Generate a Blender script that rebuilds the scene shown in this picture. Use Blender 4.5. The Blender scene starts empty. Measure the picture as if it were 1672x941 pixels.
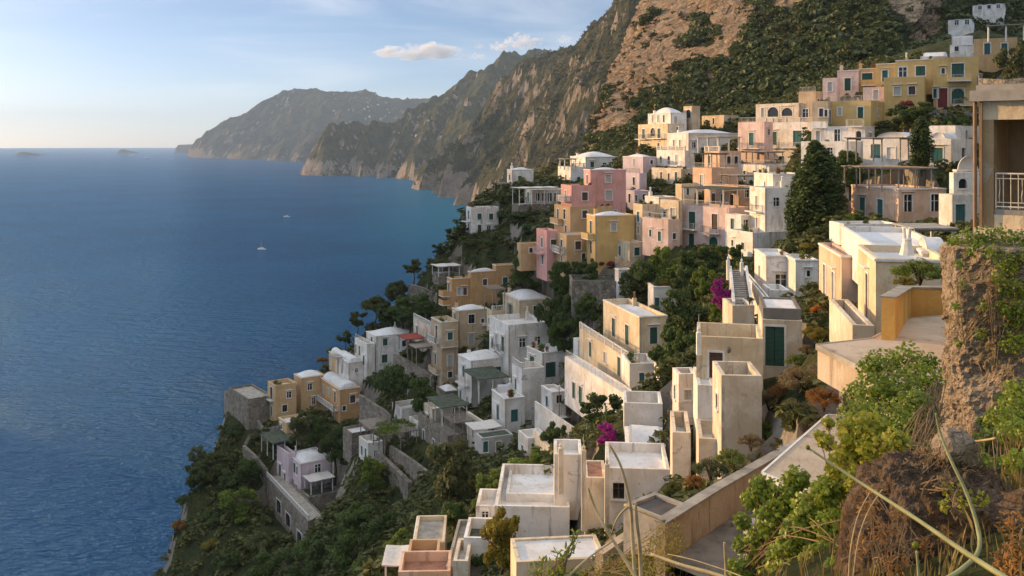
import bpy, math, random
import numpy as np
from mathutils import Vector
# ------------------------------------------------------------------ basics
H = 130.0          # camera height above the sea (sea is z = 0)
F = 1500.0         # focal length in photograph pixels (photo 1672 x 941)
CX, Y0 = 836.0, 232.0
rnd = random.Random(7)
COL = bpy.context.scene.collection
R = math.radians

def P(px, py, Y):
    return Vector(((px - CX) / F * Y, Y, H - (py - Y0) / F * Y))

def tag(o, label=None, cat=None, group=None, kind=None):
    if label: o['label'] = label
    if cat: o['category'] = cat
    if group: o['group'] = group
    if kind: o['kind'] = kind
    return o

def empty(name, loc, label=None, cat=None, group=None):
    o = bpy.data.objects.new(name, None)
    o.empty_display_size = 0.3
    o.location = loc
    COL.objects.link(o)
    return tag(o, label, cat, group)

def link(name, me, mat, parent=None, loc=(0, 0, 0)):
    o = bpy.data.objects.new(name, me)
    if mat is not None and len(me.materials) == 0: me.materials.append(mat)
    o.parent = parent
    o.location = loc
    COL.objects.link(o)
    return o

class MB:
    """collects faces of one mesh"""
    def __init__(s, o=(0, 0, 0)):
        s.v = []; s.f = []; s.o = Vector(o)
    def add(s, pts, faces):
        b = len(s.v)
        s.v += [tuple(Vector(p) - s.o) for p in pts]
        s.f += [tuple(b + i for i in f) for f in faces]
    def box(s, c, ax, ay, az, sx, sy, sz):
        """box from corner c along unit axes with sizes"""
        c = Vector(c); a = ax * sx; b = ay * sy; d = az * sz
        p = [c, c + a, c + a + b, c + b, c + d, c + a + d, c + a + b + d, c + b + d]
        s.add(p, [(0, 3, 2, 1), (4, 5, 6, 7), (0, 1, 5, 4), (1, 2, 6, 5), (2, 3, 7, 6), (3, 0, 4, 7)])
    def bar(s, a, b, r, n=5, r2=None):
        a = Vector(a); b = Vector(b); d = b - a
        if d.length < 1e-6: return
        z = d.normalized(); x = z.orthogonal().normalized(); y = z.cross(x)
        r2 = r if r2 is None else r2
        p = []
        for q, rr in ((a, r), (b, r2)):
            for k in range(n):
                t = 2 * math.pi * k / n
                p.append(q + x * (math.cos(t) * rr) + y * (math.sin(t) * rr))
        f = [(k, (k + 1) % n, n + (k + 1) % n, n + k) for k in range(n)]
        f += [tuple(range(n - 1, -1, -1)), tuple(range(n, 2 * n))]
        s.add(p, f)
    def tube(s, pts, rads, n=6):
        pts = [Vector(p) for p in pts]
        p = []; m = len(pts)
        for i in range(m):
            d = (pts[min(i + 1, m - 1)] - pts[max(i - 1, 0)]).normalized()
            if i == 0: x = d.orthogonal().normalized()
            else:
                x = (x - d * x.dot(d))
                x = x.normalized() if x.length > 1e-5 else d.orthogonal().normalized()
            y = d.cross(x)
            rr = rads[i] if hasattr(rads, '__len__') else rads
            for k in range(n):
                t = 2 * math.pi * k / n
                p.append(pts[i] + x * (math.cos(t) * rr) + y * (math.sin(t) * rr))
        f = []
        for i in range(m - 1):
            for k in range(n):
                f.append((i * n + k, i * n + (k + 1) % n, (i + 1) * n + (k + 1) % n, (i + 1) * n + k))
        f += [tuple(range(n - 1, -1, -1)), tuple(range((m - 1) * n, m * n))]
        s.add(p, f)
    def lathe(s, c, prof, n=10):
        c = Vector(c); p = []
        for r, z in prof:
            for k in range(n):
                t = 2 * math.pi * k / n
                p.append(c + Vector((math.cos(t) * r, math.sin(t) * r, z)))
        m = len(prof); f = []
        for i in range(m - 1):
            for k in range(n):
                f.append((i * n + k, i * n + (k + 1) % n, (i + 1) * n + (k + 1) % n, (i + 1) * n + k))
        f += [tuple(range(n - 1, -1, -1)), tuple(range((m - 1) * n, m * n))]
        s.add(p, f)
    def mesh(s, name, smooth=False):
        me = bpy.data.meshes.new(name)
        me.from_pydata(s.v, [], s.f)
        if smooth: me.polygons.foreach_set('use_smooth', [True] * len(me.polygons))
        me.update()
        return me
    def build(s, name, mat, parent=None, smooth=False, loc=(0, 0, 0)):
        return link(name, s.mesh(name, smooth), mat, parent, loc)

def np_mesh(name, V, Fq, smooth=False, tint=None):
    """V (n,3), Fq (m,k) -> mesh; tint per vertex float attribute"""
    V = np.asarray(V, np.float32); Fq = np.asarray(Fq, np.int32)
    me = bpy.data.meshes.new(name)
    m, k = Fq.shape
    me.vertices.add(len(V)); me.vertices.foreach_set('co', V.ravel())
    me.loops.add(m * k); me.loops.foreach_set('vertex_index', Fq.ravel())
    me.polygons.add(m)
    me.polygons.foreach_set('loop_start', np.arange(0, m * k, k, dtype=np.int32))
    me.polygons.foreach_set('loop_total', np.full(m, k, np.int32))
    me.polygons.foreach_set('use_smooth', np.full(m, smooth, bool))
    if tint is not None:
        a = me.attributes.new('tint', 'FLOAT', 'POINT')
        a.data.foreach_set('value', np.asarray(tint, np.float32))
    me.update(calc_edges=True)
    return me

# ------------------------------------------------------------------ vector noise
def _h(ix, iy, iz, seed):
    n = (ix.astype(np.int64) * 374761393 + iy.astype(np.int64) * 668265263 + iz.astype(np.int64) * 2147483647 + seed * 974711) & 0xFFFFFFFF
    n = ((n ^ (n >> 13)) * 1274126177) & 0xFFFFFFFF
    n = (n ^ (n >> 16)) & 0xFFFFFFFF
    n = (n * 2246822519) & 0xFFFFFFFF
    return ((n ^ (n >> 15)) & 0xFFFFFF) / float(0xFFFFFF)

def vnoise(x, y, z=0.0, seed=0):
    x = np.asarray(x, float); y = np.asarray(y, float); z = np.zeros_like(x) + z
    ix, iy, iz = np.floor(x), np.floor(y), np.floor(z)
    fx, fy, fz = x - ix, y - iy, z - iz
    fx = fx ** 3 * (fx * (fx * 6 - 15) + 10); fy = fy ** 3 * (fy * (fy * 6 - 15) + 10); fz = fz ** 3 * (fz * (fz * 6 - 15) + 10)
    r = 0
    for dx in (0, 1):
        for dy in (0, 1):
            for dz in (0, 1):
                w = (fx if dx else 1 - fx) * (fy if dy else 1 - fy) * (fz if dz else 1 - fz)
                r = r + w * _h(ix + dx, iy + dy, iz + dz, seed)
    return r * 2 - 1

def fbm(x, y, z=0.0, o=5, seed=0, ridged=False, gain=.5):
    a = 1.0; s = 0; t = 0; f = 1.0
    for i in range(o):
        n = vnoise(np.asarray(x) * f, np.asarray(y) * f, np.asarray(z) * f, seed + i * 17)
        if ridged: n = 1 - 2 * np.abs(n)
        s = s + a * n; t += a; a *= gain; f *= 2.03
    return s / t

from mathutils import noise as _mn
def sfbm(x, y, z=0., o=3, seed=0):
    return _mn.fractal(Vector((x + seed * 7.31, y - seed * 3.7, z + seed)), .6, 2.03, o) * .8

# ------------------------------------------------------------------ materials
class NT:
    def __init__(s, name):
        m = bpy.data.materials.new(name); m.use_nodes = True
        s.m = m; s.t = m.node_tree; s.t.nodes.clear()
        s.out = s.t.nodes.new('ShaderNodeOutputMaterial')
    def n(s, typ, **kw):
        nd = s.t.nodes.new(typ)
        for k, v in kw.items():
            if k in nd.inputs.keys() if hasattr(nd.inputs, 'keys') else False: pass
            setattr(nd, k, v)
        return nd
    def l(s, a, b): s.t.links.new(a, b)
    def val(s, nd, key, v):
        if hasattr(v, 'is_output') or isinstance(v, bpy.types.NodeSocket): s.l(v, nd.inputs[key])
        else: nd.inputs[key].default_value = v
    def coords(s, kind='Object', scale=(1, 1, 1), rand=True):
        tc = s.n('ShaderNodeTexCoord'); o = tc.outputs[kind]
        if rand:
            oi = s.n('ShaderNodeObjectInfo')
            mm = s.n('ShaderNodeMath', operation='MULTIPLY'); s.l(oi.outputs['Random'], mm.inputs[0]); mm.inputs[1].default_value = 57.0
            va = s.n('ShaderNodeVectorMath', operation='ADD'); s.l(o, va.inputs[0]); s.l(mm.outputs[0], va.inputs[1]); o = va.outputs[0]
        mp = s.n('ShaderNodeMapping'); s.l(o, mp.inputs['Vector']); mp.inputs['Scale'].default_value = scale
        return mp.outputs[0]
    def noise(s, vec, scale=1., detail=6., rough=.6, dist=0., out='Fac'):
        nd = s.n('ShaderNodeTexNoise'); s.l(vec, nd.inputs['Vector'])
        nd.inputs['Scale'].default_value = scale; nd.inputs['Detail'].default_value = detail
        nd.inputs['Roughness'].default_value = rough; nd.inputs['Distortion'].default_value = dist
        return nd.outputs[out]
    def ramp(s, fac, a, b, lo=0., hi=1.):
        nd = s.n('ShaderNodeMapRange'); nd.interpolation_type = 'SMOOTHSTEP'
        s.l(fac, nd.inputs['Value']); nd.inputs['From Min'].default_value = a; nd.inputs['From Max'].default_value = b
        nd.inputs['To Min'].default_value = lo; nd.inputs['To Max'].default_value = hi
        return nd.outputs[0]
    def mix(s, fac, a, b, bt='MIX'):
        nd = s.n('ShaderNodeMix', data_type='RGBA', blend_type=bt)
        for k, v in ((0, fac), (6, a), (7, b)):
            if isinstance(v, bpy.types.NodeSocket): s.l(v, nd.inputs[k])
            elif k == 0: nd.inputs[0].default_value = v
            else: nd.inputs[k].default_value = (*v[:3], 1)
        return nd.outputs[2]
    def math(s, op, a, b=0.):
        nd = s.n('ShaderNodeMath', operation=op)
        for k, v in ((0, a), (1, b)):
            if isinstance(v, bpy.types.NodeSocket): s.l(v, nd.inputs[k])
            else: nd.inputs[k].default_value = v
        return nd.outputs[0]
    def bump(s, h, dist=.02, strength=1.):
        nd = s.n('ShaderNodeBump'); s.l(h, nd.inputs['Height']); nd.inputs['Distance'].default_value = dist; nd.inputs['Strength'].default_value = strength
        return nd.outputs[0]
    def pbr(s, col, rough=.85, normal=None, spec=.25, metal=0.):
        nd = s.n('ShaderNodeBsdfPrincipled')
        if isinstance(col, bpy.types.NodeSocket): s.l(col, nd.inputs['Base Color'])
        else: nd.inputs['Base Color'].default_value = (*col[:3], 1)
        if isinstance(rough, bpy.types.NodeSocket): s.l(rough, nd.inputs['Roughness'])
        else: nd.inputs['Roughness'].default_value = rough
        nd.inputs['Specular IOR Level'].default_value = spec; nd.inputs['Metallic'].default_value = metal
        if normal is not None: s.l(normal, nd.inputs['Normal'])
        s.l(nd.outputs[0], s.out.inputs['Surface'])
        return nd

_mats = {}
def stucco(c, dirt=.5, key=None):
    k = ('stucco', tuple(round(x, 3) for x in c), dirt)
    if k in _mats: return _mats[k]
    t = NT('painted_stucco')
    v = t.coords()
    big = t.noise(v, .33, 5, .65, .4)
    col = t.mix(t.ramp(big, .40, .64, 0, .6 * dirt + .25), c, [x * y for x, y in zip(c, (.74, .68, .60))])
    vs = t.coords(scale=(1.5, 1.5, .16))
    st = t.noise(vs, 1., 6, .7, .3)                      # rain streaks
    col = t.mix(t.ramp(st, .53, .70, 0, 1.0 * dirt), col, [x * y for x, y in zip(c, (.52, .47, .42))])
    pt = t.noise(v, .9, 6, .72, .8)                      # peeling patches
    col = t.mix(t.ramp(pt, .60, .66, 0, .75 * dirt), col, (.40, .33, .26))
    fine = t.noise(v, 9., 4, .7)
    col = t.mix(t.ramp(fine, .3, .75, 0, .16), col, [x * .8 for x in c])
    h = t.math('ADD', t.noise(v, 6., 5, .65), t.math('MULTIPLY', pt, .6))
    t.pbr(col, .9, t.bump(h, .05, .6), .2)
    _mats[k] = t.m
    return t.m

def simple(name, c, rough=.7, spec=.3, metal=0., var=.25, scale=3., bump=0.):
    k = (name, tuple(c))
    if k in _mats: return _mats[k]
    t = NT(name); v = t.coords()
    n = t.noise(v, scale, 6, .65)
    col = t.mix(t.ramp(n, .35, .7), c, [x * (1 - var) for x in c])
    t.pbr(col, rough, t.bump(n, .03, bump) if bump else None, spec, metal)
    _mats[k] = t.m
    return t.m

def slatted(name, c):
    k = (name, 'slat')
    if k in _mats: return _mats[k]
    t = NT(name); v = t.coords(rand=False)
    w = t.n('ShaderNodeTexWave'); w.bands_direction = 'Z'; t.l(v, w.inputs['Vector']); w.inputs['Scale'].default_value = 3.4
    n = t.noise(v, 2., 4, .6)
    col = t.mix(w.outputs['Fac'], [x * .6 for x in c], c)
    col = t.mix(t.ramp(n, .4, .7, 0, .5), col, [x * .6 + .03 for x in c])
    t.pbr(col, .6, t.bump(w.outputs['Fac'], .03, .8), .3)
    _mats[k] = t.m
    return t.m

def leafmat(name, a, b, trans=.28, rough=.55):
    if name in _mats: return _mats[name]
    t = NT(name)
    at = t.n('ShaderNodeAttribute'); at.attribute_name = 'tint'
    oi = t.n('ShaderNodeObjectInfo')
    f = t.math('ADD', t.math('MULTIPLY', at.outputs['Fac'], .8), t.math('MULTIPLY', oi.outputs['Random'], .2))
    col = t.mix(f, a, b)
    p = t.pbr(col, rough, None, .25)
    tr = t.n('ShaderNodeBsdfTranslucent'); t.l(t.mix(.5, col, [x * 1.3 for x in b]), tr.inputs['Color'])
    mx = t.n('ShaderNodeMixShader'); mx.inputs[0].default_value = trans
    t.l(p.outputs[0], mx.inputs[1]); t.l(tr.outputs[0], mx.inputs[2]); t.l(mx.outputs[0], t.out.inputs['Surface'])
    _mats[name] = t.m
    return t.m

def stonemat(name, c, scale=1.6, joint=.35):
    if name in _mats: return _mats[name]
    t = NT(name); v = t.coords()
    vo = t.n('ShaderNodeTexVoronoi'); t.l(v, vo.inputs['Vector']); vo.inputs['Scale'].default_value = scale
    ve = t.n('ShaderNodeTexVoronoi', feature='DISTANCE_TO_EDGE'); t.l(v, ve.inputs['Vector']); ve.inputs['Scale'].default_value = scale
    n = t.noise(v, .5, 6, .7); n2 = t.noise(v, 7., 5, .7)
    sep = t.n('ShaderNodeSeparateColor'); t.l(vo.outputs['Color'], sep.inputs[0])
    col = t.mix(sep.outputs[0], [x * .7 for x in c], [min(1, x * 1.25) for x in c])
    col = t.mix(t.ramp(ve.outputs['Distance'], .02, .1, joint, 0), col, [x * .45 for x in c])
    col = t.mix(t.ramp(n, .5, .7, 0, .7), col, (.075, .08, .04))
    col = t.mix(t.ramp(n2, .4, .7, 0, .4), col, [x * .5 for x in c])
    h = t.math('ADD', t.math('MULTIPLY', t.ramp(ve.outputs['Distance'], 0, .12), 1.), t.math('MULTIPLY', n2, .8))
    t.pbr(col, .95, t.bump(h, .12, .9), .15)
    _mats[name] = t.m
    return t.m

def rockmat(name, rock, rock2, veg, veg2, s=1., nz=(.45, .75), vegn=(.42, .6), bd=.6, streak=.35, warm=(.30, .19, .10), crack=0.):
    """limestone with scrub on the flatter ledges; s = features per metre"""
    t = NT(name); v = t.coords('Object', rand=False)
    g = t.n('ShaderNodeNewGeometry'); sx = t.n('ShaderNodeSeparateXYZ'); t.l(g.outputs['True Normal'] if False else g.outputs['Normal'], sx.inputs[0])
    n1 = t.noise(v, .035 * s, 10, .62, .3); n2 = t.noise(v, .25 * s, 9, .68)
    vs = t.coords('Object', scale=(1, 1, streak), rand=False); n3 = t.noise(vs, .10 * s, 10, .70, .6)
    r = t.mix(t.ramp(n3, .36, .62), rock, rock2)
    r = t.mix(t.ramp(n2, .50, .72, 0, .6), r, [x * .42 for x in rock2])
    r = t.mix(t.ramp(n1, .50, .66, 0, .6), r, warm)
    ck = None
    if crack:
        vk = t.coords('Object', scale=(1, 1, .2), rand=False); nk = t.n('ShaderNodeTexNoise'); t.l(vk, nk.inputs['Vector']); nk.inputs['Scale'].default_value = crack * 1.2; nk.inputs['Detail'].default_value = 5
        sk = t.n('ShaderNodeVectorMath', operation='SCALE'); t.l(nk.outputs['Color'], sk.inputs[0]); sk.inputs['Scale'].default_value = .8 / crack
        ak = t.n('ShaderNodeVectorMath', operation='ADD'); t.l(vk, ak.inputs[0]); t.l(sk.outputs[0], ak.inputs[1])
        for mul, wd in ((1., .05), (2.6, .05)):
            kv = t.n('ShaderNodeTexVoronoi', feature='DISTANCE_TO_EDGE'); t.l(ak.outputs[0], kv.inputs['Vector']); kv.inputs['Scale'].default_value = crack * mul
            e = t.ramp(kv.outputs['Distance'], 0, wd); r = t.mix(t.math('MULTIPLY', t.math('SUBTRACT', 1., e), .42), r, [x * .35 for x in rock2]); ck = e if ck is None else t.math('ADD', ck, e)
    m = t.math('ADD', t.ramp(sx.outputs[2], nz[0], nz[1], -.28, .28), t.math('ADD', t.math('MULTIPLY', n1, .65), t.math('MULTIPLY', n2, .35)))
    mask = t.ramp(m, vegn[0], vegn[1])
    n4 = t.noise(v, .5 * s, 8, .7); n5 = t.noise(v, .06 * s, 4, .6)
    gcol = t.mix(t.ramp(n5, .38, .62), veg, veg2)
    gcol = t.mix(t.ramp(n4, .45, .65, 0, .75), gcol, [x * .38 for x in veg])
    col = t.mix(mask, r, gcol)
    h = t.math('ADD', t.math('MULTIPLY', n3, 1.2), t.math('ADD', t.math('MULTIPLY', n2, .7), t.math('MULTIPLY', n4, .5)))
    if ck is not None: h = t.math('ADD', h, t.math('MULTIPLY', ck, .5))
    t.pbr(col, .95, t.bump(h, bd / s * 2, 1.), .12)
    return t.m

WHITE = (.80, .77, .72); CREAM = (.72, .60, .42); PEACH = (.72, .50, .36); PINK = (.68, .37, .33); PALEPINK = (.74, .57, .52)
YEL = (.66, .46, .19); OCHRE = (.60, .41, .22); ORANGE = (.60, .36, .17); TAN = (.58, .46, .32); GREY = (.52, .50, .47); LAV = (.62, .52, .56); SAND = (.70, .62, .50)
COLS = dict(W=WHITE, C=CREAM, E=PEACH, P=PINK, Q=PALEPINK, Y=YEL, O=OCHRE, N=ORANGE, T=TAN, G=GREY, V=LAV, S=SAND)
def wallmat(k):
    if k == 'K': return stonemat('rubble_stone', (.30, .26, .21))
    if k == 'c': return simple('bare_concrete', (.40, .36, .30), .9, .2, 0, .4, 1.2, .5)
    if k == 'D': return simple('dark_grey_render', (.20, .185, .165), .9, .2, 0, .35, .8, .4)
    return stucco(COLS[k], {'W': 1.05, 'S': 1.35, 'T': 1.1, 'G': .8, 'C': 1.15, 'E': .9, 'Q': .9}.get(k, .6))
M_ROOF = stucco((.70, .70, .70), .55)
M_ROOFW = stucco((.78, .76, .73), .7)
M_TRIM = simple('white_trim', (.78, .75, .69), .8, .2, 0, .2, 2.)
M_GREEN = slatted('green_shutter_paint', (.030, .115, .085))
M_TEAL = slatted('teal_shutter_paint', (.045, .17, .17))
M_WSH = slatted('pale_shutter_paint', (.62, .60, .55))
M_BROWN = slatted('brown_wood', (.12, .07, .04))
M_RED = slatted('red_door_paint', (.26, .035, .04))
def _glass():
    t = NT('dark_window_glass'); t.pbr((.018, .022, .026), .08, None, .5); return t.m
M_GLASS = _glass()
M_IRON = simple('iron_railing', (.16, .15, .14), .6, .4, .2, .3)
M_IRONW = simple('white_railing', (.66, .62, .56), .6, .3, 0, .25)
M_WOOD = simple('weathered_wood', (.36, .30, .24), .9, .2, 0, .5, 4., .3)
M_REED = simple('reed_matting', (.34, .29, .24), .95, .1, 0, .55, 5., .5)
M_AWN = simple('pale_awning_cloth', (.66, .62, .56), .9, .1, 0, .2)
M_AWNR = simple('red_awning_cloth', (.30, .07, .055), .9, .1, 0, .25)
M_AWNG = simple('green_awning_cloth', (.04, .16, .12), .9, .1, 0, .25)
M_TERRA = simple('terracotta', (.36, .15, .08), .9, .1, 0, .35)
M_TILE = simple('terracotta_floor', (.38, .20, .13), .9, .1, 0, .4, 2., .2)
M_TAR = simple('tarred_roof', (.115, .10, .088), .85, .2, 0, .45, .8, .3)
M_CONC = wallmat('c'); M_BARK = simple('tree_bark', (.11, .08, .055), .95, .1, 0, .5, 4., .8)
M_GREENROOF = simple('mossy_roof_felt', (.10, .115, .085), .95, .1, 0, .5, 1.5, .3)
# ------------------------------------------------------------------ foliage
def leaf_cloud(name, clumps, per, size, seed=0, aspect=.62, shell=.55, fold=True, droop=0.):
    """clumps: [(centre, (rx,ry,rz))]; many small leaf faces spread through each clump"""
    g = np.random.default_rng(seed + 11)
    C = np.array([tuple(c[0]) for c in clumps], float); S = np.array([c[1] for c in clumps], float)
    n = len(clumps) * per
    ci = np.repeat(np.arange(len(clumps)), per)
    d = g.normal(size=(n, 3)); d /= np.linalg.norm(d, axis=1, keepdims=True)
    r = shell + (1 - shell) * g.random(n) ** .6
    r = np.where(g.random(n) < .25, g.random(n), r)
    pos = C[ci] + d * r[:, None] * S[ci]
    nrm = d * .8 + g.normal(size=(n, 3)) * .55 + np.array([0, 0, .35]); nrm /= np.linalg.norm(nrm, axis=1, keepdims=True)
    t = np.cross(nrm, g.normal(size=(n, 3))); t /= np.linalg.norm(t, axis=1, keepdims=True) + 1e-9
    if droop: t[:, 2] -= droop; t /= np.linalg.norm(t, axis=1, keepdims=True)
    bt = np.cross(nrm, t)
    sz = size * (.6 + .8 * g.random(n))[:, None]
    a = pos - t * sz; b = pos + bt * sz * aspect + nrm * sz * .2; c = pos + t * sz; e = pos - bt * sz * aspect + nrm * sz * .2
    V = np.stack([a, b, c, e], 1).reshape(-1, 3)
    ct = g.random(len(clumps))
    tint = np.clip(ct[ci] * .65 + g.random(n) * .35, 0, 1)
    return np_mesh(name, V, np.arange(n * 4).reshape(-1, 4), False, np.repeat(tint, 4))

M_L = dict(
 dark=leafmat('dark_evergreen_leaves', (.036, .058, .015), (.092, .132, .032)),
 pine=leafmat('pine_needles', (.040, .054, .015), (.110, .122, .030)),
 mid=leafmat('mid_green_leaves', (.046, .078, .016), (.105, .155, .030)),
 bright=leafmat('fresh_green_leaves', (.070, .115, .015), (.19, .235, .030)),
 yellow=leafmat('yellowing_leaves', (.11, .12, .015), (.34, .25, .03)),
 olive=leafmat('grey_green_leaves', (.065, .078, .028), (.150, .155, .05)),
 magenta=leafmat('bougainvillea_bracts', (.20, .012, .14), (.42, .03, .30)),
 rust=leafmat('rusty_leaves', (.15, .07, .02), (.36, .17, .035)),
 orange=leafmat('orange_flowers', (.42, .11, .015), (.65, .24, .03)),
 dry=leafmat('dry_brown_leaves', (.12, .085, .04), (.26, .19, .09)),
 red=leafmat('red_flowers', (.18, .02, .03), (.30, .05, .06)),
 ivy=leafmat('ivy_leaves', (.055, .100, .010), (.26, .31, .025), .34, .38),
 vine=leafmat('vine_leaves', (.100, .150, .012), (.46, .40, .03), .38, .42))

def crown_clumps(kind, seed):
    g = random.Random(seed); out = []
    if kind == 'round':
        lobes = [(Vector((0, 0, -.1)), .55)] + [(Vector((math.cos(k * 1.05 + g.uniform(-.4, .4)) * g.uniform(.35, .62), math.sin(k * 1.05 + g.uniform(-.4, .4)) * g.uniform(.35, .62), g.uniform(-.5, .52))), g.uniform(.24, .44)) for k in range(6)] + [(Vector((g.uniform(-.2, .2), g.uniform(-.2, .2), .5)), .36)]
        for lc, lr in lobes:
            for i in range(5):
                u = g.uniform(-1, 1); a = g.uniform(0, 6.283); s = math.sqrt(1 - u * u); r = lr * g.uniform(.4, .95); c = lr * g.uniform(.38, .66)
                out.append((lc + Vector((s * math.cos(a) * r, s * math.sin(a) * r, u * r * .8)), (c * 1.1, c * 1.1, c * .72)))
    elif kind == 'umbrella':
        for i in range(30):
            a = g.uniform(0, 6.283); r = .85 * math.sqrt(g.random()); c = g.uniform(.2, .32)
            out.append((Vector((math.cos(a) * r, math.sin(a) * r, .42 * (1 - r * r) - .1 + g.uniform(-.14, .1))), (c * 1.15, c * 1.15, c * .55)))
    elif kind == 'cypress':
        for i in range(64):
            z = (i + .5) / 64; a = g.uniform(0, 6.283); rr = .26 * math.sin(math.pi * min(1, z * .86 + .13)) ** .75 * g.uniform(.55, 1); c = .10 + .10 * math.sin(math.pi * min(1, z * .9 + .1))
            out.append((Vector((math.cos(a) * rr, math.sin(a) * rr, -1 + 2 * z)), (c * .8, c * .8, c * 1.7)))
    elif kind == 'bush':
        for i in range(18):
            a = g.uniform(0, 6.283); r = .8 * math.sqrt(g.random()); c = g.uniform(.25, .42)
            out.append((Vector((math.cos(a) * r, math.sin(a) * r, (1 - r * r) * .65 * g.uniform(.2, 1) - .05)), (c, c, c * .75)))
    elif kind == 'fine':
        for i in range(46):
            a = g.uniform(0, 6.283); r = .85 * math.sqrt(g.random()); c = g.uniform(.14, .28)
            out.append((Vector((math.cos(a) * r, math.sin(a) * r, (1 - r * r) * .7 * g.uniform(.1, 1) - .1)), (c, c, c * .9)))
    return out

_crowns = {}
def crown_mesh(kind, var):
    k = (kind, var)
    if k not in _crowns:
        per, sz = {'round': (170, .056), 'umbrella': (190, .055), 'cypress': (110, .040), 'bush': (150, .062), 'fine': (130, .034)}[kind]
        _crowns[k] = leaf_cloud('crown_' + kind, crown_clumps(kind, var * 13 + 5), per, sz, var)
    return _crowns[k].copy()      # own copy so that the leaf colour may differ

_cm = {}
def crown_shared(kind, var, mat):
    k = (kind, var, mat)
    if k not in _cm:
        me = crown_mesh(kind, var); me.materials.append(M_L[mat]); _cm[k] = me
    return _cm[k]

def tree(name, label, cat, base, top_h, rad, kind, mat, var=0, crown_frac=None, group=None, lean=(0, 0), sq=1.):
    """base: foot (world); top_h: total height; rad: crown half width"""
    base = Vector(base); root = empty(name, base, label, cat, group)
    ch = {'round': rad * .86 * sq, 'umbrella': rad * .5 * sq, 'cypress': top_h * .48, 'bush': rad * .8 * sq, 'fine': rad * .8 * sq}[kind]
    cz = top_h - ch
    o = link('foliage' if kind in ('bush', 'fine') else 'crown', crown_shared(kind, var, mat), None, root, (lean[0], lean[1], cz))
    o.scale = (rad, rad, ch / (.86 if kind == 'round' else .5 if kind == 'umbrella' else 1. if kind == 'cypress' else .8)) if kind != 'cypress' else (rad / .3, rad / .3, ch)
    o.rotation_euler.z = rnd.uniform(0, 6.28)
    m = MB(); r = max(.06, top_h * .022)
    if kind in ('bush', 'fine'):
        for i in range(5 if kind == 'bush' else 14):
            a = i * 1.3 + var; m.tube([(0, 0, -.3), (math.cos(a) * rad * .2, math.sin(a) * rad * .2, top_h * .35), (math.cos(a) * rad * .5, math.sin(a) * rad * .5, top_h * .75)], [r * .7, r * .5, r * .2], 5)
        m.build('stem', M_BARK, root)
    else:
        l = Vector((lean[0], lean[1], 0)); zc = max(cz - ch * .35, .3)
        m.tube([Vector((0, 0, -1.2)), l * .15 + UP * (zc * .3), l * .5 + Vector((.12 * rad, -.05 * rad, zc * .65)), l * .95 + UP * (cz)], [r * 1.3, r * 1.05, r * .85, r * .4], 7)
        if kind != 'cypress':
            for i in range(5):
                a = i * 1.256 + var; s = l * .75 + UP * zc * .88
                e = l + Vector((math.cos(a) * rad * .62, math.sin(a) * rad * .62, cz + ch * .1))
                m.tube([s, s.lerp(e, .5) + UP * .1 * rad, e], [r * .6, r * .42, r * .15], 5)
        m.build('trunk', M_BARK, root)
    return root
UP = Vector((0, 0, 1))
# ------------------------------------------------------------------ houses
UP = Vector((0, 0, 1))
CTRL = []          # terrain control points (x, y, z) taken from the feet of the walls
ROOFS = []
PADS = []          # (C, ex, ey, W, L, z) terraces cut for the houses

class Box:
    def __init__(s, xl, xc, xr, yt, yb, Y, t=None, ytl=None):
        s.xc = xc
        s.C = P(xc, yb, Y); s.z0 = s.C.z; s.z1 = P(xc, yt, Y).z
        kx = lambda x: (x - CX) / F
        view = math.atan(kx(xc))
        if ytl is not None:
            Y2 = (s.z1 - H) * F / -(ytl - Y0); d = Vector((kx(xl) * Y2 - s.C.x, Y2 - Y, 0))
            t = math.atan2(-d.x, d.y)
        elif t is None: t = R(21) - view
        else: t = R(t)
        s.t = t
        s.ex = Vector((math.cos(t), math.sin(t), 0)); s.ey = Vector((-math.sin(t), math.cos(t), 0))
        k = kx(xl); s.L = (k * Y - s.C.x) / (s.ey.x - k * s.ey.y)
        k = kx(xr); s.W = (k * Y - s.C.x) / (s.ex.x - k * s.ex.y)
        s.L = min(max(s.L, .3), 28); s.W = min(max(s.W, .3), 28)
    def hit(s, px, py, face=None):
        """pixel on a face -> (face, u, z, distance)"""
        k = (px - CX) / F
        face = face or ('L' if px < s.xc else 'R')
        d = s.ey if face == 'L' else s.ex
        u = (k * s.C.y - s.C.x) / (d.x - k * d.y)
        y = s.C.y + u * d.y
        return face, u, H - (py - Y0) / F * y, y
    def pt(s, face, u, z, out=0.):
        """point on a face, out metres proud of it"""
        d, n = (s.ey, -s.ex) if face == 'L' else (s.ex, -s.ey)
        q = s.C + d * u + n * out
        return Vector((q.x, q.y, z))

WT = {  # type: (ratio w/h, filling, arched)
 'D': (.48, 'G', 0), 'T': (.48, 'T', 0), 'S': (.72, 'G', 0), 'o': (.74, 'p', 0), 'O': (.5, 'p', 0), 'w': (.74, 'W', 0), 'W': (.48, 'W', 0),
 'a': (.55, 'p', 1), 'A': (.6, 'G', 1), 'r': (.46, 'R', 0), 'b': (.74, 'B', 0), 'B': (.5, 'B', 0), 'g': (.55, 'p+', 0), 'X': (1.1, 'p', 1), 'L': (.5, 'T+', 0)}
FILL = {'G': M_GREEN, 'T': M_TEAL, 'W': M_WSH, 'R': M_RED, 'B': M_BROWN}

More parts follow.
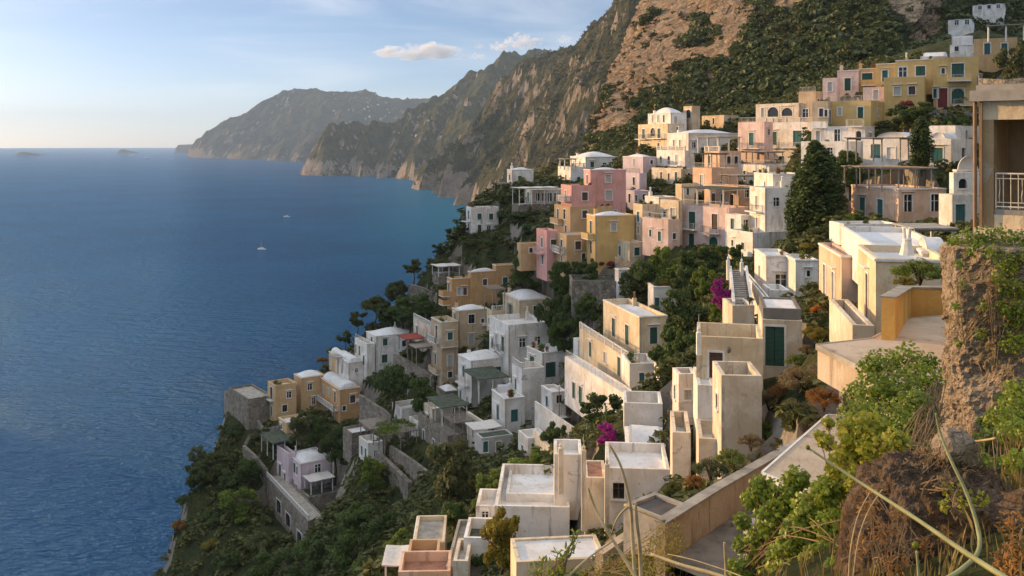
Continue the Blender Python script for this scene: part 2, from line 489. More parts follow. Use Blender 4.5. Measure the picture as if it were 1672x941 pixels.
def make_window(b, root, o, face, u, z, h, typ, trim=True, wr=None, hood=False):
    ratio, fill, arch = WT[typ]
    w = h * (wr or ratio); tall = h > 1.75
    zb, zt, ua, ub = z - h / 2, z + h / 2, u - w / 2, u + w / 2
    nm = 'door' if tall else 'window'
    m = MB(o); d = b.ey if face == 'L' else b.ex; n = -b.ex if face == 'L' else -b.ey
    def slab(mb, u0, u1, z0, z1, o0, o1):
        mb.box(b.pt(face, u0, z0, o0), d, n, UP, u1 - u0, o1 - o0, z1 - z0)
    f = .15 if trim else .05
    slab(m, ua - f, ua, zb, zt + f, -.10, .045); slab(m, ub, ub + f, zb, zt + f, -.10, .045)
    slab(m, ua, ub, zt, zt + f, -.10, .045)
    if not tall: slab(m, ua - .16, ub + .16, zb - .12, zb - .002, -.10, .12)
    if hood: slab(m, ua - .3, ub + .3, zt + f + .22, zt + f + .29, .003, .30)
    w_ = m.build(nm, M_TRIM, root)
    inset = -.11
    g = max(.012, w * .012)
    if fill[0] in 'p' or '+' in fill:
        pm = MB(o); slab(pm, ua, ub, zb, zt, -.20, -.18); pm.build('pane', M_GLASS, w_)
        if not arch:
            fm = MB(o); uc = (ua + ub) / 2; bw = .035 + w * .02
            slab(fm, uc - bw, uc + bw, zb, zt, -.178, -.14); slab(fm, ua, ub, zb + h * .6, zb + h * .6 + bw, -.178, -.142)
            fm.build('glazing_bar', M_TRIM if rnd.random() < .6 else M_BROWN, w_)
        if '+' in fill:
            for sgn in (-1, 1):
                sm = MB(o); u0 = ua - f - w * .46 if sgn < 0 else ub + f
                slab(sm, u0 + .01, u0 + w * .45, zb + .01, zt, .012, .05); sm.build('shutter', M_TEAL if fill[0] == 'T' else M_GREEN, w_)
    else:
        hw = (ub - ua) / 2
        op = rnd.random()
        for k in (0, 1):
            sm = MB(o); slab(sm, ua + k * hw + (g if k else 0), ua + (k + 1) * hw - (0 if k else g), zb + .01, zt - .01, inset - .03, inset + .02 + .02 * k * op)
            sm.build('shutter', FILL[fill[0]], w_)
    return (ua, ub, zb, zt, arch)

def face_cells(m, b, face, zlo, zhi, ulen, holes):
    us = sorted({0., ulen} | {x for h in holes for x in h[:2] if 0 < x < ulen}); zs = sorted({zlo, zhi} | {x for h in holes for x in h[2:4] if zlo < x < zhi})
    for i in range(len(us) - 1):
        for j in range(len(zs) - 1):
            uc, zc = (us[i] + us[i + 1]) / 2, (zs[j] + zs[j + 1]) / 2
            if any(h[0] < uc < h[1] and h[2] < zc < h[3] for h in holes): continue
            q = [b.pt(face, us[i], zs[j]), b.pt(face, us[i + 1], zs[j]), b.pt(face, us[i + 1], zs[j + 1]), b.pt(face, us[i], zs[j + 1])]
            m.add(q if face == 'R' else q[::-1], [(0, 1, 2, 3)])
    for (ua, ub, za, zb, arch) in holes:
        ua, ub, za, zb = max(ua, 0), min(ub, ulen), max(za, zlo), min(zb, zhi)
        if ub <= ua or zb <= za: continue
        for (p0, p1) in (((ua, za), (ub, za)), ((ub, za), (ub, zb)), ((ub, zb), (ua, zb)), ((ua, zb), (ua, za))):
            q = [b.pt(face, *p0), b.pt(face, *p1), b.pt(face, *p1, -.22), b.pt(face, *p0, -.22)]
            m.add(q, [(0, 1, 2, 3)])
        if arch:
            r = (ub - ua) / 2; uc = (ua + ub) / 2; ra = min(r, zb - za)
            for sg in (-1, 1):
                pts = [b.pt(face, uc + sg * r, zb)] + [b.pt(face, uc + sg * r * math.cos(a), zb - ra + ra * math.sin(a)) for a in [i * math.pi / 16 for i in range(9)]]
                k = len(pts)
                m.add(pts, [(0, i, i + 1) for i in range(1, k - 1)])

def dome_mesh(b, o, z, hd, inset, kind, n=14, thick=.0):
    """low whitewashed vault over the box"""
    V = []; T = []
    for j in range(n + 1):
        for i in range(n + 1):
            a, c = i / n, j / n
            p, q = 2 * a - 1, 2 * c - 1
            if kind == 'd': hh = .45 * min(1 - p * p, 1 - q * q) + .55 * (1 - p * p) * (1 - q * q)
            elif kind == 'v': hh = max(0., 1 - p * p) ** .6
            else: hh = max(0., 1 - q * q) ** .6
            x = inset + a * (b.W - 2 * inset); y = inset + c * (b.L - 2 * inset)
            e = b.C + b.ex * x + b.ey * y
            wob = .05 * math.sin(x * 1.7 + y) * math.sin(y * 1.3)
            V.append((e.x - o.x, e.y - o.y, z + hd * hh + wob * hh - o.z))
    Fq = [(j * (n + 1) + i, j * (n + 1) + i + 1, (j + 1) * (n + 1) + i + 1, (j + 1) * (n + 1) + i) for j in range(n) for i in range(n)]
    # vertical skirts close the vault down to the slab
    def skirt(idx):
        for k in range(len(idx) - 1):
            a, c = idx[k], idx[k + 1]
            if V[a][2] + o.z < z + .02 and V[c][2] + o.z < z + .02: continue
            b0 = len(V); V.append((V[a][0], V[a][1], z - .05 - o.z)); V.append((V[c][0], V[c][1], z - .05 - o.z))
            Fq.append((b0, b0 + 1, c, a))
    if kind in 'vu':
        skirt([i for i in range(n + 1)]); skirt([n * (n + 1) + i for i in range(n + 1)])
        skirt([i * (n + 1) for i in range(n + 1)]); skirt([i * (n + 1) + n for i in range(n + 1)])
    return V, Fq

def railing(mb, p, q, h, kind, step=None):
    """bars or balusters between p and q (feet)"""
    p = Vector(p); q = Vector(q); d = q - p; n = max(1, int(d.length / (step or {'b': .16, 'w': .16, 'p': .30, 'm': .14}[kind])))
    e = d.normalized(); s = e.cross(UP)
    if kind in 'bwm':
        mb.bar(p + UP * h, q + UP * h, .028, 4); mb.bar(p + UP * .1, q + UP * .1, .02, 4)
        for i in range(n + 1):
            a = p + d * (i / n); mb.bar(a + UP * .02, a + UP * h, .012 if i % 8 else .03, 4)
    else:
        hd = Vector((e.x, e.y, 0)).normalized(); sd = hd.cross(UP)
        a = p + UP * (h - .1) - sd * .09
        mb.add([a, q + UP * (h - .1) - sd * .09, q + UP * (h - .1) + sd * .09, p + UP * (h - .1) + sd * .09,
                a + UP * .1, q + UP * h - sd * .09, q + UP * h + sd * .09, p + UP * h + sd * .09],
               [(0, 3, 2, 1), (4, 5, 6, 7), (0, 1, 5, 4), (1, 2, 6, 5), (2, 3, 7, 6), (3, 0, 4, 7)])
        for i in range(n + 1):
            a = p + d * (i / n)
            if i % 10 == 0 or i == n: mb.box(a - hd * .14 - sd * .14, hd, sd, UP, .28, .28, h + .06)
            else: mb.lathe(a, [(.07, 0), (.05, .1), (.09, .3 * h), (.04, .62 * h), (.07, h - .1)], 6)

def build_box(root, o, spec, first):
    xl, xc, xr, yt, yb, Y, col, roof = spec[:8]
    opt = spec[8] if len(spec) > 8 else {}; wins = spec[9] if len(spec) > 9 else []
    b = Box(xl, xc, xr, yt, yb, Y, opt.get('t'), opt.get('ytl'))
    if 'L' in opt: b.L = opt['L']
    if 'W' in opt: b.W = opt['W']
    wm = wallmat(col)
    par = opt.get('par', {'f': .42, 'F': .85, 'h': 1.6}.get(roof, .12)); th = opt.get('th', .25)
    z0 = b.z0 - opt.get('deep', 2.5); z1 = b.z1; zr = z1 - par
    holes = {'L': [], 'R': []}
    for wn in wins:
        face, u, z, y = b.hit(wn[0], wn[1], opt.get('face'))
        hm = wn[2] / F * y * 1.12
        ulen = b.L if face == 'L' else b.W
        holes[face].append(make_window(b, root, o, face, min(max(u, .35), max(ulen - .35, .4)), z, hm, wn[3], True, wn[4] if len(wn) > 4 else None, col not in 'Kc' and rnd.random() < .4 and zr - z > hm * .5 + .6))
        h0 = holes[face][-1]
        if hm > 1.9 and h0[2] - b.z0 > 2.3 and not any(q[0] == face for q in opt.get('bal', [])) and rnd.random() < .75 and ulen > 2.2:      # a small balcony
            d, n = (b.ey, -b.ex) if face == 'L' else (b.ex, -b.ey); u0, u1 = max(h0[0] - .45, .05), min(h0[1] + .45, ulen - .05)
            m = MB(o); m.box(b.pt(face, u0, h0[2] - .17, .003), d, n, UP, u1 - u0, .75, .15); bb = m.build('balcony', M_TRIM, root)
            m = MB(o); q = [b.pt(face, u0 + .04, h0[2] - .02, .02), b.pt(face, u0 + .04, h0[2] - .02, .7), b.pt(face, u1 - .04, h0[2] - .02, .7), b.pt(face, u1 - .04, h0[2] - .02, .02)]
            for i in range(3): railing(m, q[i], q[i + 1], .95, 'b')
            m.build('railing', M_IRON if rnd.random() < .6 else M_IRONW, bb)
    rw = random.Random(int(xl * 17 + yt * 3 + 5))
    if opt.get('auto', col not in 'KcD' and roof != 'h' and 60 < Y < 260 and not opt.get('noground') and b.z1 - b.z0 > 2.6):
        for face, ulen in (('R', b.W), ('L', b.L)):
            if holes[face] or ulen < 2.4 or ('L' in opt and face == 'L'): continue
            nn = 1 if ulen < 4.5 else 2
            for q in range(nn):
                if rw.random() < .2: continue
                tall = rw.random() < .3; hm = 2.1 if tall else rw.choice((1., 1.2, 1.35)); zc = b.z1 - par - .55 - hm / 2
                holes[face].append(make_window(b, root, o, face, ulen * (q + .5 + rw.uniform(-.12, .12)) / nn, zc, hm, rw.choice('DTWO') if tall else rw.choice('owSbo'), True, None, rw.random() < .4))
    m = MB(o)
    face_cells(m, b, 'L', z0, z1, b.L, holes['L']); face_cells(m, b, 'R', z0, z1, b.W, holes['R'])
    c = [b.C, b.C + b.ex * b.W, b.C + b.ex * b.W + b.ey * b.L, b.C + b.ey * b.L]
    at = lambda q, z: Vector((q.x, q.y, z))
    for i in (1, 2): m.add([at(c[i], z0), at(c[i + 1], z0), at(c[i + 1], z1), at(c[i], z1)], [(0, 1, 2, 3)])
    t2 = min(th, b.W * .3, b.L * .3)
    ci = [c[0] + (b.ex + b.ey) * t2, c[1] + (b.ey - b.ex) * t2, c[2] - (b.ex + b.ey) * t2, c[3] + (b.ex - b.ey) * t2]
    for i in range(4):
        k = (i + 1) % 4
        m.add([at(c[i], z1), at(c[k], z1), at(ci[k], z1), at(ci[i], z1)], [(0, 1, 2, 3)])
        m.add([at(ci[i], z1), at(ci[k], z1), at(ci[k], zr - .02), at(ci[i], zr - .02)], [(0, 1, 2, 3)])
    wall = m.build('wall', wm, root)
    if roof in 'Ff' and col not in 'Kc': ROOFS.append((b, zr, par))
    rm = {'c': M_CONC, 'g': M_GREENROOF, 't': M_TILE, 'd': M_TAR}.get(opt.get('rm'), M_ROOFW if roof in 'FhT' else M_ROOF)
    m = MB(o); m.add([at(q, zr) for q in ci], [(0, 1, 2, 3)])
    if roof not in 'n' or True: rf = m.build('roof', rm, wall)
    if roof in 'dvu':
        hd = (.62 if roof == 'd' else .8) * opt.get('hd', .15 * min(b.W, b.L) if roof == 'd' else .2 * min(b.W, b.L))
        V, Fq = dome_mesh(b, o, zr + .02, hd, opt.get('in', .32), roof)
        mm = MB(); mm.v = V; mm.f = Fq
        link('vault', mm.mesh('vault', True), M_ROOF, root)
    if opt.get('cor', roof in 'dfvu' and col not in 'Kc'):
        m = MB(o); zc = z1 - .16; pr = .09
        n1, n2 = -b.ex, -b.ey
        m.box(b.pt('L', 0, zc, 0.0) + n2 * pr, b.ey, n1, UP, b.L + pr, pr, .13)
        m.box(b.pt('R', 0, zc, 0.0), b.ex, n2, UP, b.W, pr, .13)
        m.build('cornice', M_TRIM, root)
    for bl in opt.get('bal', []):
        face, pa, pb, py, dep, kind = bl
        _, ua, z, y = b.hit(pa, py, face); _, ub, z, y = b.hit((pa + pb) / 2, py, face); _, ub, _, _ = b.hit(pb, py, face)
        ua, ub = sorted((ua, ub)); d, n = (b.ey, -b.ex) if face == 'L' else (b.ex, -b.ey)
        m = MB(o); m.box(b.pt(face, ua, z - .16, .003), d, n, UP, ub - ua, dep, .16)
        bal = m.build('balcony', M_TRIM if col != 'P' else wm, root)
        m = MB(o)
        q = [b.pt(face, ua + .04, z, .02), b.pt(face, ua + .04, z, dep - .05), b.pt(face, ub - .04, z, dep - .05), b.pt(face, ub - .04, z, .02)]
        if kind == 's':
            m.box(b.pt(face, ua, z, dep - .14), d, n, UP, ub - ua, .14, .9); m.box(b.pt(face, ua, z, .01), d, n, UP, .14, dep - .16, .9); m.box(b.pt(face, ub - .14, z, .01), d, n, UP, .14, dep - .16, .9)
        else:
            for i in range(3): railing(m, q[i], q[i + 1], .98, kind)
        m.build('railing', wm if kind == 's' else (M_IRON if kind == 'b' else M_IRONW), bal)
    if opt.get('rail'):
        m = MB(o); kind = opt['rail'][0]; sides = opt['rail'][1:]
        if 'L' in sides: railing(m, b.pt('L', .15, z1, -.12), b.pt('L', b.L - .15, z1, -.12), .85, kind)
        if 'R' in sides: railing(m, b.pt('R', .2, z1, -.12), b.pt('R', b.W - .15, z1, -.12), .85, kind)
        m.build('balustrade', M_IRONW if kind != 'b' else M_IRON, root)
    # small things every one of these roofs and walls carries
    rg = random.Random(int(xl * 31 + yt * 7))
    if opt.get('deco', first and col not in 'Kc' and b.W > 2.5 and b.L > 2.5):
        inner = lambda fx, fy: c[0] + b.ex * b.W * fx + b.ey * b.L * fy
        if rg.random() < .75:
            q = inner(rg.uniform(.1, .25) if rg.random() < .5 else rg.uniform(.75, .9), rg.uniform(.72, .93)); m = MB(o)
            m.box(at(q, zr - .02) - b.ex * .25 - b.ey * .25, b.ex, b.ey, UP, .5, .5, .02 + par + rg.uniform(.6, 1.0)); zt = zr + par + 1.0
            ch = m.build('chimney', wm, root)
            m = MB(o); m.lathe(at(q, zr + par + .55), [(.13, 0), (.13, .75), (.2, .78), (.2, .86), (.03, 1.0)], 8); m.build('chimney_pot', M_TERRA if rg.random() < .5 else M_TRIM, ch)
        if rg.random() < .5:
            q = at(inner(rg.uniform(.6, .9), rg.uniform(.6, .9)), zr); m = MB(o); m.bar(q, q + UP * 2.3, .022, 4)
            for zz in (1.7, 1.9, 2.1, 2.25): m.bar(q + UP * zz - b.ex * .4, q + UP * zz + b.ex * .4, .012, 4)
            m.build('antenna', M_IRON, root)
        m = MB(o); u = .18
        m.bar(b.pt('R', u, z0, .06), b.pt('R', u, z1 - .2, .06), .045, 5); m.build('drainpipe', simple('zinc_pipe', (.42, .38, .33), .6), root)
        if rg.random() < .35 and b.W > 4:
            m = MB(o); q = b.pt('R', b.W * .8, b.z0 + (z1 - b.z0) * .55, .02); m.box(q, b.ex, -b.ey, UP, .8, .3, .55); m.build('air_conditioner', M_TRIM, root)
    if not opt.get('noground'):
        for q in (c[0], c[1], c[3]): CTRL.append((q.x, q.y, b.z0 - .2, 1.))
        PADS.append((b.C, b.ex, b.ey, b.W, b.L, b.z0 - .2))
    return b

def house(name, label, cat, boxes, group=None):
    b0 = Box(*boxes[0][:6], (boxes[0][8] if len(boxes[0]) > 8 else {}).get('t'), (boxes[0][8] if len(boxes[0]) > 8 else {}).get('ytl'))
    root = empty(name, b0.C, label, cat, group)
    return root, [build_box(root, b0.C, s, i == 0) for i, s in enumerate(boxes)]

def pergola(name, label, spec, kind='reed', group=None, cat='pergola', slope=0., ov=.35, thick=.12):
    """spec = xl, xc, xr, ytop, yfoot, Y, opts; open posts carrying a roof"""
    xl, xc, xr, yt, yb, Y = spec[:6]; opt = spec[6] if len(spec) > 6 else {}
    b = Box(xl, xc, xr, yt, yb, Y, opt.get('t'), opt.get('ytl')); o = b.C
    if 'L' in opt: b.L = opt['L']
    if 'W' in opt: b.W = opt['W']
    root = empty(name, o, label, cat, group)
    nx = max(1, round(b.W / 2.6)); ny = max(1, round(b.L / 3.)); hh = b.z1 - b.z0
    pm = M_TRIM if kind in ('awning', 'slab', 'mossy') else M_WOOD
    for i in range(nx + 1):
        for j in range(ny + 1):
            if 0 < i < nx and 0 < j < ny: continue
            m = MB(o); q = b.C + b.ex * (b.W * i / nx) + b.ey * (b.L * j / ny)
            m.bar(q - UP * .6, q + UP * (hh + .003), .09 if kind != 'slab' else .14, 6); m.build('post', pm, root)
    for j in range(ny + 1):
        m = MB(o); q = b.C + b.ey * (b.L * j / ny) - b.ex * .2 - b.ey * .06; m.box(Vector((q.x, q.y, b.z1)), b.ex, b.ey, UP, b.W + .4, .12, .16); m.build('beam', M_WOOD if pm is M_WOOD else M_TRIM, root)
    q0 = b.C - b.ex * ov - b.ey * ov + UP * (hh + .17)
    m = MB(o); W_, L_ = b.W + 2 * ov, b.L + 2 * ov
    n = max(6, int(W_ / .28))
    if kind in ('slats', 'vine'):
        for i in range(n):
            m.box(q0 + b.ex * (W_ * i / n), b.ex, b.ey, UP, .07, L_, .09)
        m.build('slat', M_WOOD, root)['kind'] = 'stuff'
    if kind in ('reed', 'awning', 'awnr', 'awng', 'slab', 'mossy', 'vine'):
        gx, gy = 16, 10
        mat = {'reed': M_REED, 'awning': M_AWN, 'awnr': M_AWNR, 'awng': M_AWNG, 'slab': M_CONC, 'mossy': M_GREENROOF}.get(kind)
        sag = {'awning': .16, 'awnr': .14, 'awng': .14, 'reed': .07}.get(kind, 0.)
        if kind != 'vine':
            V = []; Fq = []
            for lay in (1, 0):
                for j in range(gy + 1):
                    for i in range(gx + 1):
                        a, c = i / gx, j / gy
                        zz = -sag * (math.sin(a * nx * math.pi) ** 2) * (.5 + .5 * math.sin(c * math.pi)) + slope * (1 - c) + (.02 * rnd.uniform(-1, 1) if kind == 'reed' else 0)
                        p = q0 + b.ex * (W_ * a) + b.ey * (L_ * c) + UP * (.003 + zz + lay * thick) - o
                        V.append(p)
            k = (gx + 1) * (gy + 1)
            for j in range(gy):
                for i in range(gx):
                    a = j * (gx + 1) + i; Fq.append((a, a + 1, a + gx + 2, a + gx + 1)); Fq.append((k + a, k + a + gx + 1, k + a + gx + 2, k + a + 1))
            for i in range(gx): 
                Fq.append((k + i, k + i + 1, i + 1, i)); e = gy * (gx + 1); Fq.append((e + i, e + i + 1, k + e + i + 1, k + e + i))
            for j in range(gy):
                a = j * (gx + 1); Fq.append((a, a + gx + 1, k + a + gx + 1, k + a)); a += gx; Fq.append((k + a, k + a + gx + 1, a + gx + 1, a))
            mm = MB(); mm.v = [tuple(p) for p in V]; mm.f = Fq
            mm.build({'reed': 'reed_roof', 'slab': 'roof_slab', 'mossy': 'felt_roof'}.get(kind, 'awning'), mat, root)
        else:
            me = leaf_cloud('vine', [(q0 + b.ex * (W_ * rnd.random()) + b.ey * (L_ * rnd.random()) + UP * .18 - o, (.9, .9, .28)) for _ in range(int(W_ * L_ * .9))], 46, .16, 3)
            link('vine', me, M_L['bright'], root)
    if not opt.get('noground'):
        c = [b.C, b.C + b.ex * b.W, b.C + b.ey * b.L]
        for q in c: CTRL.append((q.x, q.y, b.z0 - .1, 1.))
    return root

def slabwall(name, label, pts, thick, height, mat, cat='wall', coping=None, group=None, deep=3., taper=None):
    """free standing wall along pts [(px,py_top,Y)...]: the top edge passes through those points"""
    q = [P(*p) for p in pts]; o = q[0].copy()
    m = MB(o); cm = MB(o)
    V = []
    for i, a in enumerate(q):
        d = (q[min(i + 1, len(q) - 1)] - q[max(i - 1, 0)]); d.z = 0; d.normalize(); s = Vector((-d.y, d.x, 0))
        V.append((a, s))
    for i in range(len(q) - 1):
        (a, s), (b, s2) = V[i], V[i + 1]
        t = thick
        p = [a, b, b + s2 * t, a + s * t]
        lo = [x - UP * (height + deep) for x in p]
        m.add(lo + p, [(0, 3, 2, 1), (4, 5, 6, 7), (0, 1, 5, 4), (1, 2, 6, 5), (2, 3, 7, 6), (3, 0, 4, 7)])
        if coping:
            e = .05
            p = [a - s * e, b - s2 * e, b + s2 * (t + e), a + s * (t + e)]
            lo = [x + UP * .003 for x in p]; hi = [x + UP * coping for x in p]
            cm.add(lo + hi, [(0, 3, 2, 1), (4, 5, 6, 7), (0, 1, 5, 4), (1, 2, 6, 5), (2, 3, 7, 6), (3, 0, 4, 7)])
    w = m.build(name, mat)
    w.location = o
    tag(w, label, cat, group)
    if coping: cm.build('coping', M_CONC, w)
    for a in q: CTRL.append((a.x, a.y, a.z - height, 1.))
    return w
# ------------------------------------------------------------------ the town (pixel corners of the photo, turned into metres)
# box: (left end, near corner, right end, wall top, wall foot, distance, colour, roof, options, windows)
hs = house
# --- far end of the spur, above the sea
hs('cliff_villa', 'white villa on the cliff edge with potted shrubs on its flat roof terrace', 'house', [
 (761, 770, 814, 339, 380, 200, 'W', 'F', {'bal': [('L', 762, 769, 361, 1.3, 'b')], 'deco': False}, [(783, 354, 9, 'S'), (802, 354, 9, 'S'), (783, 374, 12, 'D'), (798, 374, 8, 'o'), (765, 351, 12, 'T'), (765, 371, 10, 'T')]),
 ])
hs('cube_house', 'small white cube house with one window and a shallow dome above the restaurant', 'house', [
 (828, 836, 871, 277, 306, 215, 'W', 'd', {'hd': 1.2, 'par': .3}, [(849, 292, 8, 'S'), (832, 290, 8, 'S')])])
hs('terrace_restaurant', 'low cream restaurant with an open loggia and stone terrace beneath the small cube house', 'restaurant', [
 (836, 846, 912, 334, 352, 196, 'K', 'n', {'deco': False}),
 (858, 868, 925, 310, 331, 200, 'S', 'n', {'deco': False}, [(878, 322, 11, 'O'), (888, 322, 11, 'O'), (898, 322, 12, 'O'), (908, 322, 12, 'O')])])
pergola('pergola', 'long pale awning over the restaurant terrace below the cube house', (838, 848, 909, 309, 331, 194, {'L': 4.}), 'awning', cat='awning')
pergola('pergola', 'white slatted pergola left of the small cube house', (808, 818, 834, 301, 320, 207, {'L': 4.}), 'slats')
hs('white_villa', 'large two level white villa with a flattened dome behind the pink house', 'house', [
 (911, 932, 958, 273, 305, 215, 'W', 'F', {'deco': False, 'rail': 'pR'}, [(915, 291, 10, 'T'), (924, 291, 10, 'T'), (945, 294, 9, 'A')]),
 (931, 956, 1010, 256, 300, 222, 'W', 'd', {'hd': 2.0, 'deco': True}, [(937, 269, 10, 'W'), (947, 269, 10, 'W'), (967, 269, 8, 'S'), (987, 270, 7, 'o')])])
pergola('pergola', 'white roof slab on posts on the left terrace of the large white villa', (914, 922, 940, 261, 273, 217, {'L': 3., 'noground': 1}), 'slab')
# --- pink house and its neighbours
hs('pink_house', 'tall salmon pink house of three storeys with white framed windows', 'house', [
 (905, 931, 1000, 338, 385, 163, 'O', 'F', {'deco': False, 'bal': [('L', 906, 919, 364, 1., 's')]}, [(955, 350, 11, 'b'), (911, 349, 14, 'T'), (922, 350, 14, 'o'), (924, 374, 10, 'o')]),
 (916, 933, 972, 303, 341, 163.4, 'P', 'F', {'deco': False, 'bal': [('L', 918, 931, 328, 1., 'p')]}, [(955, 321, 12, 'b'), (924, 319, 14, 'W')]),
 (953, 964, 1022, 277, 380, 166, 'P', 'd', {'hd': 1.0, 'par': .35}, [(993, 292, 11, 'w'), (994, 319, 14, 'w'), (959, 293, 13, 'T'), (1003, 350, 11, 'b')])])
hs('pink_tower', 'narrow pink tower house with a white parapet beside the yellow house', 'house', [
 (876, 893, 912, 377, 436, 158, 'P', 'F', {'deco': False, 'bal': [('L', 878, 889, 413, .9, 'w')]}, [(885, 396, 14, 'T'), (886, 424, 14, 'T'), (904, 398, 12, 'b')])])
hs('ochre_house', 'ochre house with dark flat roof between the pink tower and the mustard domed house', 'house', [
 (908, 925, 962, 384, 430, 154, 'O', 'n', {'rm': 'c', 'deco': False, 'bal': [('L', 909, 922, 411, .9, 'p')]}, [(917, 398, 12, 'S'), (944, 401, 12, 'b'), (917, 423, 10, 'O'), (953, 420, 11, 'O')])])
hs('low_ochre_house', 'low ochre house with a white roof terrace left of the pink tower', 'house', [
 (844, 850, 880, 398, 420, 163, 'O', 'F', {'deco': False}, [(867, 409, 7, 'o')])])
hs('yellow_domed_house', 'mustard yellow cube house with a white dome and one square window', 'house', [
 (958, 972, 1036, 352, 428, 150, 'Y', 'd', {'hd': 1.2, 'par': .3, 'bal': [('L', 959, 970, 389, 1.1, 's')]}, [(1002, 371, 11, 'w'), (965, 371, 18, 'T'), (965, 404, 18, 'O')])])
# --- orange house and those at the edge left
hs('orange_house', 'long orange house in three steps with white roofs above the pines', 'house', [
 (730, 738, 772, 455, 505, 180, 'N', 'f', {'deco': False, 'bal': [('L', 730, 737, 482, 1.8, 's'), ('L', 730, 737, 496, 1.8, 's')]}, [(758, 476, 11, 'b'), (751, 476, 11, 'w'), (733, 470, 12, 'T')]),
 (764, 769, 811, 444, 505, 181, 'N', 'd', {'hd': 1.0}, [(792, 461, 9, 'b')]),
 (804, 810, 840, 433, 505, 183, 'N', 'f', {'deco': False}, [(825, 462, 16, 'D')])])
hs('ruined_shed', 'low roofless shed under a torn pale tarpaulin above the pine on the cliff', 'shed', [
 (706, 716, 752, 447, 462, 193, 'K', 'n', {'deco': False})])
pergola('pergola', 'sagging pale tarpaulin stretched over the roofless shed', (706, 716, 750, 437, 447, 192.6, {'noground': 1}), 'awning', cat='tarpaulin')
hs('worn_ochre_house', 'worn ochre house with peeling walls and a narrow balconied tower at its left', 'house', [
 (738, 749, 797, 507, 572, 168, 'T', 'd', {'hd': 1.1}, [(770, 521, 13, 'o'), (769, 556, 16, 'W'), (743, 519, 13, 'T'), (788, 524, 6, 'b')]),
 (704, 721, 748, 526, 630, 165, 'T', 'F', {'deco': False, 'bal': [('L', 705, 719, 556, 1., 'p'), ('R', 721, 746, 565, .7, 's'), ('L', 706, 719, 607, .8, 's')], 'cor': True}, [(735, 549, 11, 'S'), (713, 543, 20, 'O'), (735, 589, 17, 'W'), (711, 586, 15, 'T'), (713, 615, 13, 'A'), (735, 612, 9, 'o')]),
 (675, 703, 708, 533, 566, 171, 'S', 'F', {'deco': False, 'rail': 'pL'}, [])])
hs('domed_cream_house', 'cream house with a big white vault above the white terraced house', 'house', [
 (821, 848, 900, 490, 530, 160, 'C', 'd', {'hd': 1.9}, [(876, 507, 13, 'o'), (833, 507, 18, 'L'), (862, 521, 7, 'b')]),
 (795, 803, 824, 508, 536, 161, 'C', 'F', {'deco': False, 'rail': 'pR'}, [(811, 525, 12, 'a')])])
pergola('pergola', 'white framed pergola on the terrace left of the cream vaulted house', (797, 804, 824, 474, 508, 163, {'L': 4., 'noground': 1}), 'slats')
hs('white_terraced_house', 'tall white house with a bluish flat roof terrace below the cream vaulted house', 'house', [
 (799, 830, 896, 531, 605, 150, 'W', 'F', {'t': 22}, [(853, 560, 13, 'o'), (878, 556, 11, 'o'), (821, 562, 22, 'D'), (811, 558, 20, 'W'), (804, 560, 14, 'a')])])
hs('white_twin_storey_house', 'white house of two storeys with four dark windows at the edge above the sea', 'house', [
 (598, 614, 674, 549, 607, 185, 'W', 'd', {'hd': 1.5, 'bal': [('L', 600, 612, 573, .8, 'b'), ('L', 600, 612, 598, .8, 'b')]}, [(629, 559, 10, 'S'), (628, 586, 12, 'S'), (607, 558, 14, 'T'), (605, 584, 14, 'T'), (660, 561, 9, 'o')]),
 (579, 599, 612, 562, 605, 184, 'W', 'F', {'deco': False, 'rail': 'wL'}, [(581, 570, 13, 'O'), (587, 573, 14, 'O'), (594, 589, 13, 'T')])])
hs('little_ochre_house', 'little house with ochre front, white side wall and twin white vaults above the sea', 'house', [
 (547, 569, 593, 592, 622, 184, 'W', 'v', {'hd': 1., 't': 30}, [(582, 605, 6, 'o'), (558, 603, 14, 'O'), (549, 598, 12, 'O')]),
 (537, 553, 572, 583, 612, 189, 'O', 'v', {'hd': 1., 't': 30, 'deco': False}, [])])
pergola('pergola', 'white canopy on posts at the left of the little ochre house', (537, 549, 557, 586, 604, 186, {'L': 3., 'noground': 1}), 'slab')
# --- lower left: the ochre villa on the bastion and the house on the cliff
hs('ochre_villa', 'ochre and orange villa in an L with white vaulted roofs on the stone bastion', 'house', [
 (523, 555, 588, 636, 690, 180, 'N', 'v', {'hd': 1.3, 'bal': [('L', 524, 552, 661, .9, 'p')]}, [(528, 636, 13, 'W'), (536, 641, 13, 'W'), (547, 649, 15, 'O'), (576, 652, 11, 'b'), (521, 661, 10, 'O'), (531, 669, 13, 'O'), (537, 672, 13, 'T'), (545, 678, 12, 'T'), (562, 667, 7, 'o')]),
 (480, 492, 530, 617, 672, 187, 'O', 'd', {'hd': 1.4, 'deco': False}, [(506, 632, 9, 'o'), (484, 636, 12, 'O'), (512, 655, 10, 'O')]),
 (437, 450, 484, 630, 682, 183, 'O', 'F', {'deco': False}, [(443, 642, 18, 'a'), (443, 671, 14, 'T'), (465, 667, 10, 'o'), (472, 645, 9, 'o')])])
hs('bastion', 'round cornered stone bastion with a bare flat terrace at the left tip of the village', 'bastion', [
 (374, 406, 445, 652, 690, 183, 'K', 'f', {'deco': False, 'rm': 'c', 'deep': 8, 'cor': False}),
 (366, 382, 412, 648, 676, 190, 'K', 'f', {'deco': False, 'rm': 'c', 'deep': 12, 'cor': False})])
pergola('pergola', 'flat lichen spotted slab roof on posts below the ochre villa', (428, 446, 484, 725, 746, 172, {'L': 6}), 'mossy', cat='pavilion')
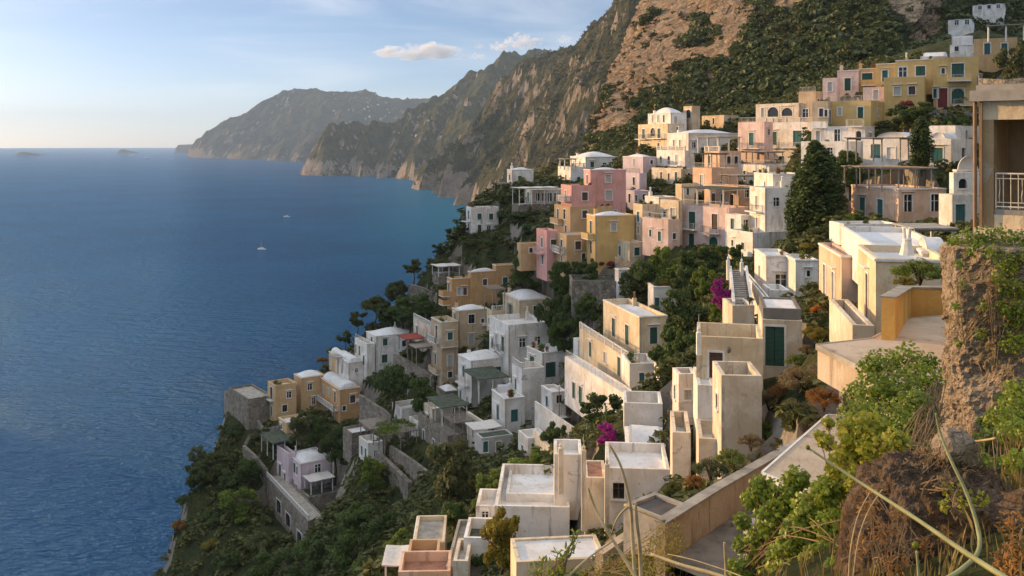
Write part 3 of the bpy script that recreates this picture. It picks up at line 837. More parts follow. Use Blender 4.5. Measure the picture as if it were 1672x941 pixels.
hs('cliff_house', 'pale pink house with a ribbed white dome standing over the arcaded cliff terrace', 'house', [
 (468, 491, 540, 757, 815, 166, 'V', 'd', {'hd': 1.9, 'par': .25, 'rm': None}, [(519, 765, 12, 'o'), (474, 758, 14, 'T'), (481, 764, 15, 'A'), (485, 769, 12, 'O'), (472, 781, 14, 'D'), (478, 790, 16, 'a'), (484, 801, 18, 'W'), (535, 796, 14, 'T')]),
 (452, 471, 482, 741, 800, 169, 'V', 'F', {'deco': False}, [(457, 770, 20, 'D'), (465, 781, 14, 'O')])])
hs('cliff_terrace', 'long stepped stone terrace with white balustrade and arches hanging on the cliff', 'terrace', [
 (435, 503, 531, 851, 905, 152, 'K', 'n', {'deco': False, 'rail': 'pL', 'deep': 10, 'ytl': 778, 'rm': 'c'}, [(455, 828, 20, 'X'), (470, 850, 20, 'X'), (489, 880, 20, 'X')])])
pergola('pergola', 'pale folding awning over the lawn behind the domed cliff house', (500, 508, 543, 788, 803, 163, {'L': 3.}), 'awning', cat='awning')
hs('garden_terrace', 'walled lawn terrace in front of the domed cliff house', 'terrace', [
 (490, 505, 556, 812, 846, 161, 'K', 'f', {'deco': False, 'rm': 'g', 'cor': False, 'par': .7})])
hs('small_white_annex', 'small white house with two blue doors under the reed pergola', 'house', [
 (586, 601, 625, 724, 756, 152, 'W', 'F', {'deco': False, 'bal': []}, [(591, 736, 14, 'T'), (597, 740, 14, 'T')])])
pergola('pergola', 'grey reed pergola beside the small white annex', (592, 606, 645, 702, 722, 156, {'L': 5.}), 'reed')
pergola('vine_pergola', 'leafy green vine pergola on the long garden terrace', (612, 628, 680, 712, 735, 146, {'L': 5.}), 'vine')
hs('rubble_house', 'rubble stone house with blue shutters and roof terrace in the shaded hollow', 'house', [
 (683, 731, 762, 712, 748, 138, 'K', 'F', {'deco': False, 'cor': False, 'rm': 'c'}, [(692, 712, 17, 'T'), (708, 729, 20, 'T'), (722, 742, 14, 'o')])])
pergola('pergola', 'low flat dark roof in a white frame above the rubble house', (703, 722, 762, 668, 690, 140, {'L': 6, 'noground': 1}), 'mossy')
pergola('pergola', 'white post and beam frame on the roof terrace of the rubble house', (722, 742, 772, 692, 712, 136, {'L': 4, 'noground': 1}), 'slats')
hs('green_roofed_shed', 'low shed with a sagging mossy roof and two small doors below the balustraded stair', 'shed', [
 (776, 787, 838, 716, 742, 128, 'G', 'n', {'deco': False, 'rm': 'g'}, [(793, 730, 16, 'T'), (814, 730, 15, 'O')])])
pergola('pergola', 'bluish sheet roof beside the shed with the mossy roof', (757, 776, 815, 704, 722, 131, {'L': 3, 'noground': 1}), 'awning', cat='lean-to')
# --- middle: white houses of the hollow
hs('white_canopied_house', 'white house with a small tiled hood above its green door', 'house', [
 (748, 769, 829, 589, 664, 150, 'W', 'd', {'hd': 1.5, 'ytl': 578, 'bal': [('L', 750, 766, 626, .8, 'w')]}, [(813, 608, 16, 'D', .62), (785, 610, 12, 'w'), (757, 607, 16, 'T'), (752, 645, 12, 'T'), (763, 655, 12, 'W')])])
pergola('pergola', 'flat mossy green roof on posts in front of the white house with the hooded door', (771, 782, 827, 622, 652, 143, {'L': 6.5}), 'mossy')
hs('white_dome_house', 'white house with tall green shutters and a smooth dome left of the long cream house', 'house', [
 (860, 885, 936, 576, 636, 140, 'W', 'f', {'t': 26}, [(869, 599, 30, 'D'), (899, 604, 22, 'D', .75), (861, 596, 10, 'o'), (917, 604, 20, 'W')]),
 (890, 899, 934, 573, 578, 146, 'W', 'd', {'hd': 2.2, 'deco': False, 'noground': 1, 't': 20}),
 (836, 852, 890, 603, 660, 137, 'W', 'F', {'deco': False, 'rail': 'pL'}, [(842, 628, 16, 'T')])])
hs('small_white_house', 'small white house with a little rounded dome below the white house with green shutters', 'house', [
 (803, 824, 857, 651, 715, 135, 'W', 'f', {'t': 21}, [(840, 679, 18, 'T', .6), (813, 674, 22, 'T'), (810, 700, 12, 'w')]),
 (806, 812, 845, 645, 660, 139, 'W', 'u', {'hd': 1.7, 'deco': False, 'noground': 1}),
 (848, 856, 869, 660, 700, 138, 'W', 'F', {'deco': False}, [(862, 684, 14, 'T')])])
hs('long_cream_house', 'long cream house stepping down in three storeys with green shutters and balustrades', 'house', [
 (985, 1044, 1090, 517, 600, 115, 'C', 'u', {'ytl': 489, 'par': .9, 'hd': .7, 'cor': True}, [(1002, 535, 27, 'D'), (1024, 547, 29, 'D')]),
 (946, 1030, 1046, 590, 648, 109, 'C', 'F', {'ytl': 536, 'deco': False, 'rail': 'pLR', 'par': .15}, [(964, 571, 22, 'D'), (988, 584, 16, 'w'), (1011, 599, 28, 'D')]),
 (922, 1022, 1044, 645, 700, 103, 'W', 'F', {'ytl': 582, 'deco': False, 'rail': 'wLR', 'par': .15}, [(937, 638, 24, 'D'), (948, 646, 26, 'D'), (968, 657, 18, 'T'), (990, 672, 18, 'T')])])
hs('green_door_vault', 'low stone undercroft with a green door beneath the balustraded stair terrace', 'house', [
 (868, 902, 934, 686, 715, 122, 'K', 'n', {'deco': False, 'ytl': 665}, [(879, 698, 20, 'D')])])
hs('garden_store', 'white garden store with blue shutters and grass growing on its roof', 'house', [
 (1059, 1067, 1106, 468, 512, 131, 'W', 'f', {'deco': False, 'rm': 'g', 'L': 4, 't': 3}, [(1073, 494, 14, 'T'), (1092, 500, 14, 'T')])])
hs('garden_retaining_wall', 'old stone retaining wall holding a planted terrace right of the trees', 'terrace', [
 (929, 934, 1012, 459, 492, 142, 'K', 'f', {'deco': False, 'rm': 'g', 'cor': False, 't': 0, 'L': 7})])
hs('white_courtyard', 'white courtyard wall below the long cream house', 'wall', [
 (1022, 1028, 1072, 594, 640, 106, 'W', 'F', {'deco': False, 't': 4, 'par': .9, 'L': 5}, [(1048, 618, 16, 'T')])])
# --- pale pink row in the middle right
hs('pale_pink_house', 'pale pink house with green shutters under a big terrace pergola', 'house', [
 (1110, 1190, 1228, 340, 415, 140, 'Q', 'F', {'ytl': 334, 'deco': False, 'rail': 'wL', 'bal': [('L', 1119, 1138, 374, .8, 'w'), ('L', 1150, 1176, 380, .9, 'b')]}, [(1130, 361, 27, 'D'), (1167, 362, 22, 'B'), (1129, 394, 22, 'D'), (1165, 397, 18, 'A', .9)])])
pergola('pergola', 'wide flat grey green pergola roof on the terrace of the pale pink house', (1117, 1181, 1226, 312, 340, 141, {'t': 34, 'noground': 1}), 'mossy')
hs('cream_corner_house', 'cream house with one tall shuttered window left of the pale pink house', 'house', [
 (1078, 1108, 1114, 328, 375, 146, 'C', 'F', {'t': 34, 'deco': True}, [(1099, 352, 22, 'W'), (1085, 350, 8, 'o')]),
 (1049, 1091, 1110, 359, 396, 141, 'Q', 'F', {'t': 34, 'deco': False, 'rail': 'wL'}, [(1062, 381, 10, 'T'), (1077, 386, 14, 'T'), (1101, 386, 9, 'o')]),
 (1034, 1049, 1080, 334, 372, 150, 'C', 'F', {'deco': False, 't': 20}, [(1042, 354, 15, 'T'), (1042, 376, 11, 'O'), (1061, 350, 6, 'o')])])
hs('orange_terrace_house', 'orange house with a balustraded terrace under green awnings', 'house', [
 (1131, 1162, 1206, 275, 318, 158, 'E', 'F', {'t': 24, 'deco': False, 'rail': 'wLR'}, [(1146, 297, 20, 'W'), (1176, 301, 7, 'o')]),
 (1150, 1175, 1210, 247, 285, 166, 'E', 'F', {'t': 24, 'deco': False, 'rail': 'pL'}, [(1158, 262, 14, 'T'), (1190, 262, 12, 'a'), (1202, 262, 12, 'a')])])
pergola('pergola', 'green awning on a frame over the orange house terrace', (1134, 1162, 1185, 253, 274, 159, {'t': 24, 'noground': 1}), 'awng', cat='awning')
pergola('pergola', 'cream roof slab on posts over the upper terrace of the orange house', (1140, 1172, 1207, 226, 246, 167, {'t': 24, 'noground': 1}), 'slab')
pergola('pergola', 'reed roof over the dining terrace right of the orange house', (1178, 1205, 1232, 289, 306, 150, {'t': 20, 'noground': 1}), 'reed')
hs('tall_white_house', 'tall plain white house with a big blank grey side wall beside the conifers', 'house', [
 (1224, 1249, 1316, 307, 400, 130, 'W', 'F', {'t': 10, 'deco': True, 'bal': [('L', 1226, 1245, 345, 1., 'b')]}, [(1236, 331, 19, 'W'), (1237, 368, 22, 'W')]),
 (1231, 1262, 1318, 284, 310, 136, 'W', 'f', {'t': 10, 'deco': False}, [(1249, 302, 9, 'W')]),
 (1189, 1229, 1306, 380, 425, 125, 'W', 'F', {'t': 22, 'deco': False}, [(1196, 397, 9, 'a'), (1213, 402, 10, 'S')])])
# --- white houses above them
hs('yellow_turret_villa', 'pale yellow villa with a white domed top storey and arched brick turret', 'house', [
 (1042, 1090, 1117, 202, 250, 198, 'C', 'F', {'t': 22, 'deco': False, 'bal': [('L', 1043, 1060, 227, 1.1, 'b'), ('L', 1064, 1086, 226, 1.1, 'b')]}, [(1051, 220, 16, 'T'), (1066, 216, 12, 'X'), (1076, 219, 16, 'D'), (1051, 241, 11, 'a'), (1075, 238, 8, 'a'), (1106, 210, 5, 'o')]),
 (1058, 1095, 1121, 184, 206, 201, 'W', 'd', {'t': 22, 'hd': 2.4, 'deco': True, 'par': .2}, [(1066, 194, 10, 'W'), (1075, 194, 10, 'W'), (1084, 194, 10, 'T'), (1103, 196, 9, 'W')]),
 (1116, 1130, 1143, 173, 222, 202, 'T', 'n', {'t': 22, 'deco': False}, [(1124, 186, 12, 'X')])])
hs('white_loft_house', 'long white house with a low white roof right of the yellow turret villa', 'house', [
 (1089, 1124, 1205, 217, 252, 190, 'W', 'd', {'t': 22, 'hd': 1.4}, [(1101, 236, 13, 'W'), (1111, 236, 13, 'W'), (1133, 237, 8, 'o')]),
 (1072, 1118, 1134, 246, 282, 184, 'W', 'F', {'t': 22, 'deco': False, 'rail': 'pL', 'bal': [('L', 1074, 1112, 270, 1., 'w')]}, [(1079, 261, 10, 'a'), (1105, 261, 14, 'W'), (1092, 262, 12, 'a')]),
 (1064, 1112, 1131, 276, 300, 178, 'S', 'F', {'t': 22, 'deco': False}, [(1080, 288, 12, 'O'), (1104, 289, 14, 'D'), (1092, 289, 10, 'O'), (1125, 288, 9, 'a')])])
hs('lilac_house', 'lilac house with a white roof and balconies right of the salmon pink house', 'house', [
 (1017, 1050, 1071, 256, 285, 190, 'V', 'd', {'t': 22, 'hd': .9}, [(1036, 266, 11, 'W'), (1064, 265, 6, 'o')]),
 (1020, 1044, 1056, 283, 312, 180, 'V', 'F', {'t': 22, 'deco': False, 'rail': 'bL'}, [(1035, 296, 12, 'a')]),
 (1020, 1036, 1063, 312, 340, 172, 'V', 'F', {'t': 22, 'deco': False}, [(1028, 324, 13, 'O'), (1036, 324, 8, 'O'), (1052, 322, 8, 'o')])])
hs('pink_fronted_mansion', 'broad white mansion with one pinkish front, tall shutters and a roof loggia', 'house', [
 (1205, 1248, 1262, 199, 262, 170, 'Q', 'F', {'t': 36, 'deco': False, 'rail': 'wL', 'bal': [('L', 1208, 1244, 242, .9, 'b')]}, [(1227, 227, 18, 'T')]),
 (1249, 1330, 1352, 199, 275, 171, 'W', 'F', {'t': 40, 'deco': False, 'rail': 'pL', 'bal': [('L', 1254, 1272, 241, .9, 'b'), ('L', 1279, 1312, 241, .9, 'w'), ('L', 1320, 1330, 238, .8, 'w')]}, [(1264, 226, 19, 'D'), (1302, 226, 22, 'T', .65), (1324, 226, 15, 'W'), (1297, 262, 17, 'a', .8), (1276, 262, 12, 'o')]),
 (1234, 1304, 1330, 168, 200, 176, 'S', 'n', {'t': 40, 'deco': False, 'rm': 'c'}, [(1262, 183, 14, 'X', 1.3), (1285, 183, 12, 'X', 1.5), (1246, 184, 13, 'W')]),
 (1304, 1332, 1342, 149, 200, 174, 'T', 'F', {'t': 45, 'deco': False, 'rail': 'wL'}, [(1315, 185, 12, 'o')])])
pergola('pergola', 'striped purple grey canopy on the balcony terrace under the pink fronted mansion', (1206, 1252, 1278, 250, 270, 164, {'t': 30, 'noground': 1}), 'reed', cat='canopy')
hs('white_terrace_block', 'white terrace block with dark arcade below the pink fronted mansion', 'house', [
 (1206, 1256, 1345, 270, 306, 158, 'W', 'F', {'t': 26, 'deco': False, 'rail': 'wLR'}, [(1216, 287, 14, 'O'), (1232, 287, 14, 'O'), (1281, 283, 10, 'o'), (1300, 284, 14, 'O')])])
# --- yellow houses at the top right
hs('yellow_square_house', 'saffron yellow house with two small square windows in a plain wall', 'house', [
 (1443, 1509, 1527, 125, 182, 150, 'Y', 'n', {'t': 63, 'deco': False, 'cor': False}, [(1465, 149, 12, 'w'), (1489, 148, 12, 'b')]),
 (1462, 1524, 1534, 96, 130, 155, 'Y', 'f', {'t': 63, 'deco': True}, [(1503, 116, 14, 'S', .9), (1474, 118, 14, 'o')])])
hs('yellow_balcony_house', 'big saffron yellow house with a crimson door and green balcony shutters', 'house', [
 (1524, 1598, 1626, 92, 182, 150, 'Y', 'F', {'t': 65, 'deco': False, 'bal': [('L', 1547, 1586, 132, 1.1, 'w'), ('L', 1556, 1588, 172, .9, 'w')]}, [(1564, 115, 20, 'D', .8), (1539, 160, 28, 'r'), (1564, 157, 22, 'A', .75), (1517, 153, 13, 'D'), (1540, 116, 8, 'a'), (1611, 112, 18, 'O')])])
hs('white_barrel_vault', 'white barrel vaulted attic on top of the saffron houses', 'house', [
 (1503, 1545, 1560, 91, 99, 158, 'W', 'v', {'t': 63, 'deco': False, 'hd': 2.0, 'noground': 1})])
hs('white_vault_house', 'white vaulted house above the big saffron house with the balcony', 'house', [
 (1551, 1592, 1606, 72, 92, 166, 'W', 'v', {'t': 63, 'deco': False, 'hd': 2.0}, [(1562, 80, 7, 'o')])])
hs('orange_upper_house', 'orange upper house with two blue doors under the vine slab', 'house', [
 (1590, 1661, 1690, 61, 98, 150, 'O', 'F', {'t': 63, 'deco': False}, [(1612, 80, 16, 'T'), (1640, 80, 16, 'T')])])
pergola('pergola', 'concrete slab pergola overgrown with green above the orange upper house', (1614, 1672, 1700, 42, 60, 147, {'t': 63, 'noground': 1}), 'slab')
hs('rosy_row_house', 'rose coloured row house with chimneys at the left end of the saffron houses', 'house', [
 (1343, 1366, 1372, 127, 160, 160, 'Q', 'F', {'t': 58, 'deco': False}, [(1355, 142, 13, 'W')]),
 (1367, 1402, 1409, 114, 160, 162, 'Q', 'f', {'t': 58, 'deco': True}, [(1384, 138, 18, 'D')])])
hs('narrow_yellow_house', 'narrow yellow house with green shutters left of the plain saffron house', 'house', [
 (1401, 1432, 1440, 111, 160, 161, 'Y', 'f', {'t': 60, 'deco': True, 'bal': [('L', 1408, 1441, 139, 1., 's')]}, [(1416, 127, 13, 'S', 1.1)]),
 (1430, 1462, 1470, 103, 150, 158, 'Y', 'f', {'t': 60, 'deco': False}, [(1445, 124, 16, 'T')]),
 (1409, 1443, 1449, 142, 175, 154, 'Q', 'F', {'t': 60, 'deco': False}, [(1430, 155, 14, 'W')])])
hs('yellow_terrace_house', 'yellow terrace house with roof balustrade above the grey white house', 'house', [
 (1351, 1422, 1444, 164, 205, 146, 'Y', 'F', {'t': 55, 'deco': False, 'rail': 'wL'}, [(1371, 182, 11, 'W'), (1405, 184, 16, 'D'), (1434, 184, 10, 'a')]),
 (1326, 1352, 1360, 165, 205, 148, 'T', 'F', {'t': 55, 'deco': False}, [(1341, 184, 12, 'a'), (1349, 185, 10, 'O')])])
hs('grey_white_house', 'greyish white house with solid balconies below the yellow terrace house', 'house', [
 (1325, 1412, 1428, 206, 252, 140, 'W', 'F', {'t': 50, 'deco': False, 'bal': [('L', 1328, 1352, 208, .7, 's'), ('L', 1384, 1411, 206, .8, 'w')]}, [(1367, 221, 17, 'O'), (1336, 222, 14, 'W'), (1402, 222, 14, 'a')]),
 (1308, 1380, 1408, 231, 282, 136, 'W', 'F', {'t': 45, 'deco': False}, [(1330, 248, 12, 'W'), (1355, 248, 12, 'o')])])
hs('long_vaulted_house', 'low white house with two long vaults and teal shutters behind the small cypress', 'house', [
 (1409, 1553, 1590, 227, 275, 122, 'W', 'n', {'t': 44, 'deco': False, 'cor': False}, [(1430, 247, 20, 'T', .7), (1530, 254, 22, 'T', .75), (1573, 250, 14, 'o', 1.), (1455, 250, 16, 'o')]),
 (1424, 1486, 1512, 226, 230, 126, 'W', 'u', {'t': 44, 'deco': False, 'noground': 1, 'hd': 1.2}),
 (1515, 1546, 1570, 226, 230, 124, 'W', 'u', {'t': 44, 'deco': False, 'noground': 1, 'hd': 1.1})])
pergola('pergola', 'brown reed pergola in front of the low white vaulted house', (1408, 1470, 1492, 228, 258, 117, {'t': 44, 'L': 7, 'W': 2.5}), 'reed')
hs('white_upper_house', 'plain white house with a dark blue door right of the long vaults', 'house', [
 (1510, 1560, 1600, 205, 240, 128, 'W', 'F', {'t': 44, 'deco': False}, [(1578, 222, 16, 'O')])])
hs('hillside_white_house', 'bluish white house with two small windows alone high on the dark hillside', 'house', [
 (1548, 1586, 1591, 31, 56, 290, 'W', 'f', {'t': 60, 'deco': False, 'noground': 1, 'deep': 8}, [(1562, 37, 7, 'o'), (1579, 36, 7, 'o')])])
hs('hillside_block', 'pale block with several windows at the top edge of the hillside', 'house', [
 (1588, 1640, 1650, 6, 34, 310, 'W', 'f', {'t': 60, 'deco': False, 'noground': 1, 'deep': 8}, [(1600, 12, 6, 'o'), (1615, 11, 6, 'o'), (1630, 10, 6, 'o')])])
# --- right middle distance
hs('peach_terrace_house', 'peach pink house with two teal doors under a timber roof terrace', 'house', [
 (1382, 1467, 1545, 308, 372, 112, 'E', 'F', {'t': 9, 'deco': False, 'par': .2, 'L': 11, 'cor': True}, [(1408, 340, 31, 'T'), (1437, 343, 31, 'T')])])
pergola('pergola', 'weathered timber pergola on the roof of the peach pink house', (1368, 1440, 1521, 277, 306, 114, {'t': 9, 'noground': 1, 'L': 9}), 'slats')
hs('peach_front_terrace', 'white walled planting terrace in front of the peach pink house', 'terrace', [
 (1357, 1378, 1468, 366, 392, 104, 'W', 'F', {'deco': False, 't': 4, 'L': 4, 'par': .7})])
hs('white_arched_house', 'white house with a rounded gable and teal door beside the tall weathered building', 'house', [
 (1533, 1555, 1604, 318, 385, 95, 'W', 'F', {'t': 16, 'deco': False}, [(1568, 354, 36, 'T')]),
 (1550, 1557, 1604, 282, 322, 97, 'W', 'F', {'t': 16, 'deco': False, 'noground': 1}, [(1572, 300, 14, 'X')]),
 (1556, 1562, 1604, 277, 282, 100, 'W', 'v', {'t': 16, 'deco': False, 'noground': 1, 'hd': 1.9})])
pergola('vaulted_canopy', 'small white curved canopy roof on posts above the foreground flat roofs', (1480, 1497, 1556, 378, 398, 74, {'t': -2, 'L': 4}), 'slab', cat='canopy')
hs('peach_door_house', 'peach house with two tall pale shutters and white flat roof behind the foreground house', 'house', [
 (1337, 1374, 1402, 417, 500, 70, 'E', 'f', {'ytl': 396, 'L': 9}, [(1347, 462, 52, 'W', .42), (1361, 475, 54, 'W', .42)])])
hs('cream_roofed_house', 'sunlit cream house with white roof, urn chimney and vault next to the ivy covered rock', 'house', [
 (1401, 1430, 1556, 422, 560, 50, 'C', 'f', {'ytl': 399, 'cor': True, 'deco': False}, [(1416, 486, 70, 'W', .36)]),
 (1500, 1506, 1556, 410, 416, 54, 'W', 'u', {'t': -16, 'L': 4.2, 'hd': .9, 'deco': False, 'noground': 1}),
 (1374, 1430, 1560, 404, 430, 60, 'W', 'f', {'t': -12, 'deco': False, 'noground': 1})])
hs('small_balcony', 'low sunlit parapet terrace with plants and chairs left of the cream house', 'terrace', [
 (1365, 1392, 1428, 531, 580, 47, 'S', 'F', {'t': -11, 'deco': False, 'L': 8, 'rm': 't', 'par': .8})])
hs('white_cube_house', 'white cube house with one dark window and a small step beside the stairs', 'house', [
 (1232, 1251, 1294, 417, 520, 100, 'W', 'f', {'ytl': 406, 'deco': False, 'par': .3}, [(1275, 459, 19, 'o', .8), (1240, 445, 20, 'W')]),
 (1290, 1299, 1336, 424, 520, 96, 'W', 'f', {'t': -3, 'deco': False, 'L': 5}, [(1320, 447, 9, 'a')]),
 (1249, 1259, 1290, 474, 520, 92, 'W', 'F', {'t': -3, 'deco': False, 'par': .5, 'L': 4})])
hs('white_ramp_wall', 'long white ramp wall descending left of the white cube house', 'wall', [
 (1208, 1249, 1256, 487, 540, 88, 'W', 'h', {'ytl': 437, 'deco': False, 'W': .5}, [(1222, 478, 30, 'W')])])
hs('stairway_wall', 'white walled landing at the foot of the stone stairs', 'terrace', [
 (1186, 1196, 1232, 499, 530, 84, 'S', 'F', {'t': 0, 'deco': False, 'L': 4})])
hs('grey_topped_house', 'white house with a dark grey parapet and a tall dark green door', 'house', [
 (1240, 1245, 1310, 522, 610, 66, 'S', 'n', {'t': -12, 'L': 6, 'deco': False}, [(1265, 566, 58, 'D', .46)]),
 (1241, 1246, 1308, 503, 521.5, 66.4, 'D', 'n', {'t': -12, 'L': 5, 'deco': False, 'deep': 0, 'noground': 1})])
hs('striped_roof_house', 'cream walled house with a striped white roof terrace and wall lamp', 'house', [
 (1134, 1137, 1246, 549, 640, 62, 'C', 'h', {'t': -12, 'L': 5, 'par': 1.2, 'deco': False}, [(1169, 597, 38, 'B')])])
hs('walled_yard', 'tall hollow walled yard with plaster peeling in front of the striped roof house', 'wall', [
 (1165, 1178, 1244, 613, 745, 54, 'S', 'h', {'ytl': 592, 'par': 2.2, 'L': 3.6, 'deco': False}, [(1171, 655, 22, 'b')])])
hs('white_side_tower', 'narrow white tower with roof basin left of the walled yard', 'house', [
 (1098, 1108, 1140, 611, 690, 68, 'W', 'F', {'t': 3, 'deco': False, 'par': .9}, [(1123, 645, 14, 'w'), (1102, 640, 20, 'T')]),
 (1136, 1139, 1168, 629, 715, 60, 'W', 'n', {'t': -8, 'L': 5, 'deco': False})])
hs('lower_yard', 'low sunlit walls round a small yard below the narrow white tower', 'wall', [
 (1120, 1141, 1194, 716, 780, 56, 'S', 'h', {'t': -9, 'L': 4, 'par': .9, 'deco': False}),
 (1084, 1098, 1128, 706, 770, 61, 'S', 'h', {'t': -8, 'L': 5, 'par': 1.1, 'deco': False})])
hs('white_stack_house', 'white flat roofed house with barred window and vaulted terrace behind the grey roof', 'house', [
 (985, 990, 1094, 764, 860, 68, 'W', 'F', {'t': -5, 'L': 6, 'deco': False, 'par': .7}, [(1010, 802, 24, 'o', .68)]),
 (1018, 1023, 1087, 726, 762, 74, 'W', 'u', {'t': -6, 'L': 4.8, 'hd': .9, 'deco': False, 'par': .1, 'noground': 1}),
 (1014, 1019, 1082, 658, 700, 80, 'W', 'h', {'t': -6, 'L': 4, 'par': 1.3, 'deco': False})])
hs('white_step_house', 'plain white wall block with a thin finial post left of the stacked white house', 'house', [
 (900, 905, 951, 742, 800, 77, 'W', 'F', {'t': -2, 'L': 4, 'deco': False}),
 (952, 955, 990, 780, 860, 72, 'S', 'n', {'t': -3, 'L': 4, 'deco': False, 'rm': 't'}, [])])
hs('white_roof_house', 'broad white house with a stepped sunlit roof terrace above the yellowing tree', 'house', [
 (803, 808, 930, 826, 880, 76, 'W', 'h', {'t': -3, 'L': 10, 'deco': False, 'par': 1.2}, []),
 (822, 826, 926, 806, 826, 80, 'W', 'F', {'t': -3, 'L': 6, 'deco': False, 'par': .35, 'noground': 1})])
hs('slab_roof_house', 'pale flat slab roof with a bright yellow side wall at the bottom edge', 'house', [
 (830, 843, 990, 918, 990, 56, 'C', 'n', {'t': 6, 'L': 3.4, 'deco': False})])
hs('terracotta_house', 'terracotta and ochre house with a small grey flat roof at the bottom left', 'house', [
 (672, 675, 726, 884, 941, 87, 'C', 'f', {'t': 2, 'L': 6, 'deco': False, 'rm': 'c'}, []),
 (656, 664, 716, 912, 960, 82, 'O', 'F', {'t': 2, 'L': 4, 'deco': False, 'rm': 't', 'cor': False}, []),
 (640, 650, 735, 934, 990, 78, 'E', 'F', {'t': 2, 'L': 4, 'deco': False, 'rm': 't', 'cor': False})])
pergola('pergola', 'small pale sheet roof at the left of the terracotta house', (623, 630, 666, 925, 941, 84, {'t': 2, 'L': 3.5}), 'awning', cat='lean-to')
hs('alley_terrace', 'dark paved terrace beside the terracotta house', 'terrace', [
 (722, 728, 760, 925, 960, 80, 'c', 'f', {'t': -3, 'L': 10, 'deco': False, 'rm': 'c'})])
hs('grey_flat_roof', 'dark grey tarred flat roof with a light patch below the long sunlit wall', 'house', [
 (1018, 1086, 1137, 850, 905, 37.5, 'c', 'n', {'t': 41, 'deco': False, 'rm': 'd'})])
# ------------------------------------------------------------------ terrace walls of rubble stone between the houses
M_RUB = wallmat('K')
sw = slabwall
sw('stone_wall', 'great rubble stone wall holding the vine garden above the bottom grove', [(612, 736, 149), (640, 762, 143), (666, 788, 138)], .7, 7.5, M_RUB)
sw('stone_wall', 'long stone garden wall with a green fence behind the reed pergola', [(586, 645, 168), (622, 668, 162), (662, 702, 153)], .6, 4.2, M_RUB)
sw('stone_wall', 'low stone wall between the two strips of the vine garden', [(636, 728, 148), (672, 752, 140), (706, 778, 132)], .5, 2.2, M_RUB)
sw('stone_wall', 'stone wall of the little garden below the left tower of the ochre villa', [(396, 728, 179), (415, 745, 176), (434, 768, 173)], .6, 4., M_RUB)
sw('stone_wall', 'stone wall under the left tower of the ochre villa', [(415, 682, 185), (428, 700, 181), (464, 694, 179)], .6, 3.5, M_RUB)
sw('stone_wall', 'planted stone terrace wall below the worn ochre house and red awning', [(642, 578, 176), (668, 592, 172), (704, 614, 166)], .7, 6.5, M_RUB)
sw('stone_wall', 'stone wall with green railing under the vine heaps right of the mustard house', [(1004, 418, 146), (1033, 432, 142), (1050, 428, 141)], .6, 3.5, M_RUB)
sw('stone_wall', 'stone retaining wall with a thin rail on the cliff under the lone pine', [(667, 464, 197), (690, 470, 195), (705, 478, 193)], .6, 4.5, M_RUB)
sw('stair_balustrade', 'white balustrade descending right of the small white house with the rounded dome', [(873, 655, 123), (905, 677, 118), (942, 702, 113)], .22, 1.1, stucco(WHITE, .8), 'balustrade')
sw('garden_wall', 'pale garden wall right of the rubble house', [(762, 672, 140), (790, 690, 135), (806, 712, 131)], .35, 2.2, stucco(SAND, 1.1))
sw('garden_wall', 'white garden wall running down below the garden store', [(1068, 590, 104), (1086, 615, 100), (1092, 650, 95)], .3, 2.4, stucco(WHITE, .8))
sw('garden_wall', 'grey wall at the left of the lawn below the stone retaining wall', [(870, 700, 118), (900, 735, 108)], .35, 2.2, stucco(SAND, 1.1))
sw('stone_wall', 'weathered stone wall with a parapet at the right edge under the orange upper house', [(1598, 128, 138), (1640, 130, 134), (1720, 122, 130)], .6, 4.5, M_RUB)
sw('stone_wall', 'stone bank wall under the crimson door', [(1505, 178, 146), (1550, 180, 144), (1600, 184, 140)], .6, 4.5, M_RUB)
pergola('pergola', 'red awning over the terrace left of the worn ochre tower', (654, 664, 690, 556, 572, 171, {'L': 4., 'noground': 1}), 'awnr', cat='awning')
pergola('pergola', 'thatched pergola on the terrace left of the worn ochre tower', (664, 680, 711, 570, 592, 168, {'L': 4.5, 'noground': 1}), 'reed')
# ------------------------------------------------------------------ small houses and sheds that fill the gaps
hs('small_white_block', 'small white block between the lilac house and the cream corner house', 'house', [(1053, 1076, 1106, 322, 348, 153, 'W', 'f', {'t': 24}, [(1064, 334, 10, 'o'), (1090, 334, 8, 'S')])])
hs('small_cream_block', 'small cream block left below the orange terrace house', 'house', [(1103, 1113, 1134, 301, 332, 152, 'C', 'F', {'t': 24, 'deco': False}, [(1123, 313, 10, 'T')])])
hs('salmon_terrace_room', 'salmon coloured terrace room with red doors behind the flat pergola', 'house', [(1150, 1206, 1230, 304, 345, 147, 'E', 'n', {'t': 28, 'deco': False, 'rm': 'c'}, [(1165, 325, 16, 'B'), (1180, 326, 16, 'D'), (1195, 327, 16, 'B')])])
hs('sunken_white_shed', 'sunken white shed with flat roof left of the rubble house', 'shed', [(668, 682, 704, 690, 712, 150, 'W', 'F', {'deco': False}, [(675, 702, 10, 'T')])])
hs('vaulted_white_shed', 'white vaulted shed right behind the ribbed dome of the cliff house', 'shed', [(536, 548, 575, 734, 756, 168, 'W', 'u', {'deco': False, 'hd': 1.2}, [(560, 747, 9, 'a')])])
hs('white_garden_shed', 'white garden shed under the vine heap right of the mustard house', 'shed', [(1004, 1010, 1030, 440, 466, 141, 'W', 'f', {'deco': False}, [(1017, 453, 14, 'T')])])
hs('low_white_terrace', 'low white walled terrace left of the yellow leaved tree', 'terrace', [(751, 757, 797, 878, 920, 73, 'W', 'F', {'t': -3, 'L': 4, 'deco': False, 'rm': 'g'})])
hs('small_parapet_block', 'small white parapet block at the left of the white roof terrace', 'house', [(773, 777, 812, 826, 860, 80, 'W', 'F', {'t': -3, 'L': 4, 'deco': False}, [(792, 842, 12, 'o')])])
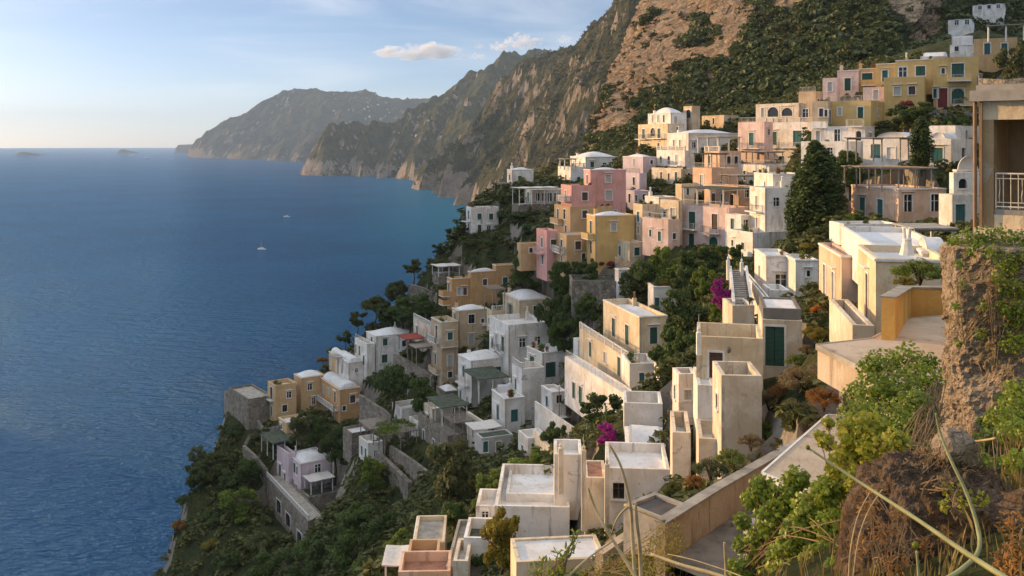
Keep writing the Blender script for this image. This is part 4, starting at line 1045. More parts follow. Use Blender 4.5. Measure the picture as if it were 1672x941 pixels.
hs('pale_bottom_box', 'pale box shaped house at the bottom edge right of the terracotta house', 'house', [(734, 740, 764, 916, 970, 70, 'S', 'F', {'t': -2, 'L': 4, 'deco': False})])
hs('stone_cottage', 'stone cottage with a white roof in the gap below the worn ochre house', 'house', [(712, 726, 752, 640, 668, 156, 'K', 'd', {'deco': False, 'hd': 1.}, [(740, 654, 12, 'T'), (719, 656, 14, 'o')])])
hs('low_terrace_house', 'low white terrace house between the grove and the white house with green shutters', 'house', [(936, 944, 968, 556, 580, 132, 'W', 'F', {'deco': False}, [(955, 568, 12, 'D')])])
hs('garden_wall_house', 'narrow whitewashed house squeezed behind the stair balustrade', 'house', [(884, 902, 924, 640, 670, 124, 'W', 'f', {'t': 22, 'deco': False}, [(893, 656, 16, 'T'), (913, 652, 12, 'o')])])
hs('low_stone_house', 'low stone house with a teal door above the lemon tree', 'house', [(560, 574, 606, 708, 736, 160, 'K', 'f', {'deco': False}, [(592, 723, 14, 'T')])])
hs('white_terrace_house', 'white terrace house with a dark door below the planted stone terrace', 'house', [(640, 656, 692, 668, 700, 156, 'W', 'F', {'deco': False, 'rail': 'wR'}, [(672, 686, 15, 'O'), (647, 684, 12, 'T'), (684, 684, 9, 'o')])])
hs('ochre_annex', 'small ochre annex below the left tower of the ochre villa', 'house', [(455, 468, 503, 690, 714, 177, 'O', 'f', {'deco': False}, [(486, 703, 12, 'T')])])
hs('sand_coloured_house', 'sand coloured flat house right of the white terrace house', 'house', [(692, 706, 738, 668, 700, 147, 'S', 'F', {'deco': False}, [(724, 685, 13, 'T'), (699, 685, 12, 'o')])])
hs('white_under_stair_house', 'white house with two teal doors below the stair balustrade', 'house', [(846, 862, 896, 716, 752, 117, 'W', 'F', {'deco': False}, [(872, 734, 18, 'T'), (887, 735, 16, 'O'), (853, 735, 14, 'T')])])
hs('brown_low_house', 'low brownish house at the foot of the wooded slope right of the brick turret', 'house', [(1146, 1182, 1206, 188, 208, 205, 'T', 'n', {'t': 24, 'deco': False, 'rm': 't'}, [(1165, 198, 9, 'O'), (1192, 198, 8, 'o')])])
hs('white_row_house', 'white row house with a balcony left of the tall white house', 'house', [(1184, 1210, 1226, 352, 385, 134, 'W', 'F', {'t': 26, 'deco': False}, [(1196, 366, 16, 'T'), (1218, 366, 12, 'o')])])
hs('cream_stair_house', 'cream house with green shutters right above the stone retaining wall', 'house', [(1000, 1028, 1052, 396, 428, 147, 'C', 'F', {'t': 20, 'deco': False}, [(1012, 410, 14, 'D'), (1040, 411, 12, 'S')])])
hs('white_gap_house', 'white house between the cypresses and the peach house', 'house', [(1338, 1366, 1386, 296, 330, 128, 'W', 'F', {'t': 20, 'deco': False}, [(1352, 312, 14, 'T'), (1376, 312, 10, 'o')])])
# ------------------------------------------------------------------ the slope of the town: one height field through the wall feet
def ctrl(*pts):
    for p in pts:
        q = P(*p[:3]); CTRL.append((q.x, q.y, q.z, 1.))
def ctrl_w(*pts):
    for p in pts: CTRL.append((p[0], p[1], p[2], 1.))
SIL = [(268, 941, 160), (285, 870, 166), (310, 800, 174), (345, 735, 182), (372, 690, 190), (415, 655, 194), (470, 628, 196), (530, 600, 196), (565, 575, 197), (600, 535, 199), (660, 480, 200), (700, 440, 202), (735, 395, 206), (770, 345, 212), (805, 318, 216), (830, 303, 225), (870, 300, 250)]
for s in SIL:
    q = P(*s); ctrl(s); d = Vector((-.66, .75, 0))
    for k, fz, dz in ((5, 1, -10), (14, .55, -6), (26, .2, 0), (40, 0, -5), (75, 0, -9)):
        e = q + d * k; CTRL.append((e.x, e.y, q.z * fz + dz if fz < 1 else q.z + dz, 1.))
ctrl((620, 941, 98), (560, 900, 122), (500, 890, 138), (450, 915, 146), (380, 900, 156), (320, 941, 155), (315, 860, 168), (360, 770, 178), (400, 730, 182), (415, 800, 170), (560, 810, 145), (655, 840, 127), (720, 870, 106), (765, 890, 93),
     (700, 775, 131), (640, 780, 142), (850, 755, 110), (960, 710, 100), (1000, 700, 94), (900, 490, 150), (1000, 455, 150), (1100, 440, 139), (1180, 470, 122), (1130, 570, 97), (1090, 600, 97), (1200, 455, 118), (1150, 520, 108), (960, 520, 140), (910, 560, 142),
     (850, 385, 183), (800, 425, 190), (760, 432, 196), (840, 345, 197), (890, 365, 180), (690, 490, 192), (640, 570, 182), (690, 650, 160), (725, 650, 152), (870, 440, 165), (930, 450, 155),
     (900, 292, 240), (1000, 262, 255), (1050, 225, 255), (1150, 205, 250), (1200, 188, 240), (1250, 178, 235), (1330, 162, 215), (1400, 142, 200), (1480, 112, 188), (1540, 88, 190), (1600, 50, 215), (1672, 75, 200), (1640, 150, 136), (1660, 160, 120),
     (1800, 200, 120), (1800, 330, 70), (1850, 100, 200), (1950, 60, 260), (1480, 195, 140), (1560, 185, 140), (1380, 300, 128), (1330, 380, 122), (1300, 400, 118),
     (1500, 560, 40), (1550, 560, 33), (1300, 690, 52), (1350, 645, 48), (1390, 622, 44), (1250, 722, 53), (1190, 940, 31), (1130, 985, 32), (1060, 930, 44), (990, 941, 52), (1250, 950, 26), (1300, 960, 19), (1290, 1000, 17), (1400, 760, 13), (1450, 900, 8.5), (1550, 880, 7.5), (1640, 880, 7.5), (1672, 760, 10), (1560, 720, 15), (1620, 700, 15.5), (1520, 640, 22), (1900, 700, 12), (2200, 700, 8), (2100, 400, 25), (900, 925, 60), (860, 941, 62))
ctrl_w((0, 0, H - 2.6), (3, 2, H - 2.2), (-4, 2, H - 6), (0, 5, H - 4.6), (-6, 10, H - 14), (0, 12, H - 8), (0, 20, H - 13), (3, 14, H - 7.5), (-4, 30, H - 24), (0, 45, H - 25.5), (6, 0, H - 1), (14, 4, H), (30, 20, H + 6), (60, 40, H + 14), (110, 80, H + 26), (120, 150, H + 26), (120, 250, H + 28), (30, -10, H + 4), (-10, -8, H - 12),
       (-20, 60, H - 48), (-25, 90, H - 55), (-45, 125, 40), (-75, 135, 4), (-100, 130, -6), (-40, 90, 42), (-70, 90, -2), (-30, 50, 52), (-60, 50, 0), (-22, 20, 76), (-50, 15, 10), (-30, -8, 80), (-100, 60, -8), (-120, 200, -9), (-125, 320, -9), (-60, 320, -9), (0, 320, 8), (-110, 0, -9), (60, 325, H - 6), (120, 325, H + 10), (25, 320, 70))

WALLPATH = [P(1086, 857, 35.8) - UP * 1.5, P(1180, 798, 40) - UP * 1.5, P(1290, 735, 46) - UP * 1.5, P(1350, 702, 49.5) - UP * 1.5]
def build_ground():
    A = np.array(CTRL, float)
    key = np.round(A[:, :2] / .7).astype(int); _, ix = np.unique(key, axis=0, return_index=True); A = A[ix]
    n = len(A); D = np.hypot(A[:, None, 0] - A[None, :, 0], A[:, None, 1] - A[None, :, 1])
    M = np.zeros((n + 3, n + 3)); M[:n, :n] = -D + np.eye(n) * 1.2
    M[:n, n] = 1; M[:n, n + 1:n + 3] = A[:, :2]; M[n:, :n] = M[:n, n:].T
    w = np.linalg.lstsq(M, np.concatenate([A[:, 2], [0, 0, 0]]), rcond=None)[0]
    st = .8; xs = np.arange(-130, 131, st); ys = np.arange(-12, 331, st)
    X, Y = np.meshgrid(xs, ys); Z = np.zeros_like(X)
    for r in range(len(ys)):
        d = np.hypot(X[r][:, None] - A[None, :, 0], Y[r][:, None] - A[None, :, 1])
        Z[r] = -d @ w[:n] + w[n] + w[n + 1] * X[r] + w[n + 2] * Y[r]
    gy, gx = np.gradient(Z, st); sl = np.hypot(gx, gy)
    far = np.clip((Y - 20) / 25, .12, 1)
    Z = Z + far * (fbm(X / 9, Y / 9, Z / 22, 5, 3, True) * (.35 + 1.5 * np.clip(sl - .9, 0, 1.6)) + fbm(X / 2.6, Y / 2.6, Z / 6, 3, 8) * .5)
    for (C, ex, ey, W, L, z) in PADS:
        u = (X - C.x) * ex.x + (Y - C.y) * ex.y; v = (X - C.x) * ey.x + (Y - C.y) * ey.y
        k = (u > -7) & (u < W + .8) & (v > -7) & (v < L + .8)
        Z = np.where(k, np.minimum(Z, z + .3 * np.maximum(0, np.maximum(-u, -v) - 1.2)), Z)
    for i in range(len(WALLPATH) - 1):          # the paved path is cut into the bank
        a, b = WALLPATH[i], WALLPATH[i + 1]; dx, dy = b.x - a.x, b.y - a.y; sx, sy = 2.9, -2.2; det = dx * sy - dy * sx
        u = ((X - a.x) * sy - (Y - a.y) * sx) / det; w_ = (dx * (Y - a.y) - dy * (X - a.x)) / det
        k = (u > -.1) & (u < 1.1) & (w_ > -.2) & (w_ < 1.2)
        Z = np.where(k, np.minimum(Z, a.z + u * (b.z - a.z) - .25 * w_ - .2), Z)
    return xs, ys, Z
GX, GY, GZ = build_ground()
def ground_z(x, y):
    i = (x - GX[0]) / (GX[1] - GX[0]); j = (y - GY[0]) / (GY[1] - GY[0])
    i = min(max(i, 0), len(GX) - 2.001); j = min(max(j, 0), len(GY) - 2.001)
    a, b = int(i), int(j); fx, fy = i - a, j - b
    return float(GZ[b, a] * (1 - fx) * (1 - fy) + GZ[b, a + 1] * fx * (1 - fy) + GZ[b + 1, a] * (1 - fx) * fy + GZ[b + 1, a + 1] * fx * fy)
def ground_hit(px, py, y0=4., y1=320.):
    y = y0
    while y < y1:
        q = P(px, py, y)
        if q.z < ground_z(q.x, q.y): return q
        y *= 1.004
    return P(px, py, y1)

M_GROUND = rockmat('rocky_scrub_slope', (.30, .265, .22), (.20, .175, .145), (.026, .036, .012), (.058, .062, .022), s=5., nz=(.30, .62), vegn=(.34, .5), bd=.5, warm=(.24, .18, .11))
ny, nx = GZ.shape
XX, YY = np.meshgrid(GX, GY)
V = np.stack([XX.ravel(), YY.ravel(), GZ.ravel()], 1)
ii = np.arange(ny * nx).reshape(ny, nx)
Fq = np.stack([ii[:-1, :-1].ravel(), ii[:-1, 1:].ravel(), ii[1:, 1:].ravel(), ii[1:, :-1].ravel()], 1)
tag(link('ground', np_mesh('ground', V, Fq, False), M_GROUND), kind='structure')

# ------------------------------------------------------------------ mountains: faces between a foot line and a crest line
def mountain(name, pairs, nu, nv, amp, lam, mat, seed, back, backdir=None, vamp=.15, bias=None, skew=.5, bulge=0., base_amp=.5, label=None, snap=True, cragk=.05, spurk=.9):
    n = len(pairs)
    if snap: pairs = [((a[0], a[1], H * F / (a[1] - Y0) * .998) if abs(H * F / (a[1] - Y0) / a[2] - 1) < .35 else a, b) for a, b in pairs]
    B = np.array([tuple(P(*p[0])) for p in pairs]); T = np.array([tuple(P(*p[1])) for p in pairs])
    pxs = np.array([(p[0][0], p[0][1], p[1][0], p[1][1]) for p in pairs], float)
    t = np.linspace(0, n - 1, nu)
    def samp(A): return np.stack([np.interp(t, np.arange(n), A[:, k]) for k in range(A.shape[1])], 1)
    B = samp(B); T = samp(T); pp = samp(pxs)
    v = np.linspace(-.06, 1, nv)[:, None, None]
    Pm = B[None] * (1 - v) + T[None] * v
    al = np.gradient(.5 * (B + T), axis=0); al[:, 2] = 0; al /= np.linalg.norm(al, axis=1, keepdims=True)
    out = np.stack([al[:, 1], -al[:, 0], 0 * al[:, 0]], 1)
    s = np.concatenate([[0], np.cumsum(np.linalg.norm(np.diff(.5 * (B + T), axis=0), axis=1))])
    S = np.broadcast_to(s[None, :], Pm.shape[:2]); Hh = Pm[:, :, 2]; vv = np.broadcast_to(v[:, :, 0], S.shape)
    spur = fbm(S / lam + skew * vv * 2, Hh / (lam * 3.2), 0, 2, seed, True)
    mid = fbm(S / lam * 2.7 + skew * vv * 1.2, Hh / (lam * 1.1), 3.3, 3, seed + 3, True)
    fine = fbm(S / lam * 8, Hh / (lam * .34), 1.7, 5, seed + 9, True)
    env = base_amp + (1 - base_amp) * np.clip(vv * 4, 0, 1); env = env * np.clip(np.linspace(0, 1, nu)[None] / .12, .12, 1) * (1 - .55 * np.clip(vv - .8, 0, 1) / .2)
    crag = fbm(S / lam * 17, Hh / lam * 1.5, 4.1, 4, seed + 13, True) + .45 * fbm(S / lam * 2.5, Hh / lam * 7.5, 9.1, 3, seed + 19, True)
    d = amp * (spur * spurk + mid * .42 + fine * .17 + crag * cragk) * env + amp * bulge * np.sin(np.pi * np.clip(vv, 0, 1))
    Q = Pm + out[None] * d[:, :, None]
    Q[:, :, 2] += amp * vamp * (mid * .5 + fine * .5 + .4 * fbm(S / lam * 26, vv * 30, 2.2, 3, seed + 31)) * np.clip(vv * 3, 0, 1)
    # land behind the crest falls away again
    nb = 10; k = np.linspace(0, 1, nb + 1)[1:, None, None]
    crest = Q[-1][None]
    Bk = crest - (out[None] if backdir is None else -np.array(backdir)[None, None]) * back * k + np.array([0, 0, 1.]) * (-(crest[:, :, 2:3] * .9) * k ** 1.3)
    Bk[:, :, 2] += amp * .15 * fbm(S[:nb] / lam, k[:, :, 0] * 4 + 0 * S[:nb], 5, 3, seed + 5)
    Q = np.concatenate([Q, Bk], 0); m = Q.shape[0]
    ii = np.arange(m * nu).reshape(m, nu)
    Fq = np.stack([ii[:-1, :-1].ravel(), ii[:-1, 1:].ravel(), ii[1:, 1:].ravel(), ii[1:, :-1].ravel()], 1)
    ppx = pp[None, :, 0] * (1 - v[:, :, 0]) + pp[None, :, 2] * v[:, :, 0]; ppy = pp[None, :, 1] * (1 - v[:, :, 0]) + pp[None, :, 3] * v[:, :, 0]
    bi = bias(ppx, ppy, vv) if bias else np.zeros(S.shape)
    bi = np.concatenate([bi, np.tile(bi[-1:], (nb, 1))], 0)
    o = link(name, np_mesh(name, Q.reshape(-1, 3), Fq, False, bi.ravel()), mat)
    tag(o, kind='structure')
    return Q, bi, pp

def hillmat(name, *a, **k):
    """rockmat whose scrub cover follows the 'tint' attribute of the mesh"""
    m = rockmat(name, *a, **k); t = m.node_tree
    mr = [n for n in t.nodes if n.type == 'MAP_RANGE' and n.inputs['To Min'].default_value == -.28 or n.type == 'MAP_RANGE' and abs(n.inputs['To Min'].default_value + .28) < 1e-4][0]
    at = t.nodes.new('ShaderNodeAttribute'); at.attribute_name = 'tint'
    ad = t.nodes.new('ShaderNodeMath'); ad.operation = 'ADD'
    to = mr.outputs[0].links[0].to_socket
    t.links.new(mr.outputs[0], ad.inputs[0]); t.links.new(at.outputs['Fac'], ad.inputs[1]); t.links.new(ad.outputs[0], to)
    return m
g3 = np.random.default_rng(3)
def bias1(x, y, v):
    edge = (x - 1195) * .72 + (y - 150) * .85        # the forest lies right of a line climbing to the right
    f = 1 / (1 + np.exp(-(edge + 26 * fbm(x / 60, y / 60, 0, 3, 5)) / 12.))
    out = -.42 + .78 * f
    for (cx, cy, rx, ry, a) in ((1465, 70, 62, 24, -1.5), (1392, 12, 22, 16, -1.4), (1275, 55, 16, 36, -1.1), (1570, 12, 60, 14, -1.2), (1120, 40, 70, 60, -.25), (1030, 120, 30, 60, -.2), (1400, 48, 30, 22, -.4)):
        out = out + a * np.exp(-((x - cx) / rx) ** 2 - ((y - cy) / ry) ** 2)
    out = out + .55 * np.exp(-((y - (x * -.62 + 880)) / 26.) ** 2) * (x < 1130)   # scrubby foot of the cliff
    out = out + .62 * np.clip(fbm(x / 26, y / 20, 3, 4, 44) - .26, 0, .5) / .5 * (x < 1300)
    return np.clip(out, -1., .6)
M_CLIFF = hillmat('warm_limestone_cliff', (.52, .385, .25), (.22, .155, .10), (.020, .028, .010), (.050, .055, .018), s=1.6, nz=(.30, .75), vegn=(.44, .60), bd=1.2, streak=.22, warm=(.36, .235, .13), crack=.17)
M_HILL = hillmat('scrubby_mountain_side', (.40, .32, .25), (.24, .19, .15), (.036, .042, .015), (.100, .088, .030), s=.55, nz=(.22, .66), vegn=(.34, .50), bd=2.0, streak=.4, warm=(.30, .20, .12))
M_FAR = hillmat('distant_coast', (.36, .30, .25), (.24, .20, .17), (.05, .055, .026), (.10, .090, .045), s=.12, nz=(.38, .80), vegn=(.36, .52), bd=4., streak=.4)
MT1 = mountain('cliff_mountain', [((866, 300, 330), (872, 294, 350)), ((930, 282, 318), (950, 247, 420)), ((975, 266, 312), (966, 185, 450)), ((1010, 255, 305), (985, 130, 480)), ((1050, 240, 300), (1022, 42, 520)), ((1120, 230, 290), (1055, -20, 560)),
 ((1250, 185, 275), (1200, -200, 650)), ((1400, 135, 262), (1450, -300, 720)), ((1560, 70, 300), (1650, -330, 800)), ((1800, 70, 300), (1900, -330, 800))], 860, 460, 15., 62., M_CLIFF, 4, 260., (.75, .66, 0.), snap=False, cragk=.42, bias=bias1, skew=0., base_amp=.25)
def spurs(name, lines, k, xr, yr, st, mat, seed, amp, lam, cliff, p=1.):
    """terrain made of crest lines and side spurs: every line carries two falling flanks"""
    xs = np.arange(xr[0], xr[1] + st, st); ys = np.arange(yr[0], yr[1] + st, st); X, Y = np.meshgrid(xs, ys)
    WX = X + lam * .22 * fbm(X / lam, Y / lam, 1, 3, seed) ; WY = Y + lam * .22 * fbm(X / lam, Y / lam, 7, 3, seed + 1)
    Z = np.full(X.shape, -60.)
    for ln in lines:
        q = [P(*a) for a in ln]
        for a, b in zip(q[:-1], q[1:]):
            dx, dy = b.x - a.x, b.y - a.y; L2 = dx * dx + dy * dy
            t = np.clip(((WX - a.x) * dx + (WY - a.y) * dy) / L2, 0, 1); d = np.hypot(WX - a.x - t * dx, WY - a.y - t * dy)
            Z = np.maximum(Z, a.z + t * (b.z - a.z) - k * d ** p)
    g = fbm(X / lam * 1.6, Y / lam * 1.6, 0, 2, seed + 2, True) * .55 + fbm(X / lam * 4.5, Y / lam * 4.5, Z / lam, 4, seed + 3, True) * .5 + fbm(X / lam * 16, Y / lam * 16, Z / lam * 4, 3, seed + 4, True) * .13
    Z = Z + amp * g * np.clip((Z + 20) / 90, .1, 1)
    cl = cliff * (.55 + .5 * fbm(X / lam * 1.8, Y / lam * 1.8, 2, 2, seed + 15)); e = np.clip(Z / (cliff * .9), 0, 1); Z = Z + cl * e * e * (3 - 2 * e) - cliff * .12
    ny, nx = X.shape; ii = np.arange(ny * nx).reshape(ny, nx)
    bi = .26 * fbm(X / lam * 1.3, Y / lam * 1.3, Z / lam * 1.5, 3, seed + 9) - .55 * np.exp(-np.clip(Z, 0, None) / (cliff * .55)) * (.55 + .9 * fbm(X / lam * 5, Y / lam * 5, Z / lam * 5, 3, seed + 14)) + .08
    Q = np.stack([X, Y, Z], 2)
    o = link(name, np_mesh(name, Q.reshape(-1, 3), np.stack([ii[:-1, :-1].ravel(), ii[:-1, 1:].ravel(), ii[1:, 1:].ravel(), ii[1:, :-1].ravel()], 1), False, bi.ravel()), mat)
    tag(o, kind='structure')
    return Q, bi, None
MT2 = spurs('mountain', [[(673, 312, 2430), (683, 288, 2500), (692, 269, 2560), (738, 235, 2620), (780, 211, 2600), (815, 180, 2550), (857, 136, 2450), (901, 99, 2300), (976, 44, 2000), (1030, 3, 1700), (1100, -90, 1500), (1300, -190, 1400)],
  [(857, 136, 2450), (845, 178, 2330), (800, 222, 2250), (752, 262, 2200), (712, 312, 2160)], [(901, 99, 2300), (895, 150, 2120), (850, 222, 1980), (802, 270, 1930), (760, 316, 1900)],
  [(976, 44, 2000), (962, 110, 1820), (910, 190, 1700), (862, 250, 1640), (822, 310, 1600)], [(1030, 3, 1700), (1010, 90, 1500), (950, 190, 1380), (905, 270, 1330)], [(815, 180, 2550), (780, 232, 2430), (735, 278, 2370), (700, 315, 2330)]],
  1.42, (-380, 640), (950, 2950), 5., M_HILL, 21, 40., 230., 36.)
MT3 = spurs('mountain', [[(524, 286, 3520), (529, 268, 3540), (540, 250, 3580), (578, 218, 3800), (636, 204, 4000), (700, 186, 4150), (738, 168, 4200), (752, 150, 4200), (786, 119, 4200), (813, 106, 4200), (874, 100, 4300), (905, 97, 4400), (980, 112, 4500)],
  [(578, 218, 3800), (560, 256, 3600), (545, 286, 3480)], [(636, 204, 4000), (612, 250, 3620), (590, 288, 3400)], [(700, 186, 4150), (668, 240, 3650), (640, 290, 3250)], [(752, 150, 4200), (722, 220, 3600), (690, 288, 3100)], [(813, 106, 4200), (790, 190, 3600), (745, 280, 2980)], [(905, 97, 4400), (860, 200, 3500), (800, 280, 2950)]],
  .95, (-1000, 700), (2750, 5000), 9., M_HILL, 33, 70., 440., 50.)
MT4 = spurs('headland', [[(333, 257, 7600), (350, 250, 7700), (366, 243, 7900), (395, 222, 8000), (432, 203, 8000), (466, 190, 8000), (480, 174, 8000), (492, 166, 8000), (537, 156, 8000), (592, 161, 8000), (629, 167, 8000), (663, 170, 8000), (711, 177, 8000), (800, 190, 8000)],
  [(395, 222, 8000), (378, 246, 7500), (362, 260, 7100)], [(432, 203, 8000), (408, 240, 7300), (390, 261, 6700)], [(490, 166, 8000), (460, 222, 7000), (432, 263, 6250)], [(537, 156, 8000), (512, 215, 6800), (482, 265, 5900)], [(592, 161, 8000), (566, 222, 6500), (532, 268, 5450)], [(663, 170, 8000), (630, 230, 6200), (590, 272, 5000)]],
  .52, (-3000, 0), (4600, 9200), 17., M_FAR, 41, 95., 800., 55.)
MT5 = mountain('headland', [((283, 250, 15000), (285, 247, 11300)), ((289, 250, 15000), (291, 237, 11300)), ((297, 250, 15000), (299, 239, 11300)), ((304, 250, 15000), (305, 236.5, 11300)), ((316, 250, 15000), (317, 240, 11300)), ((326, 250, 15000), (330, 238, 11300)), ((340, 251, 14500), (346, 233, 11300)), ((360, 252, 14000), (366, 224, 11300)), ((385, 252, 14000), (392, 211, 11300)), ((405, 252, 14000), (412, 202, 11300)), ((430, 252, 14000), (440, 207, 11300)), ((480, 252, 14000), (500, 220, 11300))], 220, 60, 90., 900., M_FAR, 55, 900., (.75, .66, 0.), vamp=.1, base_amp=.3)
def islet(label, pts, Y, seed):
    m = [((p[0], Y0 + H * F / Y + .4, Y), (p[0], p[1], Y + 120)) for p in pts]
    return mountain('island', m, 80, 24, 25., 160., M_FAR, seed, 250., base_amp=.2)
islet('', [(25, 253.5), (30, 249.8), (38, 248.3), (46, 249.5), (52, 251), (56, 253.5)], H * F / (254 - Y0), 61)
islet('', [(191, 250), (196, 245), (201, 243.8), (208, 246), (214, 247.5), (218, 249.8)], H * F / (250.3 - Y0), 62)

# ------------------------------------------------------------------ sea
def sea_material():
    t = NT('sea_water'); v = t.coords('Object', rand=False)
    mp = t.n('ShaderNodeMapping'); t.l(v, mp.inputs['Vector']); mp.inputs['Rotation'].default_value = (0, 0, R(24)); mp.inputs['Scale'].default_value = (1, 2.1, 1)
    a = t.noise(mp.outputs[0], .07, 3, .55, .6); b = t.noise(mp.outputs[0], .26, 4, .6, .5); c = t.noise(mp.outputs[0], .8, 4, .6); w = t.noise(v, .004, 4, .6)
    h = t.math('ADD', t.math('MULTIPLY', a, 3.), t.math('ADD', t.math('MULTIPLY', b, 1.6), t.math('MULTIPLY', c, .38)))
    bp = t.bump(h, 2.1, 1.)
    sx = t.n('ShaderNodeSeparateXYZ'); t.l(v, sx.inputs[0])     # pale shelving bed along the far shore
    ra = t.math('DIVIDE', sx.outputs[0], t.math('ADD', sx.outputs[1], 1.)); sh = t.math('MULTIPLY', t.ramp(ra, -.22, -.05), t.math('MULTIPLY', t.ramp(sx.outputs[1], 700., 1500.), t.ramp(sx.outputs[1], 4200., 2600.)))
    col = t.mix(t.ramp(w, .35, .65), (.002, .052, .145), (.003, .072, .185))
    col = t.mix(t.math('MULTIPLY', sh, .8), col, (.004, .15, .26))
    df = t.n('ShaderNodeBsdfDiffuse'); t.l(col, df.inputs['Color']); t.l(bp, df.inputs['Normal'])
    gl = t.n('ShaderNodeBsdfGlossy'); gl.inputs['Color'].default_value = (.50, .74, 1., 1); gl.inputs['Roughness'].default_value = .07; t.l(bp, gl.inputs['Normal'])
    fr = t.n('ShaderNodeFresnel'); fr.inputs['IOR'].default_value = 1.333; t.l(bp, fr.inputs['Normal'])
    mx = t.n('ShaderNodeMixShader'); t.l(t.math('MULTIPLY', fr.outputs[0], .74), mx.inputs[0]); t.l(df.outputs[0], mx.inputs[1]); t.l(gl.outputs[0], mx.inputs[2]); t.l(mx.outputs[0], t.out.inputs['Surface'])
    return t.m
n = 96; Vs = [(0, 0, 0)] + [(r * math.cos(2 * math.pi * k / n), r * math.sin(2 * math.pi * k / n), 0) for r in (300, 1500, 6000, 22000) for k in range(n)]
fs = [(0, 1 + k, 1 + (k + 1) % n) for k in range(n)]
for j in range(3): fs += [(1 + j * n + k, 1 + (j + 1) * n + k, 1 + (j + 1) * n + (k + 1) % n, 1 + j * n + (k + 1) % n) for k in range(n)]
mm = MB(); mm.v = Vs; mm.f = fs
tag(mm.build('sea', sea_material()), kind='structure')
# ------------------------------------------------------------------ trees and shrubs of the town
def T(px, py, r, Y, kind, mat, name, label, cat='tree', var=0, sq=1., group=None, lean=(0, 0), top=None):
    """crown centre (px,py), half width r in photo pixels, at distance Y"""
    if kind in ('bush', 'fine'):            # a bush sits where the slope is seen through its foot
        hq = ground_hit(px, py + r * .55)
        if abs(hq.y / Y - 1) < .22: Y = hq.y
    elif Y < 178: r *= 1.22
    elif name == 'pine_tree': r *= 1.25
    c = P(px, py, Y); rad = r / F * Y
    x, y = c.x - lean[0], c.y - lean[1]
    gz = ground_z(x, y)
    vh = {'round': .86 * sq, 'umbrella': .5 * sq, 'cypress': 1., 'bush': .8 * sq, 'fine': .8 * sq}[kind] * rad
    tz = c.z + vh
    if top is not None: tz = P(px, top, Y).z
    h = max(tz - gz, vh * (1.15 if kind in ('bush', 'fine') else 1.9))
    if kind in ('bush', 'fine'):
        gz = max(tz - vh * 1.35, min(gz, tz - vh * 1.1)); h = tz - gz
    if kind == 'round' and name != 'pine_tree' and h > 2.1 * vh:       # leafy nearly to the ground
        sq = min(sq * 1.75, sq * h * .46 / vh)
    return tree(name, label, cat, (x, y, gz), h, rad, kind, mat, var, lean=lean, sq=sq, group=group)
PINES = 'pines along the cliff edge'
T(675, 437, 15, 199, 'round', 'pine', 'pine_tree', 'lone pine with a bare trunk standing clear against the sea', var=1, sq=.85, group=PINES)
T(650, 478, 20, 197, 'round', 'pine', 'pine_tree', 'pointed pine next above the two lower pines on the left edge', var=2, group=PINES)
T(613, 502, 18, 198, 'umbrella', 'pine', 'pine_tree', 'spreading flat pine halfway down the left edge above the white two storey house', var=1, sq=1.5, group=PINES)
T(583, 523, 14, 198, 'round', 'pine', 'pine_tree', 'small round pine on a thin trunk left of the spreading pine', var=3, group=PINES)
T(563, 552, 11, 198, 'round', 'dark', 'pine_tree', 'little dark pine lowest at the edge above the ochre villa', var=0, group=PINES)
T(630, 515, 20, 194, 'round', 'dark', 'pine_tree', 'dark bushy pine right behind the spreading pine', var=4, group=PINES)
T(655, 505, 22, 192, 'round', 'mid', 'pine_tree', 'mid green pine between the spreading pine and the orange house', var=5, group=PINES)
T(690, 500, 22, 188, 'round', 'mid', 'pine_tree', 'rounded green tree touching the left side of the orange house', var=2, group=PINES)
T(668, 520, 18, 188, 'round', 'dark', 'pine_tree', 'dark low tree below the rounded tree left of the orange house', var=1, group=PINES)
T(545, 575, 12, 196, 'bush', 'dark', 'shrub', 'dark shrub hanging over the sea left of the little ochre house', 'shrub', 1)
T(527, 590, 10, 196, 'bush', 'rust', 'shrub', 'reddish shrub at the corner left of the white canopy', 'shrub', 2)
T(716, 408, 13, 203, 'round', 'dark', 'evergreen_oak', 'dark oak at the left end of the cliff scrub under the white cliff villa', var=3)
T(738, 393, 15, 204, 'round', 'dark', 'evergreen_oak', 'dark oak just below the balcony of the white cliff villa', var=4)
T(768, 397, 16, 200, 'bush', 'dark', 'shrub', 'wide dark shrub under the ground floor of the cliff villa', 'shrub', 0, .6)
T(722, 430, 14, 199, 'bush', 'olive', 'shrub', 'grey green shrub left of the torn tarpaulin', 'shrub', 1)
T(800, 398, 15, 196, 'bush', 'mid', 'shrub', 'green shrub on the rock right of the cliff villa', 'shrub', 2, .6)
T(825, 352, 14, 194, 'bush', 'dark', 'shrub', 'dark bush hugging the right wall of the cliff villa', 'shrub', 1, 1.)
T(850, 352, 20, 193, 'bush', 'dark', 'shrub', 'dark bush hanging under the restaurant terrace wall', 'shrub', 0, .5)
T(868, 372, 16, 186, 'bush', 'dark', 'shrub', 'dark shrub on the grey crag left of the pink house', 'shrub', 2, .7)
T(830, 445, 15, 176, 'bush', 'mid', 'shrub', 'green bush behind the right tower of the orange house', 'shrub', 1)
T(855, 424, 20, 166, 'round', 'mid', 'broadleaf_tree', 'rounded tree in front of the low ochre house', var=1)
T(852, 462, 22, 160, 'bush', 'dark', 'shrub', 'dark thicket between the orange house and the cream vaulted house', 'shrub', 0, .8)
T(884, 470, 20, 158, 'bush', 'mid', 'shrub', 'green thicket behind the big white vault', 'shrub', 2, .7)
T(914, 444, 21, 152, 'round', 'mid', 'broadleaf_tree', 'round green tree in front of the ochre house', var=2)
